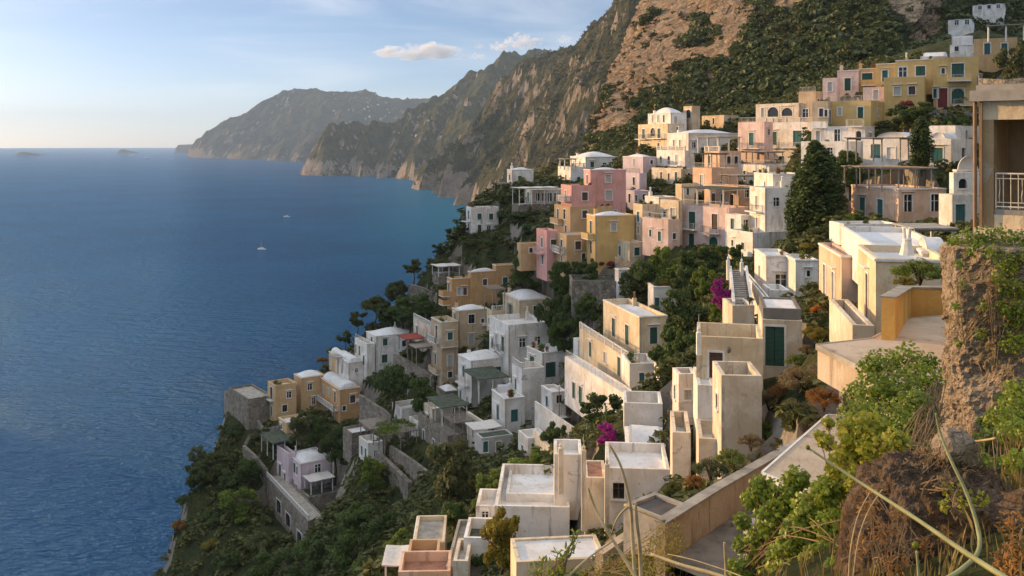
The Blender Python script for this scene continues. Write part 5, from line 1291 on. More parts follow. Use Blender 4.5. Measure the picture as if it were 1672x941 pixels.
T(945, 440, 15, 150, 'round', 'dark', 'broadleaf_tree', 'dark tree below the mustard domed house, next to the red flowers', var=3)
T(966, 436, 14, 147, 'round', 'mid', 'broadleaf_tree', 'green tree below the corner of the mustard domed house', var=4)
T(990, 432, 15, 144, 'bush', 'red', 'bougainvillea', 'dull red flowering bush below the mustard domed house', 'shrub', 1, .7)
T(1008, 408, 18, 143, 'bush', 'mid', 'climbing_vine', 'green vine heap on the terrace right of the mustard domed house', 'vine', 1, .5)
T(1045, 405, 22, 141, 'bush', 'mid', 'climbing_vine', 'green vine heap under the pale pink low terrace', 'vine', 2, .45)
OR = 'trees in the terraced gardens'
T(903, 500, 22, 150, 'round', 'dark', 'orchard_tree', 'dark tree touching the right end of the cream vaulted house', var=0, group=OR)
T(930, 505, 24, 144, 'round', 'dark', 'orchard_tree', 'dark tree in the middle of the grove below the stone retaining wall', var=1, group=OR)
T(960, 500, 22, 140, 'round', 'mid', 'orchard_tree', 'lighter tree at the right of the grove below the stone retaining wall', var=2, group=OR)
T(915, 535, 20, 142, 'round', 'mid', 'orchard_tree', 'green tree right above the dome of the white house with green shutters', var=3, group=OR)
T(945, 532, 18, 136, 'round', 'dark', 'orchard_tree', 'dark tree at the left end of the upper balustrade of the long cream house', var=4, group=OR)
T(1028, 462, 20, 138, 'round', 'dark', 'orchard_tree', 'dark tree left of the garden store with the grass roof', var=2, group=OR)
T(1058, 440, 24, 136, 'round', 'mid', 'orchard_tree', 'broad tree above the grass roof of the garden store', var=0, group=OR)
T(1092, 428, 26, 134, 'round', 'bright', 'orchard_tree', 'sunlit green tree beneath the pale pink low terrace', var=1, group=OR)
T(1128, 432, 26, 129, 'round', 'mid', 'orchard_tree', 'mid green tree below the left part of the pale pink house', var=5, group=OR)
T(1158, 420, 22, 128, 'round', 'mid', 'orchard_tree', 'green tree covering the foot of the pale pink house', var=4, group=OR)
T(1195, 420, 22, 122, 'round', 'mid', 'orchard_tree', 'green tree in front of the low white wing of the tall white house', var=3, group=OR)
T(1120, 462, 26, 124, 'round', 'dark', 'orchard_tree', 'dark tree right of the garden store', var=2, group=OR)
T(1148, 454, 19, 118, 'round', 'bright', 'orchard_tree', 'light green tree left of the magenta bougainvillea by the stairs', var=0, group=OR)
T(1122, 505, 34, 106, 'round', 'dark', 'orchard_tree', 'big dark tree between the garden store and the striped roof house', var=1, group=OR)
T(1090, 556, 30, 102, 'round', 'mid', 'orchard_tree', 'broad green tree against the right wall of the long cream house', var=5, group=OR)
T(1120, 560, 22, 92, 'round', 'mid', 'orchard_tree', 'green tree directly left of the striped roof house', var=3, group=OR)
T(1170, 506, 15, 95, 'round', 'bright', 'orchard_tree', 'fresh green bush tree under the bougainvillea by the stairs', var=4, group=OR)
T(1178, 471, 15, 90, 'round', 'magenta', 'bougainvillea', 'magenta bougainvillea beside the stone stairs', 'shrub', 1, 1.1)
T(992, 714, 17, 80, 'round', 'magenta', 'bougainvillea', 'magenta bougainvillea behind the stacked white house', 'shrub', 2, 1.1)
T(980, 684, 34, 92, 'round', 'dark', 'evergreen_oak', 'large dark oak above the lower bougainvillea', var=2)
T(905, 712, 22, 112, 'round', 'mid', 'broadleaf_tree', 'green tree below the balustraded stair terrace', var=3)
T(1055, 642, 19, 94, 'bush', 'olive', 'shrub', 'olive brown shrub in the courtyard below the long cream house', 'shrub', 1, .7)
T(985, 606, 14, 104, 'bush', 'yellow', 'potted_plant', 'yellowing plants on the middle terrace of the long cream house', 'shrub', 2, .6)
T(742, 782, 46, 108, 'round', 'olive', 'evergreen_oak', 'huge dark oak in the centre of the hollow', var=4, sq=1.45)
T(835, 778, 40, 93, 'round', 'bright', 'fig_tree', 'bright yellow green fig tree left of the white step house', var=1, sq=.75)
T(878, 764, 30, 90, 'round', 'bright', 'fig_tree', 'bright green fig tree touching the white step house', var=2, sq=.8)
T(800, 806, 30, 90, 'round', 'bright', 'fig_tree', 'bright green fig tree at the left end of the row by the white roof terrace', var=3, sq=.9)
T(740, 845, 30, 96, 'round', 'mid', 'broadleaf_tree', 'green tree at the foot of the huge dark oak', var=5)
T(818, 866, 34, 66, 'round', 'yellow', 'yellowing_tree', 'yellow leaved tree in front of the white roof terrace', var=3, sq=1.)
T(790, 912, 28, 63, 'bush', 'mid', 'shrub', 'deep green shrub under the yellow leaved tree', 'shrub', 1)
T(842, 925, 18, 58, 'bush', 'bright', 'shrub', 'fresh green weeds in front of the yellow side wall', 'shrub', 2)
T(606, 765, 21, 143, 'round', 'bright', 'lemon_tree', 'round lemon tree with a clear trunk on the lower garden terrace', var=2)
T(640, 626, 28, 158, 'umbrella', 'dark', 'pine_tree', 'broad dark umbrella pine left of the worn ochre tower', var=0, sq=1.7)
T(692, 640, 26, 154, 'round', 'mid', 'broadleaf_tree', 'bright rounded tree right of the broad umbrella pine', var=4)
T(730, 640, 18, 152, 'bush', 'dark', 'shrub', 'dark thicket at the foot of the worn ochre tower', 'shrub', 2, .8)
T(545, 714, 24, 168, 'round', 'dark', 'evergreen_oak', 'dark wide oak in front of the orange wing of the villa', var=1, sq=.8)
T(490, 690, 20, 172, 'round', 'olive', 'olive_tree', 'yellowish olive tree in front of the ochre villa', var=3, sq=.9)
T(520, 694, 13, 173, 'round', 'mid', 'broadleaf_tree', 'green tree between the olive and the orange wing', var=0)
T(580, 670, 15, 172, 'bush', 'olive', 'shrub', 'grey green shrub at the right wall of the orange wing', 'shrub', 0)
T(440, 700, 14, 182, 'bush', 'dark', 'shrub', 'dark shrub on the garden wall below the left tower of the villa', 'shrub', 1, .6)
CL = 'shrubs and trees on the cliff face'
for px, py, r, Y, k, m, v, lb in [
 (385, 705, 18, 187, 'bush', 'dark', 0, 'dark shrub directly under the bastion'), (418, 712, 14, 185, 'bush', 'olive', 1, 'grey green shrub right of the bastion foot'),
 (330, 745, 22, 180, 'round', 'olive', 1, 'olive toned tree topmost on the outer cliff edge'), (352, 765, 24, 175, 'round', 'pine', 2, 'big pine halfway down the outer cliff edge'),
 (322, 790, 22, 174, 'round', 'dark', 3, 'dark tree below the big pine on the outer edge'), (375, 790, 22, 170, 'round', 'dark', 4, 'dark tree inside of the big cliff pine'),
 (405, 770, 24, 172, 'round', 'mid', 5, 'green tree left of the arcaded terrace'), (388, 845, 28, 163, 'round', 'bright', 0, 'bright green tree in the middle of the cliff face'),
 (345, 850, 20, 165, 'bush', 'dark', 1, 'dark shrub left of the bright green cliff tree'), (300, 818, 13, 171, 'bush', 'dark', 2, 'dark shrub jutting out on the outer edge'),
 (290, 860, 13, 166, 'bush', 'rust', 0, 'brownish shrub on the lowest part of the outer edge'), (345, 892, 16, 158, 'bush', 'yellow', 1, 'yellow bush low on the cliff face'),
 (375, 915, 24, 152, 'bush', 'dark', 2, 'dark shrub near the bottom left of the cliff face'), (420, 890, 26, 150, 'bush', 'olive', 0, 'grey green thicket under the arcade'),
 (430, 930, 26, 142, 'round', 'mid', 1, 'green tree at the bottom below the arcade'), (470, 915, 26, 138, 'bush', 'dark', 2, 'dark thicket right of the arcade foot'),
 (505, 900, 24, 136, 'bush', 'mid', 1, 'green thicket under the end of the balustrade'), (540, 890, 30, 128, 'round', 'dark', 2, 'dark tree left in the bottom grove'),
 (580, 870, 32, 124, 'round', 'mid', 3, 'rounded green tree on top of the bottom grove'), (620, 878, 28, 116, 'round', 'dark', 4, 'dark tree right in the bottom grove'),
 (560, 920, 32, 118, 'round', 'mid', 5, 'low green tree at the bottom of the grove'), (505, 935, 28, 128, 'round', 'dark', 0, 'dark tree at the lower left corner of the grove'),
 (655, 905, 26, 100, 'round', 'bright', 2, 'lighter tree left of the terracotta house'), (600, 930, 26, 110, 'bush', 'mid', 1, 'green shrub left of the small sheet roof'),
 (640, 850, 20, 124, 'bush', 'dark', 0, 'dark shrub below the great stone wall'), (600, 838, 18, 132, 'bush', 'mid', 2, 'green shrub under the lawn terrace'),
 (690, 870, 18, 104, 'bush', 'dark', 1, 'dark shrub above the small grey flat roof')]:
    T(px, py, r, Y, k, m, 'cliff_tree' if k == 'round' else 'cliff_shrub', lb, 'tree' if k == 'round' else 'shrub', v, group=CL)
# conifers right
T(1332, 315, 25, 119, 'cypress', 'dark', 'cypress', 'tallest broad dark cypress right of the tall white house', var=0, top=238)
T(1306, 345, 16, 121, 'cypress', 'dark', 'cypress', 'shorter cypress between the tall white house and the tallest cypress', var=1, top=288)
T(1358, 325, 17, 122, 'cypress', 'dark', 'cypress', 'cypress right behind the tallest cypress', var=2, top=262)
T(1382, 266, 24, 130, 'round', 'mid', 'broadleaf_tree', 'dense green tree right of the cypresses under the grey white house', var=2)
T(1345, 380, 16, 116, 'bush', 'dark', 'shrub', 'dark undergrowth at the foot of the cypresses', 'shrub', 1)
T(1504, 234, 14, 120, 'cypress', 'dark', 'cypress', 'small dark cypress in front of the long white vaults', var=1, top=195)
for i, (px, py, r, Y, k, m, lb) in enumerate([(1472, 192, 22, 142, 'round', 'dark', 'dark tree left below the plain saffron house'), (1502, 193, 20, 140, 'round', 'mid', 'green tree above the small cypress'), (1480, 172, 12, 146, 'bush', 'red', 'reddish bush at the foot of the plain saffron house'),
   (1575, 165, 16, 143, 'bush', 'yellow', 'yellow green climber at the right corner of the big saffron house'), (1528, 172, 9, 147, 'bush', 'red', 'reddish creeper left of the crimson door'), (1655, 95, 24, 142, 'round', 'olive', 'dusky tree at the right edge by the orange upper house'),
   (1645, 170, 14, 122, 'bush', 'dark', 'dark bush on the stone wall at the right edge'), (1560, 200, 20, 138, 'bush', 'mid', 'green bank below the crimson door'), (1404, 150, 9, 157, 'bush', 'yellow', 'yellow climber beside the narrow yellow house'), (1440, 253, 10, 116, 'bush', 'mid', 'plants under the brown reed pergola'),
   (1548, 262, 12, 108, 'bush', 'rust', 'orange brown shrub right of the small cypress'), (1552, 280, 8, 104, 'bush', 'yellow', 'yellow shrub below the orange brown one')]):
    T(px, py, r, Y, k, m, 'tree' if k == 'round' else 'shrub', lb, 'tree' if k == 'round' else 'shrub', i % 3)
for i, (px, py, r, lb) in enumerate([(1393, 357, 12, 'leafy pot plant left of the two teal doors'), (1421, 361, 9, 'pot plant between the two teal doors'), (1445, 357, 12, 'pot plant right of the two teal doors')]):
    T(px, py, r, 103, 'bush', 'bright', 'potted_plant', lb, 'plant', i, 1.1)
T(1320, 404, 17, 108, 'bush', 'yellow', 'shrub', 'yellowing bush on the wall above the white cube house', 'shrub', 0, .6)
T(1224, 490, 8, 84, 'bush', 'olive', 'shrub', 'dry plant on the landing of the stone stairs', 'shrub', 1)
for i, (px, py, r, Y, m, lb) in enumerate([(785, 340, 5, 199, 'mid', 'leftmost clipped shrub on the roof of the cliff villa'), (795, 338, 5, 199, 'dark', 'middle clipped shrub on the roof of the cliff villa'), (804, 338, 5, 199, 'mid', 'rightmost clipped shrub on the roof of the cliff villa'),
   (660, 580, 9, 171, 'mid', 'green hedge on the terrace under the red awning'), (690, 592, 9, 168, 'mid', 'hedge at the right of the thatched pergola terrace'), (1140, 322, 6, 141, 'mid', 'pot plant on the terrace left of the orange house'), (1283, 229, 6, 168, 'mid', 'climber between the balconies of the broad mansion'), (1215, 370, 9, 127, 'mid', 'potted greenery below the balcony of the tall white house'),
   (1182, 236, 6, 166, 'dark', 'plants on the upper terrace of the orange house'), (757, 566, 5, 165, 'mid', 'shrub on the small terrace of the worn ochre house')]):
    T(px, py, r, Y, 'bush', m, 'potted_plant', lb, 'plant', i % 3)

# ------------------------------------------------------------------ scrub on the open slope and the woods on the mountain (one mass each)
def scatter(name, pts, rads, proto_n, leaf, mat, seed, per=7):
    """merge many small tufts into one mesh"""
    g = np.random.default_rng(seed); protos = []
    for k in range(4):
        me = leaf_cloud('tuft', crown_clumps('bush' if k % 2 else 'round', k + seed)[:per], proto_n, leaf, k + seed, shell=.6)
        V = np.empty(len(me.vertices) * 3, np.float32); me.vertices.foreach_get('co', V); tn = np.empty(len(me.vertices), np.float32); me.attributes['tint'].data.foreach_get('value', tn)
        protos.append((V.reshape(-1, 3), tn)); bpy.data.meshes.remove(me)
    VV = []; TT = []
    for i, (p, r) in enumerate(zip(pts, rads)):
        V, tn = protos[i % 4]; a = g.uniform(0, 6.283); c, s = math.cos(a), math.sin(a)
        W = V @ np.array([[c, s, 0], [-s, c, 0], [0, 0, 1]]) * np.array([r, r, r * g.uniform(.6, 1.05)]) + np.array(p)
        VV.append(W); TT.append(np.clip(tn * .45 + g.random() * .25 + .45 * (.5 + 1.1 * sfbm(p[0] / (14 * r), p[1] / (14 * r), p[2] / (14 * r), 2, seed)), 0, 1))
    V = np.concatenate(VV)
    return tag(link(name, np_mesh(name, V, np.arange(len(V)).reshape(-1, 4), False, np.concatenate(TT)), mat), kind='stuff')
M_SCRUB = leafmat('scrub_leaves', (.040, .054, .015), (.130, .135, .036), .2)
M_WOOD_ = leafmat('hillside_woods_leaves', (.024, .040, .012), (.085, .105, .026), .2)
M_MAQ = leafmat('mountain_scrub_leaves', (.032, .042, .014), (.115, .105, .030), .15)
pts = []; rr = []
while len(pts) < 13000:
    x, y = g3.uniform(-80, 90), g3.uniform(42, 235)
    if abs(x) > y * .62 + 6: continue
    if any(-.6 < (x - C.x) * ex.x + (y - C.y) * ex.y < W + .6 and -.6 < (x - C.x) * ey.x + (y - C.y) * ey.y < L + .6 for (C, ex, ey, W, L, z) in PADS): continue
    z = ground_z(x, y)
    if z < 3: continue
    sl = abs(ground_z(x + 1, y) - z) + abs(ground_z(x, y + 1) - z)
    if g3.random() < min(.55, max(0, sl - 1.6) * .3): continue
    if sfbm(x / 14., y / 14., 0, 3, 77) < -.35: continue
    r = g3.uniform(.4, 1.3) if g3.random() < .7 else g3.uniform(1.2, 2.1)
    if y < 85: r *= .7
    if y > 200: r *= 1.4
    pts.append((x, y, z + r * .15)); rr.append(r)
scatter('scrub', pts, rr, 9, .22, M_SCRUB, 5)
def on_mountain(MT, n, rmin, rmax, keep, zmin=4, seed=1):
    Q, bi, pp = MT; g = np.random.default_rng(seed); m, nu = Q.shape[:2]; out = []; rad = []
    N = np.cross(Q[1:-1, 2:] - Q[1:-1, :-2], Q[2:, 1:-1] - Q[:-2, 1:-1]); N /= np.linalg.norm(N, axis=2, keepdims=True) + 1e-9
    tries = 0
    while len(out) < n and tries < n * 40:
        tries += 1
        j, i = int(g.uniform(1, m - 12)), int(g.uniform(1, nu - 2)); q = Q[j, i] + (Q[j + 1, i] - Q[j, i]) * g.random() + (Q[j, i + 1] - Q[j, i]) * g.random()
        if q[2] < zmin or abs(q[0]) > q[1] * .6 + 10 or q[2] - H > q[1] * .18: continue
        if not keep(q, bi[j, i], abs(N[j - 1, i - 1, 2]), g): continue
        r = g.uniform(rmin, rmax); out.append((q[0], q[1], q[2] + r * .2)); rad.append(r)
    return out, rad
p1, r1 = on_mountain(MT1, 7500, 1.0, 5.6, lambda q, b, nz, g: b + .25 * (nz - .5) + .25 * sfbm(q[0] / 30, q[2] / 30, 0, 2, 6) > -.05, seed=1)
scatter('hillside_woods', p1, r1, 9, .20, M_WOOD_, 9, 8)
p4, r4 = on_mountain(MT1, 1500, 1.5, 5., lambda q, b, nz, g: b > -.1 and sfbm(q[0] / 22, q[2] / 22, 3., 3, 9) > .1, seed=8)
scatter('hillside_scrub', p4, r4, 9, .2, M_MAQ, 29, 8)
p2, r2 = on_mountain(MT1, 1100, .8, 2.6, lambda q, b, nz, g: b < .1 and nz > .3 and sfbm(q[0] / 16, q[2] / 22, q[1] / 30, 3, 16) > .12, seed=2)
scatter('cliff_scrub', p2, r2, 8, .24, M_MAQ, 13, 6)
p3, r3 = on_mountain(MT2, 9000, 2.5, 7.5, lambda q, b, nz, g: b > -.3 and nz > .3 and sfbm(q[0] / 120, q[2] / 70, q[1] / 200, 3, 6) > -.15, seed=3)
scatter('mountain_scrub', p3, r3, 5, .30, M_MAQ, 17, 5)
# ------------------------------------------------------------------ pot plants along the roof terraces
def pots():
    rg = random.Random(5); m = MB(); m.lathe((0, 0, 0), [(.13, 0), (.2, .34), (.22, .36), (.22, .4), (.17, .41)], 8)
    pm = m.mesh('pot', True); pm.materials.append(M_TERRA)
    fol = []
    for k, mat in enumerate(('mid', 'bright', 'dark', 'rust')):
        me = leaf_cloud('pot_foliage', [(Vector((rg.uniform(-.15, .15), rg.uniform(-.15, .15), .55 + rg.uniform(0, .4))), (.24, .24, .26)) for _ in range(5)], 40, .07, k + 50); me.materials.append(M_L[mat]); fol.append(me)
    n = 0
    for (b, zr, par) in ROOFS:
        if not (70 < b.C.y < 220) or b.W < 2.2 or b.L < 2.2: continue
        for face, ln in (('R', b.W), ('L', b.L)):
            if n > 110 or rg.random() < .35: continue
            for q in range(rg.randint(1, 3)):
                u = rg.uniform(.6, max(.7, ln - .5)); d, nn_ = (b.ex, b.ey) if face == 'R' else (b.ey, b.ex); p = b.C + d * u + nn_ * .62
                root = empty('potted_plant', (p.x, p.y, zr + .005), 'small terracotta pot with a leafy plant behind the parapet of a roof terrace', 'pot plant', 'pot plants on the roof terraces'); s = rg.uniform(.8, 1.5); root.scale = (s, s, s)
                link('pot', pm, None, root); f = link('foliage', rg.choice(fol), None, root); f.rotation_euler.z = rg.uniform(0, 6); n += 1
pots()
# ------------------------------------------------------------------ foreground: walls, slabs, rock, building at the right edge
def prism(name, label, pts, zrel, thick, mat, cat='terrace', kind=None, edge=None):
    """flat slab whose upper face lies zrel below the lens; pts = photo pixels of its corners"""
    q = [P(px, py, -zrel * F / (py - Y0)) for px, py in pts]; o = q[0].copy(); n = len(q)
    a = sum(q[i].x * q[(i + 1) % n].y - q[(i + 1) % n].x * q[i].y for i in range(n))
    if a < 0: q.reverse()
    m = MB(o); lo = [p - UP * thick for p in q]
    m.add(q + lo, [tuple(range(n)), tuple(range(2 * n - 1, n - 1, -1))] + [(i, n + i, n + (i + 1) % n, (i + 1) % n) for i in range(n)])
    w = m.build(name, mat); w.location = o
    if kind: tag(w, kind=kind)
    else: tag(w, label, cat)
    if edge:
        m = MB(o)
        for i in range(n):
            a, b = q[i], q[(i + 1) % n]; d = (b - a).normalized(); s = Vector((d.y, -d.x, 0))
            m.box(a + s * .003 - UP * .16, d, s, UP, (b - a).length, .07, .18)
        m.build('edge_trim', edge, w)
    return w
M_SLAB = stucco((.52, .43, .33), 1.0); M_PATH = simple('worn_paving', (.22, .19, .155), .95, .15, 0, .45, 1.2, .4)
M_OLDWALL = stucco((.52, .40, .27), 1.25); M_YWALL = stucco((.66, .40, .12), .7)
prism('roof_slab', 'pale flat roof slab cut by creepers in front of the yellow parapet', [(1335, 563), (1425, 553), (1482, 521), (1565, 514), (1590, 600), (1500, 640), (1424, 607)], -6.6, 1.1, M_SLAB, 'roof', edge=M_CONC)
prism('roof_slab', 'sloping edged beige roof slab between the long wall and the vines', [(1247, 772), (1353, 678), (1470, 690), (1420, 850), (1324, 803)], -8.7, .7, M_SLAB, 'roof', edge=M_TRIM)
slabwall('parapet_wall', 'yellow ochre parapet wall turning a corner beside the ivy rock', [(1461, 488, 30.5), (1488, 471, 35.5), (1570, 473, 35.5)], .42, 1.45, M_YWALL, 'wall', .06)
slabwall('long_wall', 'long stained garden wall climbing diagonally above the shaded path', [(1086, 857, 35.8), (1180, 798, 40), (1290, 735, 46), (1350, 702, 49.5)], .42, 1.5, M_OLDWALL, 'wall', .08)
slabwall('low_wall', 'crumbling low wall stub below the near end of the long wall', [(985, 905, 44), (1040, 868, 46)], .5, 1.6, M_OLDWALL, 'wall')
def path():
    a = WALLPATH
    m = MB(); d = Vector((.93, .37, 0)) * .0
    pts = []
    for p in a: pts += [p + Vector((.02, -.02, .0)), p + Vector((2.9, -2.2, -.3))]
    m.add(pts, [(2 * i, 2 * i + 1, 2 * i + 3, 2 * i + 2) for i in range(len(a) - 1)])
    tag(m.build('path', M_PATH), kind='structure')
path()
def post(name, label, px, py0, py1, Y, w, mat, cat='post', finial=True):
    t = P(px, py0, Y); b = P(px, py1, Y); root = empty(name, b, label, cat)
    m = MB(b); m.box(b - Vector((w / 2, w / 2, .8)), Vector((1, 0, 0)), Vector((0, 1, 0)), UP, w, w, (t - b).z + .8); m.build('shaft', mat, root)
    if finial: m = MB(b); m.lathe(t, [(w * .6, .003), (w * .6, .08), (w * .2, .14), (w * .42, .32), (w * .1, .5), (.015, .52), (.012, 1.3)], 8); m.build('finial', mat, root)
post('gate_pillar', 'whitewashed pillar with a pointed finial left of the plain white step house', 916, 733, 790, 76, .4, stucco(SAND, 1.1))
post('gate_pillar', 'thin stained pillar with a finial right of the plain white step house', 953, 737, 850, 71, .36, stucco(SAND, 1.1))
post('gate_pillar', 'narrow pillar at the left corner of the stacked white house', 991, 760, 860, 67.3, .34, stucco(SAND, 1.1))
post('lamp_pillar', 'slender post with a finial at the left of the striped roof', 1141, 545, 560, 61.5, .3, M_TRIM)
post('stair_pillar', 'white gate pillar with a finial at the top left of the stone stairs', 1189, 426, 445, 97, .32, M_TRIM)
post('stair_pillar', 'white gate pillar with a finial at the top right of the stone stairs', 1211, 430, 447, 96, .32, M_TRIM)
post('vine_post', 'pale upright concrete post wrapped in vines at the bottom edge', 1232, 852, 1000, 12.5, .24, M_CONC, finial=False)
def stairs():
    a = P(1210, 500, 86); b = P(1203, 441, 98); n = 17; root = empty('stone_stairs', a, 'flight of worn stone stairs climbing between white walls', 'stairs')
    m = MB(a); X = Vector((.985, .17, 0)); Yv = Vector((-.17, .985, 0)); d = (b - a)
    run = Vector((d.x, d.y, 0)).length / n
    for i in range(n):
        p = a + d * (i / n) - X * .6; m.box(p - UP * 1.2, X, Yv, UP, 1.5, run + .002, 1.2 + d.z / n)
    m.build('steps', simple('worn_stair_stone', (.33, .29, .25), .95, .1, 0, .4, 1.5, .4), root)
    for sx in (-.86, .92):
        m = MB(a); q = [a + X * sx - UP * .6, b + X * sx - UP * .6]
        p = [q[0], q[0] + X * .28, q[1] + X * .28, q[1]]
        m.add([v - UP * 1.5 for v in p] + [v + UP * 1.05 for v in p], [(3, 2, 1, 0), (4, 5, 6, 7), (0, 1, 5, 4), (1, 2, 6, 5), (2, 3, 7, 6), (3, 0, 4, 7)])
        m.build('side_wall', stucco(WHITE, .9), root)
stairs()
def wall_lamp(px, py, Y):
    c = P(px, py, Y); root = empty('wall_lamp', c, 'small dark wall lamp under the striped roof terrace', 'lamp'); m = MB(c)
    m.bar(c, c - Vector((0, .3, -.05)), .03); m.build('bracket', M_IRON, root)
    m = MB(c); m.lathe(c - Vector((0, .32, .05)), [(.05, -.28), (.13, -.2), (.17, .0), (.15, .02), (.04, .14)], 8); m.build('lamp_shade', M_IRON, root)
wall_lamp(1188, 567, 61.4)
def urn():
    root = bpy.data.objects['cream_roofed_house']; c = P(1481, 412, 51.5); m = MB(root.location)
    m.lathe(c - UP * .15, [(.42, 0), (.36, .25), (.22, .8), (.26, .82), (.26, .9), (.2, .92)], 10); ch = m.build('chimney', M_TRIM, root)
    for s in (-1, 1): m = MB(root.location); m.bar(c + Vector((.13 * s, 0, .75)), c + Vector((.17 * s, 0, 1.35)), .09, 7); m.build('chimney_pot', M_TRIM, ch)
urn()
def street_pole(label, px, py0, py1, Y, name='lamp_post'):
    b = P(px, py1, Y); t = P(px, py0, Y); root = empty(name, b, label, 'lamp post'); m = MB(b)
    m.bar(b - UP, t, .07, 6, .045); m.build('pole', M_IRON, root); m = MB(b); m.lathe(t, [(.02, 0), (.14, .1), (.16, .35), (.03, .5)], 8); m.build('lamp_head', M_IRONW, root)
street_pole('thin lamp post at the end of the balustraded stair terrace', 913, 635, 690, 118)

def big_building():
    Y = 26.; b = Box(1590, 1598, 1700, 160, 385, Y, -42); b.W = 9.; b.L = 5.
    root = empty('weathered_building', b.C, 'tall weathered cream building with a white railed balcony at the right edge', 'building'); o = b.C
    zt = P(1598, 166, Y).z; z2 = P(1598, 172, Y).z; zb1 = P(1598, 196, Y).z; zr = P(1610, 283, Y).z; zf = P(1610, 340, Y).z; zl = P(1598, 371, Y).z
    cream = stucco((.74, .60, .40), .8); old = stucco((.46, .33, .19), 1.2); grey = M_CONC
    ex, ey = b.ex, b.ey
    def bx(name, u0, u1, v0, v1, z0, z1, mat, par=root):
        m = MB(o); q = b.C + ex * u0 + ey * v0; m.box(Vector((q.x, q.y, z0)), ex, ey, UP, u1 - u0, v1 - v0, z1 - z0); return m.build(name, mat, par)
    bx('roof', -.18, 9.2, -.22, 5.2, zt, zt + .30, grey); bx('roof_curb', -.05, 9.1, -.08, 5., zt + .302, zt + .46, grey)
    bx('beam', .0, 9., .02, .5, zb1, zt - .003, cream); bx('pillar', .0, .38, .03, .5, zl, zb1 - .003, old)
    bx('wall', .0, 9., 2.1, 2.4, zl - .2, zt - .004, old); bx('side_wall', .002, .3, .51, 2.09, zl, zt - .004, old)
    bx('ceiling', .31, 9., .51, 2.09, zb1 + .05, zb1 + .15, cream); bx('balcony_floor', .39, 9., .06, 2.09, zf - .16, zf - .02, grey)
    bx('parapet', .382, 9., .05, .32, zl, zf - .163, cream); bx('ledge', -.1, 9.1, -.16, 2.6, zl - .22, zl - .003, cream); bx('lower_wall', .0, 9., .0, 5., zl - 9, zl - .223, cream)
    m = MB(o); r0 = b.C + ex * .42 + ey * .1; r0.z = zf
    h = zr - zf; nb = 44
    for zz, rr in ((.06, .022), (.18, .014), (h - .14, .014), (h, .026)): m.bar(r0 + UP * zz, r0 + ex * 8.3 + UP * zz, rr, 5)
    for i in range(nb + 1):
        q = r0 + ex * (8.3 * i / nb); m.bar(q + UP * .0, q + UP * h, .024 if i == 0 else .013, 5)
    for i in range(0, nb, 3):
        q = r0 + ex * (8.3 * (i + .5) / nb); m.tube([q + UP * .18, q + UP * .35 - ey * .05, q + UP * .55 + ey * .03, q + UP * (h - .15)], .011, 5)
    m.build('railing', simple('cream_painted_iron', (.76, .68, .54), .55, .35, 0, .2), root)
    m = MB(o); q = b.C - ex * .08 - ey * .06; q.z = zl - 3
    m.bar(q, Vector((q.x, q.y, zt)), .055, 6); m.bar(q + ex * .17, Vector((q.x, q.y, zt)) + ex * .17, .03, 5); m.build('drainpipe', simple('rusty_pipe', (.30, .18, .10), .7), root)
    for c in (b.C, b.C + ex * 9, b.C + ey * 5): pass
big_building()

def rock(name, label, c, r, mat, seed, nx=90, amp=.18, sq=3., cat='rock', flat=0.):
    """weathered rock: a displaced super-ellipsoid"""
    th = np.linspace(0, 2 * np.pi, nx, endpoint=False); ph = np.linspace(-np.pi / 2, np.pi / 2, nx // 2)
    TH, PH = np.meshgrid(th, ph); f = lambda a: np.sign(a) * np.abs(a) ** (2 / sq)
    x, y, z = f(np.cos(PH)) * f(np.cos(TH)), f(np.cos(PH)) * f(np.sin(TH)), f(np.sin(PH))
    p = np.stack([x * r[0], y * r[1], z * r[2]], 2); n = p / (np.linalg.norm(p / np.array(r), axis=2, keepdims=True) * np.array(r)); n /= np.linalg.norm(n, axis=2, keepdims=True) + 1e-9
    s = 1 / max(r)
    q = p * 1.0
    d = amp * .5 * fbm(q[..., 0] * 9, q[..., 1] * 9, q[..., 2] * 6, 4, seed + 8, True) + fbm(q[..., 0] * 1.1, q[..., 1] * 1.1, q[..., 2] * .8, 4, seed, True) * amp + fbm(q[..., 0] * 5, q[..., 1] * 5, q[..., 2] * 4, 4, seed + 4, True) * amp * .32 + fbm(q[..., 0] * 17, q[..., 1] * 17, q[..., 2] * 15, 3, seed + 6, True) * amp * .10
    q = q + n * d[..., None]
    h, w = TH.shape; ii = np.arange(h * w).reshape(h, w); jj = np.roll(ii, -1, 1)
    Fq = np.stack([ii[:-1].ravel(), jj[:-1].ravel(), jj[1:].ravel(), ii[1:].ravel()], 1)
    o = link(name, np_mesh(name, q.reshape(-1, 3), Fq, False), mat); o.location = c
    return tag(o, label, cat)
M_TUFA = rockmat('rough_tufa_wall', (.50, .40, .28), (.36, .285, .20), (.10, .085, .03), (.14, .10, .04), s=22., nz=(.6, .95), vegn=(.66, .85), bd=.9, streak=.5, warm=(.40, .28, .15))
M_BOULD = rockmat('dark_mossy_boulder', (.20, .155, .105), (.125, .095, .065), (.12, .085, .03), (.16, .11, .04), s=30., nz=(.5, .95), vegn=(.58, .8), bd=1., streak=.8, warm=(.17, .11, .06))
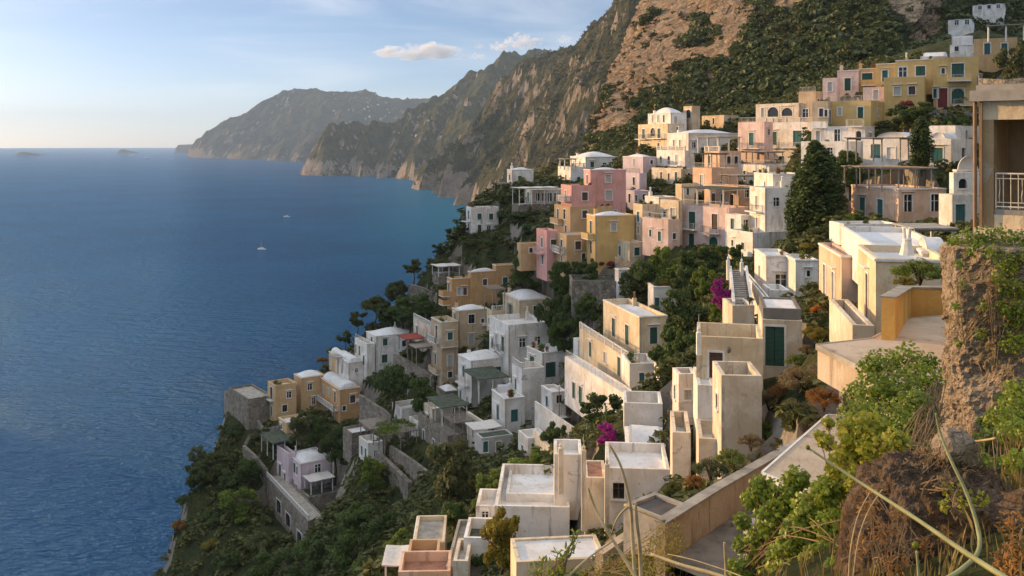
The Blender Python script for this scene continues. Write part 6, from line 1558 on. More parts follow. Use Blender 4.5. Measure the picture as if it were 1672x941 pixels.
def nearrock(name, a, b, moss, s):
    t = NT(name); v = t.coords('Object', rand=False)
    n1 = t.noise(v, 1.6 * s, 10, .72, .5); n2 = t.noise(v, 9. * s, 12, .8); n3 = t.noise(v, .7 * s, 6, .65)
    vo = t.n('ShaderNodeTexVoronoi', feature='DISTANCE_TO_EDGE'); vo.inputs['Scale'].default_value = 5. * s; vo.inputs['Randomness'].default_value = 1.
    wv = t.n('ShaderNodeVectorMath', operation='ADD'); t.l(v, wv.inputs[0]); nn = t.n('ShaderNodeTexNoise'); t.l(v, nn.inputs['Vector']); nn.inputs['Scale'].default_value = 4. * s; nn.inputs['Detail'].default_value = 6
    sc2 = t.n('ShaderNodeVectorMath', operation='SCALE'); t.l(nn.outputs['Color'], sc2.inputs[0]); sc2.inputs['Scale'].default_value = .35 / s; t.l(sc2.outputs[0], wv.inputs[1]); t.l(wv.outputs[0], vo.inputs['Vector'])
    col = t.mix(t.ramp(n1, .38, .62), a, b)
    col = t.mix(t.ramp(n2, .46, .62, 0, .5), col, [x * .30 for x in b])
    col = t.mix(t.ramp(n2, .36, .24, 0, .6), col, [min(1, x * 1.5) for x in a])
    col = t.mix(t.ramp(vo.outputs['Distance'], .0, .04, .45, 0), col, [x * .22 for x in b])
    col = t.mix(t.ramp(n3, .50, .62, 0, .75), col, moss)
    h = t.math('ADD', t.math('MULTIPLY', n2, 1.3), t.math('ADD', n1, t.math('MULTIPLY', t.ramp(vo.outputs['Distance'], 0, .08), .35)))
    t.pbr(col, .95, t.bump(h, .09 / s, 1.), .1); return t.m
M_TUFA = nearrock('rough_tufa_wall', (.58, .46, .33), (.44, .34, .24), (.26, .20, .10), 1.3)
M_BOULD = nearrock('dark_mossy_boulder', (.22, .155, .105), (.13, .09, .06), (.19, .11, .045), 2.6)
def rock_block(name, label, c, r, rot, mat, seed):
    n, nz = 420, 190; th = np.linspace(0, 2 * np.pi, 4000); f = lambda a: np.sign(a) * np.abs(a) ** .3
    x, y = f(np.cos(th)) * r[0], f(np.sin(th)) * r[1]; s = np.concatenate([[0], np.cumsum(np.hypot(np.diff(x), np.diff(y)))]); ss = np.linspace(0, s[-1], n, endpoint=False)
    x, y = np.interp(ss, s, x), np.interp(ss, s, y)
    t = np.concatenate([np.linspace(-1, .97, nz - 26), np.full(26, .97)]); sc_ = np.concatenate([np.ones(nz - 26), np.linspace(.985, 0.0, 26)])
    X, Y, Z = x[None] * sc_[:, None], y[None] * sc_[:, None], np.broadcast_to((t * r[2])[:, None], (nz, n)) + (.10 * (1 - sc_[:, None]))
    q = np.stack([X, Y, Z], 2); nr = np.stack([X / r[0] ** 2, Y / r[1] ** 2, np.where(sc_ < .99, .6, 0.)[:, None] + 0 * X], 2); nr /= np.linalg.norm(nr, axis=2, keepdims=True) + 1e-9
    d = .16 * fbm(X * .9, Y * .9, Z * .9, 3, seed) + .10 * fbm(X * 2.4, Y * 2.4, Z * 2.4, 4, seed + 2, True) + .035 * fbm(X * 9, Y * 9, Z * 9, 4, seed + 4, True) + .03 * np.floor(2.5 * vnoise(X * 2.2, Y * 2.2, Z * 2.2, seed + 6))
    q = q + nr * d[..., None]; ii = np.arange(nz * n).reshape(nz, n); jj = np.roll(ii, -1, 1)
    o = link(name, np_mesh(name, q.reshape(-1, 3), np.stack([ii[:-1].ravel(), jj[:-1].ravel(), jj[1:].ravel(), ii[1:].ravel()], 1)), mat); o.location = c; o.rotation_euler.z = rot
    return tag(o, label, 'rock')
rock_block('rock_pillar', 'broad weathered tufa rock wall hung with ivy at the right edge', (10.25, 16.0, H - 4.35), (2.35, 1.6, 2.6), R(-32.5), M_TUFA, 3)
rock('boulder', 'big dark rounded boulder with dry moss at the bottom right', (3.9, 8.3, H - 4.3), (.80, .8, 1.40), M_BOULD, 9, 260, .17, 2.3)
rock('boulder', 'smaller pale rock stuck between the big boulder and the right ivy', (4.35, 7.6, H - 3.55), (.42, .4, .55), M_BOULD, 15, 120, .09, 2.4)
rock('stone', 'light rough stone lying on top of the big boulder', (4.0, 8.3, H - 2.78), (.17, .15, .15), M_TUFA, 21, 90, .07, 2.2)

# ---- leafy plants near the lens
def leaf_shape(kind):
    if kind == 'lobed':   # five pointed vine leaf
        o = [(0, 0), (.34, -.12), (.52, .12), (.36, .28), (.60, .52), (.28, .56), (.0, 1.), (-.28, .56), (-.60, .52), (-.36, .28), (-.52, .12), (-.34, -.12)]
    elif kind == 'long': o = [(0, 0), (.10, .2), (.15, .5), (.09, .8), (0, 1.), (-.09, .8), (-.15, .5), (-.10, .2)]
    else: o = [(0, 0), (.30, .12), (.38, .38), (.2, .72), (0, 1.), (-.2, .72), (-.38, .38), (-.30, .12)]
    V = [(0, .42 if kind != 'long' else .5, 0)] + [(x, y, -abs(x) * .28 - .18 * (y - .4) ** 2) for x, y in o]; n = len(o)
    return np.array(V, float), np.array([(0, 1 + i, 1 + (i + 1) % n) for i in range(n)])
def foliage_near(name, clumps, per, size, shape, seed, hang=.4):
    """clumps [(px,py,rpx,Y, depthscale)] -> world positioned leaves, real leaf outlines"""
    g = np.random.default_rng(seed); LV, LF = leaf_shape(shape); VV = []; FF = []; TT = []; b = 0; anchors = []
    for (px, py, r, Y) in clumps:
        c = np.array(P(px, py, Y)); rr = r / F * Y; n = int(per * (r / 30.) ** 1.6) + 6; ct = g.random(); anchors.append((c, rr))
        for _ in range(n):
            d = g.normal(size=3); d /= np.linalg.norm(d); rad = g.random() ** .45
            p = c + d * rad * rr * np.array([1, .8, .9])
            nr = d * .55 + np.array([-.30, -.55, .55]) + g.normal(size=3) * .42; nr /= np.linalg.norm(nr)
            t = np.array([0, 0, -1.]) * hang + g.normal(size=3) * .7 + d * .5; t -= nr * t.dot(nr); t /= np.linalg.norm(t); s = np.cross(t, nr)
            sc_ = size * g.uniform(.5, 1.25)
            VV.append(p + (LV[:, :1] * s + LV[:, 1:2] * t + LV[:, 2:] * nr * g.uniform(.4, 1.6)) * sc_); FF.append(LF + b); b += len(LV)
            TT.append(np.full(len(LV), np.clip(ct * .45 + g.random() * .6 - .02, 0, 1)))
    return np.concatenate(VV), np.concatenate(FF), np.concatenate(TT), anchors
def near_plant(name, label, clumps, per, size, shape, mat, seed, stems=1., cat='plant', hang=.4, stem_r=.009, root_at=None):
    V, Fq, T_, an = foliage_near(name, clumps, per, size, shape, seed, hang)
    o = Vector(an[0][0]); root = empty(name, o, label, cat)
    link('foliage', np_mesh('leaves', V - np.array(o), Fq, False, T_), M_L[mat], root)
    m = MB(o); g = random.Random(seed); base = Vector(root_at) if root_at else Vector(min(an, key=lambda a: a[0][2])[0]) - UP * .25
    for k in range(int(len(an) * 2 * stems)):
        c, r = g.choice(an); c = Vector(c) + Vector((g.uniform(-r, r), g.uniform(-r, r) * .5, g.uniform(-r, r) * .7)); s = Vector(g.choice(an)[0]); s = s.lerp(base, g.uniform(.2, .8))
        mid = s.lerp(c, .5) + Vector((g.uniform(-.2, .2), g.uniform(-.1, .1), g.uniform(-.05, .3))) * r * 2
        m.tube([s, s.lerp(mid, .5) + UP * .05 * r, mid, mid.lerp(c, .5), c], [stem_r, stem_r * .9, stem_r * .8, stem_r * .6, stem_r * .3], 5)
    m.build('stems', simple('dry_vine_stem', (.24, .165, .09), .9, .1, 0, .4, 6.), root)
    return root
near_plant('leafy_shrub', 'dense green leafy shrub growing over the edge of the pale flat roof slab', [(1440, 598, 34, 14.5), (1480, 590, 34, 14.5), (1508, 618, 32, 14), (1465, 640, 42, 13.5), (1425, 640, 36, 13.5), (1400, 680, 34, 13), (1445, 690, 42, 12.8), (1492, 665, 34, 13), (1515, 590, 18, 14.5), (1420, 600, 22, 14.5), (1480, 700, 30, 12.5), (1395, 640, 20, 14)], 340, .062, 'oval', 'ivy', 1)
near_plant('grape_vine', 'yellow green vine with large lobed leaves hanging over the beige slab', [(1400, 705, 34, 11), (1432, 735, 36, 10.8), (1388, 742, 30, 11), (1440, 775, 32, 10.6), (1408, 785, 32, 10.8), (1368, 765, 22, 11.2), (1350, 722, 13, 11.5), (1340, 712, 10, 11.6), (1420, 700, 30, 11), (1362, 790, 26, 11), (1352, 690, 9, 11.7), (1462, 720, 22, 10.6)], 300, .064, 'lobed', 'vine', 2)
near_plant('climbing_vine', 'big leaved green vine tumbling over the low wall at the bottom', [(1245, 795, 24, 12), (1228, 815, 18, 12.2), (1285, 812, 34, 11.8), (1330, 835, 38, 11.2), (1268, 850, 38, 11.8), (1318, 872, 42, 11.2), (1362, 862, 34, 10.8), (1240, 880, 24, 12), (1290, 915, 40, 11.3), (1345, 922, 40, 10.6), (1228, 925, 22, 12), (1262, 930, 26, 11.8), (1385, 900, 22, 10), (1212, 850, 14, 12.4), (1215, 890, 18, 12.3), (1205, 930, 20, 12), (1370, 935, 26, 9.4), (1300, 780, 22, 11.8), (1350, 800, 26, 11), (1400, 850, 20, 9.6)], 330, .062, 'lobed', 'ivy', 3)
near_plant('climbing_ivy', 'dark green ivy curtain covering the lower right of the rock wall', [(1662, 640, 26, 13), (1640, 690, 34, 12.3), (1664, 715, 36, 11.5), (1622, 722, 30, 12), (1602, 765, 30, 11), (1642, 782, 38, 10.5), (1668, 800, 30, 9.6), (1585, 795, 16, 10.5), (1630, 812, 20, 9.8), (1660, 670, 30, 12.6), (1615, 800, 22, 9.6), (1650, 840, 26, 8.8), (1668, 760, 30, 10), (1610, 690, 14, 12.6), (1640, 650, 12, 13.5), (1575, 765, 12, 11.5)], 330, .062, 'oval', 'ivy', 4)
near_plant('trailing_ivy', 'thin ivy draped along the top of the rock wall', [(1562, 392, 15, 16), (1585, 386, 17, 16), (1608, 384, 19, 16), (1632, 384, 20, 15.8), (1656, 388, 20, 15.8), (1675, 392, 20, 15.6), (1622, 412, 18, 15.2), (1646, 432, 22, 15.2), (1662, 470, 24, 15.2), (1655, 520, 22, 15.1), (1668, 560, 22, 15), (1568, 430, 9, 15.6), (1560, 500, 8, 15.4), (1598, 400, 12, 15.4), (1640, 470, 15, 15.1), (1572, 465, 7, 15.4), (1600, 545, 9, 15.2), (1605, 500, 8, 15.2), (1640, 500, 16, 15.1), (1630, 455, 14, 15.1), (1650, 560, 18, 14.9), (1585, 410, 10, 15.4), (1555, 400, 9, 16.2), (1660, 420, 18, 15.2), (1565, 560, 7, 15.5), (1668, 505, 18, 15.)], 190, .062, 'oval', 'ivy', 5, .35)
near_plant('dry_creeper', 'brown withered creeper hanging down the middle of the rock wall', [(1612, 420, 16, 15.2), (1620, 455, 18, 15.1), (1616, 490, 18, 15.1), (1622, 525, 16, 15.1), (1618, 560, 18, 15), (1626, 590, 12, 15)], 34, .05, 'long', 'dry', 6, .6)
near_plant('withered_twigs', 'tangle of withered twigs between the leafy shrub and the rock wall', [(1528, 640, 22, 13.5), (1515, 690, 26, 12.5), (1535, 600, 14, 14.5), (1490, 735, 26, 11), (1540, 670, 18, 13), (1470, 745, 20, 10.8)], 45, .055, 'long', 'dry', 7, 7., hang=0.)
near_plant('dry_grass', 'low reddish dry grass on the crown of the big boulder', [(1520, 745, 20, 8.3), (1550, 752, 22, 8.2), (1490, 770, 20, 8.2), (1580, 770, 22, 8.1), (1460, 800, 18, 8.1), (1545, 790, 18, 7.6), (1500, 730, 16, 8.8), (1610, 800, 18, 8)], 90, .05, 'long', 'dry', 8, 3., hang=-.6)
near_plant('moss_creeper', 'small green creeper clinging to the front of the big boulder', [(1555, 800, 18, 7.6), (1575, 825, 16, 7.5), (1600, 810, 18, 7.5), (1545, 825, 10, 7.4)], 60, .042, 'oval', 'vine', 9, 3.)
near_plant('dry_creeper', 'golden dry creeper spread over the left flank of the big boulder', [(1420, 830, 20, 7.6), (1440, 870, 22, 7.5), (1470, 840, 18, 7.5), (1410, 890, 20, 7.6), (1500, 890, 18, 7.4), (1460, 920, 22, 7.3), (1540, 870, 14, 7.4), (1430, 800, 14, 7.8)], 110, .045, 'long', 'rust', 21, 2.2, hang=.3, stem_r=.005)
near_plant('dry_shrub', 'orange dry shrub in the lower right corner', [(1655, 860, 26, 7.2), (1668, 900, 30, 6.6), (1640, 915, 22, 6.6), (1662, 935, 30, 6.4)], 120, .05, 'long', 'rust', 10, 3., hang=-.5)
near_plant('dry_shrub', 'yellowish dry shrub at the foot of the long stained wall', [(1075, 880, 24, 33), (1100, 868, 20, 34), (1055, 905, 26, 32), (1090, 905, 26, 31), (1030, 925, 24, 32), (1110, 890, 16, 33), (1070, 935, 28, 30), (985, 930, 24, 36), (960, 938, 20, 38)], 190, .13, 'long', 'yellow', 11, 1.5, hang=-.4, stem_r=.015)
near_plant('leafy_sprigs', 'upright leafy sprigs rising from the bottom edge', [(938, 885, 8, 6), (930, 900, 9, 6), (922, 915, 9, 6), (915, 935, 12, 6), (912, 905, 7, 6.1), (905, 925, 9, 6.1), (885, 920, 9, 6.2), (880, 938, 11, 6.1), (940, 872, 5, 6), (898, 941, 10, 6), (870, 925, 6, 6.3)], 62, .045, 'long', 'ivy', 12, 1.2, hang=-1.2, stem_r=.005, root_at=tuple(P(905, 985, 6)))
SG = 'dry stalks in front of the lens'
M_STALK = simple('dry_stalk', (.42, .33, .17), .7, .25, 0, .35, 8.); M_STALKG = simple('green_stalk', (.30, .30, .13), .6, .3, 0, .35, 8.)
def stalk(label, pts, r0, r1, mat=None, name='dry_stalk', head=None):
    q = [P(*p) for p in pts]; n = len(q); o = q[0]; m = MB(o)
    Q = []
    for i in range(n - 1):      # smooth the line
        p0, p1, p2, p3 = q[max(i - 1, 0)], q[i], q[i + 1], q[min(i + 2, n - 1)]
        for k in range(5):
            t = k / 5; Q.append(.5 * ((2 * p1) + (p2 - p0) * t + (2 * p0 - 5 * p1 + 4 * p2 - p3) * t * t + (3 * p1 - p0 - 3 * p2 + p3) * t ** 3))
    Q.append(q[-1]); k = len(Q)
    m.tube(Q, [r0 + (r1 - r0) * i / (k - 1) + (.0012 if i % 6 == 3 else 0) for i in range(k)], 7)
    w = m.build(name, mat or M_STALK, smooth=True); w.location = o; tag(w, label, 'stalk', SG)
    if head:
        c = P(*head[:3]); m = MB(o); m.lathe(c - UP * head[3], [(.004, 0), (head[3] * .9, .6 * head[3]), (head[3], 1.2 * head[3]), (head[3] * .5, 2 * head[3])], 9); m.build('seed_head', M_L['vine'], w, True)
    return w
stalk('long straight greenish stalk crossing the boulder down to the bottom right', [(1320, 732, 5.4), (1400, 785, 5.2), (1500, 850, 4.8), (1580, 905, 4.5), (1660, 955, 4.2)], .006, .016, M_STALKG, head=(1319, 731, 5.4, .014))
stalk('thick curved pale stalk rising over the right half of the boulder', [(1528, 675, 6), (1536, 710, 6), (1552, 750, 5.9), (1578, 805, 5.8), (1596, 860, 5.7), (1598, 900, 5.6), (1570, 930, 5.5), (1530, 955, 5.4)], .007, .017, M_STALKG)
stalk('tall bent brown stalk ending left of the barred window', [(995, 726, 9), (1012, 757, 9), (1022, 790, 9), (1030, 830, 9), (1032, 865, 9), (1038, 960, 8.8)], .009, .02)
stalk('straight brown stalk leaning to the right across the white steps', [(960, 796, 8), (972, 830, 8), (990, 865, 7.9), (1015, 905, 7.8), (1048, 960, 7.6)], .008, .016)
stalk('upright grey thorny stalk beside the dark grey roof', [(1038, 820, 9), (1041, 860, 9), (1045, 900, 9), (1048, 960, 8.9)], .011, .024)
stalk('thick tan stalk running down to the right over the shaded path', [(1063, 905, 7), (1110, 922, 6.8), (1160, 936, 6.6), (1210, 952, 6.4)], .011, .016)
stalk('thin grey tendril parallel to the thick tan stalk', [(1090, 905, 8), (1130, 914, 7.8), (1180, 930, 7.6), (1220, 945, 7.4)], .004, .006)
stalk('orange brown bent twig left of the tall bent stalk', [(998, 872, 9), (1006, 850, 9), (1016, 836, 9), (1026, 828, 9)], .006, .012)
stalk('brown twig lying along the front edge of the dark grey roof', [(1020, 825, 30), (1050, 836, 29.5), (1086, 851, 29)], .05, .05)
stalk('grey twig slanting up from the bottom beside the leafy sprigs', [(925, 945, 6), (960, 912, 6.2), (1000, 884, 6.4)], .010, .004)
stalk('short stem with a round green seed head in front of the boulder', [(1502, 960, 4), (1499, 925, 4), (1497, 900, 4)], .007, .005, M_STALKG, head=(1495, 891, 4, .016))
stalk('thin upright stake at the right of the shaded path', [(1187, 960, 9), (1185, 920, 9), (1183, 886, 9)], .018, .013)
stalk('short tan twig sticking out of the ivy curtain', [(1572, 722, 9), (1600, 720, 8.8), (1626, 716, 8.6)], .010, .012)
stalk('thin bent grass stem along the left flank of the boulder', [(1385, 950, 6.5), (1390, 890, 6.6), (1402, 840, 6.7), (1420, 805, 6.8)], .006, .004)
stalk('second grass stem just right of the thin bent one', [(1392, 950, 6.3), (1402, 880, 6.4), (1418, 835, 6.5), (1440, 800, 6.6)], .005, .004)
# ---- dry bushes on the bank above the long wall
for i, (px, py, r, Y, m, lb) in enumerate([
 (1255, 655, 30, 50, 'dry', 'brown withered bush right of the walled yard'), (1308, 622, 40, 45, 'dry', 'large brown withered bush in the middle of the bank'), (1352, 608, 34, 40, 'dry', 'brown withered bush touching the pale roof slab'),
 (1300, 672, 34, 44, 'olive', 'grey green bush below the large withered bush'), (1252, 704, 26, 46, 'bright', 'green weeds at the right foot of the walled yard'), (1345, 652, 32, 37, 'rust', 'rust coloured bush above the beige slab'),
 (1300, 590, 20, 52, 'bright', 'bright shrub in front of the tall dark green door'), (1268, 602, 15, 55, 'yellow', 'yellow green shrub at the corner of the walled yard'), (1330, 545, 22, 56, 'yellow', 'yellow green shrub below the orange flowers'),
 (1336, 506, 14, 60, 'orange', 'orange flowering shrub left of the sunlit parapet terrace'), (1318, 572, 15, 54, 'dry', 'dry hanging plant under the yellow green shrub'), (1160, 768, 32, 46, 'olive', 'olive bush behind the long stained wall'),
 (1192, 748, 26, 43, 'bright', 'green bush right of the olive one behind the long wall'), (1135, 788, 20, 47, 'rust', 'rusty bush by the grey roof behind the long wall'), (1226, 722, 22, 45, 'dry', 'dry bush at the upper part of the long wall'),
 (1275, 640, 22, 49, 'rust', 'rusty twiggy bush between the walled yard and the bank'), (1225, 668, 16, 52, 'olive', 'climber on the right wall of the walled yard'), (1330, 690, 22, 38, 'olive', 'grey green bush at the corner of the beige slab'), (1115, 742, 10, 58, 'olive', 'creeper on the narrow sunlit wall of the lower yard'),
 (1405, 575, 16, 34, 'dry', 'dry twigs lying on the pale roof slab')]):
    T(px, py, r, Y, 'fine', m, 'dry_bush' if m in ('dry', 'rust') else 'bush', lb, 'shrub', i % 2, .85)
T(1502, 447, 46, 43, 'fine', 'bright', 'feathery_shrub', 'feathery yellow green shrub behind the yellow ochre parapet', 'shrub', 1, .75)
T(1478, 462, 20, 42, 'fine', 'yellow', 'feathery_shrub', 'yellower feathery shrub spilling over the corner of the parapet', 'shrub', 0, .8)
def grass_tufts():
    g = np.random.default_rng(31); VV = []; TT = []; n = 0
    while n < 1500:
        y = g.uniform(5, 42); x = g.uniform(-2, .62) * y if g.random() < .3 else g.uniform(.1, .62) * y
        if x < 1: continue
        n += 1; z = ground_z(x, y); k = 9; a = g.uniform(0, 6.28, k); h = g.uniform(.06, .22, k) * (1 + y / 40); w = .006 + y * .0004; ln = g.uniform(.1, .5, k) * h; ct = g.random()
        bx, by = x + g.normal(0, .09, k), y + g.normal(0, .09, k); px, py = -np.sin(a) * w, np.cos(a) * w
        A = np.stack([bx - px, by - py, np.full(k, z - .05)], 1); B = np.stack([bx + px, by + py, np.full(k, z - .05)], 1); D = np.stack([bx + np.cos(a) * ln * .4, by + np.sin(a) * ln * .4, z + h * .6], 1); E = np.stack([bx + np.cos(a) * ln, by + np.sin(a) * ln, z + h], 1)
        VV.append(np.stack([A, B, D + (B - A) * .4, E], 1).reshape(-1, 3)); TT.append(np.full(4 * k, np.clip(ct * .7 + g.random() * .3, 0, 1)))
    V = np.concatenate(VV)
    tag(link('grass', np_mesh('grass', V, np.arange(len(V)).reshape(-1, 4), False, np.concatenate(TT)), leafmat('dry_grass_blades', (.085, .085, .025), (.30, .22, .085), .25)), kind='stuff')
grass_tufts()
# ------------------------------------------------------------------ boats, far hamlets, clouds, the cape added out of view to shade the lower village
def boat(label, px, py, L, name, heading, cabin=True, mast=0., hull=None):
    Y = H * F / (py - Y0); c = P(px, py, Y); c.z = 0; root = empty(name, c, label, 'boat'); ch, sh = math.cos(heading), math.sin(heading)
    def W(x, y, z): return c + Vector((x * ch - y * sh, x * sh + y * ch, z))
    m = MB(c); n = 9; V = []
    for i in range(n):
        t = i / (n - 1); x = (t - .5) * L; w = L * .16 * (1 - max(0, (t - .55) / .45) ** 2.2) + .02; hh = L * (.085 + .06 * t * t)
        V += [W(x, -w, hh), W(x, -w * .7, -L * .03), W(x, w * .7, -L * .03), W(x, w, hh)]
    f = [(4 * i + k, 4 * i + k + 1, 4 * i + 5 + k, 4 * i + 4 + k) for i in range(n - 1) for k in range(3)] + [(0, 1, 2, 3), (4 * n - 1, 4 * n - 2, 4 * n - 3, 4 * n - 4)]
    f += [(4 * i + 3, 4 * i, 4 * i + 4, 4 * i + 7) for i in range(n - 1)]
    m.add(V, f); m.build('hull', hull or M_TRIM, root)
    X, Yv = Vector((ch, sh, 0)), Vector((-sh, ch, 0))
    if cabin:
        m = MB(c); m.box(W(-L * .2, -L * .09, L * .1), X, Yv, UP, L * .4, L * .18, L * .12); cb = m.build('cabin', M_TRIM, root)
        m = MB(c); m.box(W(-L * .14, -L * .092, L * .15), X, Yv, UP, L * .25, L * .184, L * .045); m.build('cabin_window', M_GLASS, cb)
    if mast:
        m = MB(c); m.bar(W(.05 * L, 0, L * .1), W(.05 * L, 0, mast), .09, 5); m.bar(W(.05 * L, 0, L * .28), W(-.38 * L, 0, L * .28), .07, 5); m.build('mast', M_IRONW, root)
boat('white sailing boat with a bare mast, nearest on the open sea', 427, 407.5, 10.5, 'sailing_boat', R(165), True, 9.)
boat('white motor boat farther out on the sea with a dark hull shadow', 468, 354.5, 11, 'motor_boat', R(170), True, 5.)
boat('long pale ship before the right one of the two islets', 213.5, 255.3, 62, 'ferry', R(5))
boat('small white ship right of the pale ship near the horizon', 239.5, 258.3, 34, 'ferry', R(40))

def hamlet(name, label, MT, box, n, size, seed):
    """tiny far villages: every house one object"""
    Q, bi, pp = MT; g = random.Random(seed); m, nu = Q.shape[:2]; cand = []
    for j in range(2, m - 12):
        for i in range(1, nu - 1):
            q = Q[j, i]; px = CX + q[0] / q[1] * F; py = Y0 - (q[2] - H) / q[1] * F
            if box[0] < px < box[2] and box[1] < py < box[3]: cand.append(q)
    g.shuffle(cand); cols = [stucco((.70, .66, .60), .4), stucco((.66, .52, .38), .4), stucco((.70, .58, .50), .4)]
    for k, q in enumerate(cand[:n]):
        c = Vector(q); s = size * g.uniform(.6, 1.4); a = g.uniform(-.5, .5); X = Vector((math.cos(a), math.sin(a), 0)); Yv = Vector((-math.sin(a), math.cos(a), 0))
        mm = MB(c); mm.box(c - X * s - Yv * s * .7 - UP * s, X, Yv, UP, s * 2, s * 1.4, s * 2.); mm.box(c - X * s * .4 - Yv * s * .4 + UP * (s + .004), X, Yv, UP, s * .9, s * .9, s * .5)
        o = mm.build('distant_house', cols[k % 3]); o.location = c; tag(o, label, 'house', name)
hamlet('far villages on the headland', 'tiny far house of the village scattered along the hazy headland', MT4, (545, 172, 660, 212), 42, 6.5, 1)
hamlet('houses on the dark ridge', 'tiny house on the ridge between the headland and the near mountain', MT3, (620, 190, 740, 232), 16, 4, 2)
hamlet('houses along the coast road', 'tiny house along the coast road halfway up the near mountain', MT2, (810, 190, 960, 215), 14, 2.4, 3)

def cloud(label, px, py, w, h, Y, seed, dens):
    c = P(px, py, Y); a, b = w / F * Y / 2, h / F * Y / 2
    nx = 72; th = np.linspace(0, 2 * np.pi, nx, endpoint=False); ph = np.linspace(-np.pi / 2, np.pi / 2, nx // 2); TH, PH = np.meshgrid(th, ph)
    d = np.stack([np.cos(PH) * np.cos(TH), np.cos(PH) * np.sin(TH), np.sin(PH)], 2)
    k = 1 + .55 * fbm(d[..., 0] * 2.2 * (a / b) ** .5, d[..., 1] * 2, d[..., 2] * 2, 5, seed) + .16 * fbm(d[..., 0] * 9, d[..., 1] * 7, d[..., 2] * 7, 3, seed + 2)
    p = d * k[..., None] * np.array([a, a * .45, b]); p[..., 2] = np.where(p[..., 2] < 0, p[..., 2] * .55, p[..., 2])
    hh, ww = TH.shape; ii = np.arange(hh * ww).reshape(hh, ww); jj = np.roll(ii, -1, 1)
    o = link('cloud', np_mesh('cloud', p.reshape(-1, 3), np.stack([ii[:-1].ravel(), jj[:-1].ravel(), jj[1:].ravel(), ii[1:].ravel()], 1), True), None); o.location = c
    m = bpy.data.materials.new('cloud_vapour'); m.use_nodes = True; t = m.node_tree; t.nodes.clear()
    out = t.nodes.new('ShaderNodeOutputMaterial'); v = t.nodes.new('ShaderNodeVolumePrincipled'); v.inputs['Color'].default_value = (1, 1, 1, 1); v.inputs['Anisotropy'].default_value = 0.
    tc = t.nodes.new('ShaderNodeTexCoord'); n = t.nodes.new('ShaderNodeTexNoise'); n.inputs['Scale'].default_value = 2.6 / a; n.inputs['Detail'].default_value = 6; n.inputs['Roughness'].default_value = .62
    mr = t.nodes.new('ShaderNodeMapRange'); mr.inputs['From Min'].default_value = .42; mr.inputs['From Max'].default_value = .68; mr.inputs['To Min'].default_value = 0; mr.inputs['To Max'].default_value = dens / b
    t.links.new(tc.outputs['Object'], n.inputs['Vector']); t.links.new(n.outputs['Fac'], mr.inputs['Value']); t.links.new(mr.outputs[0], v.inputs['Density']); t.links.new(v.outputs[0], out.inputs['Volume'])
    o.data.materials.append(m); m.cycles.homogeneous_volume = False
    tag(o, label, 'cloud')
cloud('largest cloud, a long flat bottomed puff above the headland', 690, 89, 128, 34, 14000, 3, 2.0)
cloud('rounded bright cloud right of the largest one', 852, 71, 58, 30, 14000, 8, 2.0)
cloud('small wisp joined at the left of the rounded bright cloud', 817, 78, 34, 18, 14000, 12, 1.6)
cloud('faint small wisp below and left of the rounded cloud', 779, 94, 22, 14, 14000, 15, 1.1)
cloud('tiny faint wisp above the small lower wisp', 783, 77, 16, 12, 14000, 19, .9)
cloud('faint wisp close to the mountain edge', 922, 66, 22, 18, 14000, 24, 1.0)

def shade_cape():
    """unseen headland added left of the view, its crest shaped to shade the lower village"""
    sh = Vector((math.sin(SUN_AZ), math.cos(SUN_AZ), 0)); t = Vector((-sh.y, sh.x, 0))
    if t.y < 0: t = -t
    D = 1500.; drop = D * math.tan(SUN_EL)
    tab = [(-260, -420), (20, -300), (60, -105), (84, -66), (95, -50), (110, -36), (135, -27), (165, -22), (190, -19), (205, -40), (250, -160), (300, -360)]
    ls = np.linspace(-260, 300, 130); cz = np.interp(ls, [a for a, b in tab], [b for a, b in tab]) + H + drop
    cz = cz + 2.5 * fbm(ls / 26., ls * 0, 0, 3, 3)
    ws = np.linspace(-1, 1, 41); V = []
    for w in ws:
        for l, z in zip(ls, cz):
            p = sh * (D + w * 260) + t * l
            hh = -20 + (z + 20) * (1 - abs(w)) ** 1.15
            V.append((p.x, p.y, hh + 14 * (1 - abs(w)) * abs(w) * sfbm(p.x / 60, p.y / 60, 0, 3, 4) * 2))
    n = len(ls); ii = np.arange(len(ws) * n).reshape(len(ws), n)
    tag(link('headland', np_mesh('headland', np.array(V), np.stack([ii[:-1, :-1].ravel(), ii[:-1, 1:].ravel(), ii[1:, 1:].ravel(), ii[1:, :-1].ravel()], 1)), M_HILL), kind='structure')  # invented landmass, there only for the shadow it casts
SUN_AZ = R(-63); SUN_EL = R(9.5)
shade_cape()
# ------------------------------------------------------------------ camera, sky, sun, air
sc = bpy.context.scene
cam = bpy.data.cameras.new('camera'); co = bpy.data.objects.new('camera', cam); COL.objects.link(co)
co.location = (0, 0, H); co.rotation_euler = (R(90), 0, 0)
cam.sensor_width = 36; cam.lens = F / 1672 * 36; cam.shift_y = -(470.5 - Y0) / 1672; cam.clip_start = .1; cam.clip_end = 90000
sc.camera = co
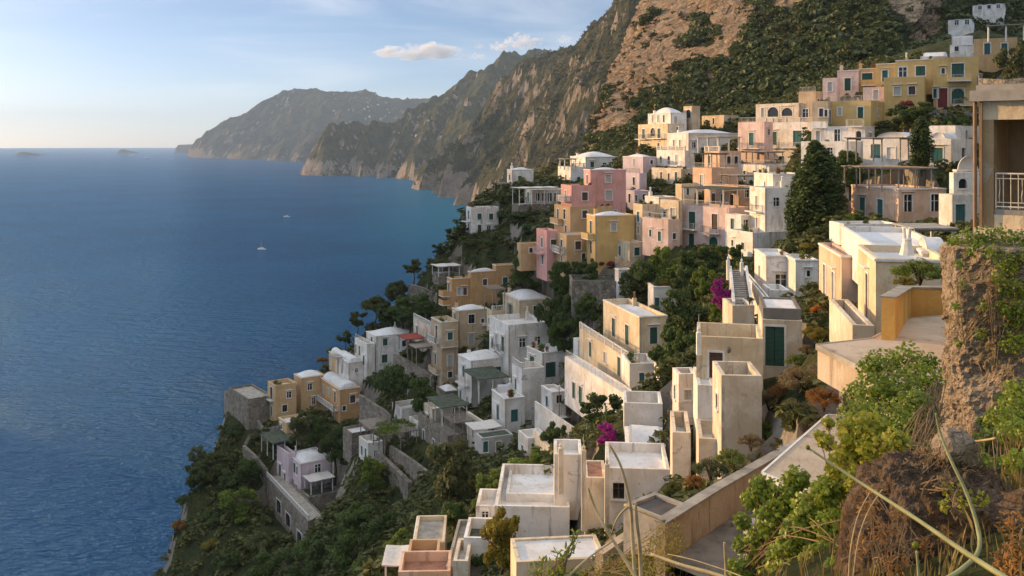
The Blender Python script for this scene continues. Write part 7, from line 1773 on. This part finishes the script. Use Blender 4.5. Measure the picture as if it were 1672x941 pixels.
#      # azimuth measured from the view direction (+Y) towards +X
s = Vector((math.sin(SUN_AZ) * math.cos(SUN_EL), math.cos(SUN_AZ) * math.cos(SUN_EL), math.sin(SUN_EL)))
sun = bpy.data.lights.new('sun', 'SUN'); sun.energy = 5.0; sun.angle = R(.6); sun.color = (1., .60, .24)
so = bpy.data.objects.new('sun', sun); COL.objects.link(so); so.rotation_euler = s.to_track_quat('Z', 'Y').to_euler()
w = bpy.data.worlds.new('World'); sc.world = w; w.use_nodes = True
nt = w.node_tree; nt.nodes.clear()
out = nt.nodes.new('ShaderNodeOutputWorld'); bg = nt.nodes.new('ShaderNodeBackground'); sky = nt.nodes.new('ShaderNodeTexSky')
sky.sky_type = 'NISHITA'; sky.sun_disc = False; sky.sun_elevation = SUN_EL; sky.sun_rotation = SUN_AZ % (2 * math.pi)
sky.altitude = 0; sky.air_density = .5; sky.dust_density = .6; sky.ozone_density = 3.
bg.inputs['Strength'].default_value = .15
# thin high cloud veil: noise over the sky direction, stretched along the horizon
tc = nt.nodes.new('ShaderNodeTexCoord'); mp = nt.nodes.new('ShaderNodeMapping'); mp.inputs['Scale'].default_value = (1.2, 2.2, 9.); mp.inputs['Rotation'].default_value = (0, R(4), 0)
nz = nt.nodes.new('ShaderNodeTexNoise'); nz.inputs['Scale'].default_value = 2.2; nz.inputs['Detail'].default_value = 7; nz.inputs['Roughness'].default_value = .55; nz.inputs['Distortion'].default_value = .6
mr = nt.nodes.new('ShaderNodeMapRange'); mr.interpolation_type = 'SMOOTHSTEP'; mr.inputs['From Min'].default_value = .40; mr.inputs['From Max'].default_value = .72; mr.inputs['To Max'].default_value = .34
tint = nt.nodes.new('ShaderNodeMix'); tint.data_type = 'RGBA'; tint.blend_type = 'MULTIPLY'; tint.inputs[0].default_value = 1.; tint.inputs[7].default_value = (1., .86, .74, 1)
veil = nt.nodes.new('ShaderNodeMix'); veil.data_type = 'RGBA'; veil.inputs[7].default_value = (5.6, 5.6, 5.6, 1)
nt.links.new(tc.outputs['Generated'], mp.inputs[0]); nt.links.new(mp.outputs[0], nz.inputs['Vector']); nt.links.new(nz.outputs['Fac'], mr.inputs['Value']); nt.links.new(mr.outputs[0], veil.inputs[0])
nt.links.new(sky.outputs[0], tint.inputs[6]); nt.links.new(tint.outputs[2], veil.inputs[6]); 
# extra brightness added overhead to fill the shade, above the part of the sky that the picture shows
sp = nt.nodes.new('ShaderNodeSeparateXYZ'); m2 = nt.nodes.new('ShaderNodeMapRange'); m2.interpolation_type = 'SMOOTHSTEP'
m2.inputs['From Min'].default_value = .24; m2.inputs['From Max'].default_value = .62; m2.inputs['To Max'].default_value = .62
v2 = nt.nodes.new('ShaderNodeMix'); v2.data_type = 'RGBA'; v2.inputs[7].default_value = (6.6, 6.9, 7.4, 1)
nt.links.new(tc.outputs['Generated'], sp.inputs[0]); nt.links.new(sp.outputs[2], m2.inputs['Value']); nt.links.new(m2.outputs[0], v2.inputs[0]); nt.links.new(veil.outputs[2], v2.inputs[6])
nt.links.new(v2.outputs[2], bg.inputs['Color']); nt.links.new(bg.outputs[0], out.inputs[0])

def haze():
    m = bpy.data.materials.new('haze_air'); m.use_nodes = True; t = m.node_tree; t.nodes.clear()
    o = t.nodes.new('ShaderNodeOutputMaterial'); v = t.nodes.new('ShaderNodeVolumePrincipled')
    v.inputs['Color'].default_value = (.62, .80, 1., 1); v.inputs['Density'].default_value = 5e-5; v.inputs['Anisotropy'].default_value = 0.
    t.links.new(v.outputs[0], o.inputs['Volume'])
    b = MB(); X = Vector((1, 0, 0)); Yv = Vector((0, 1, 0))
    b.box((-22600, -22600, -14), X, Yv, UP, 45200, 45200, 850)
    tag(b.build('haze', m), kind='stuff')
HAZE = True
if HAZE: haze()
sc.cycles.use_denoising = True
sc.cycles.max_bounces = 6; sc.cycles.diffuse_bounces = 3; sc.cycles.glossy_bounces = 2; sc.cycles.transmission_bounces = 2; sc.cycles.volume_bounces = 2; sc.cycles.transparent_max_bounces = 8
sc.cycles.use_adaptive_sampling = True
vs = sc.view_settings; sc.display_settings.display_device = 'sRGB'
vs.view_transform = 'Standard'; vs.look = 'None'; vs.gamma = 1.; vs.exposure = 0.55; vs.use_curve_mapping = False
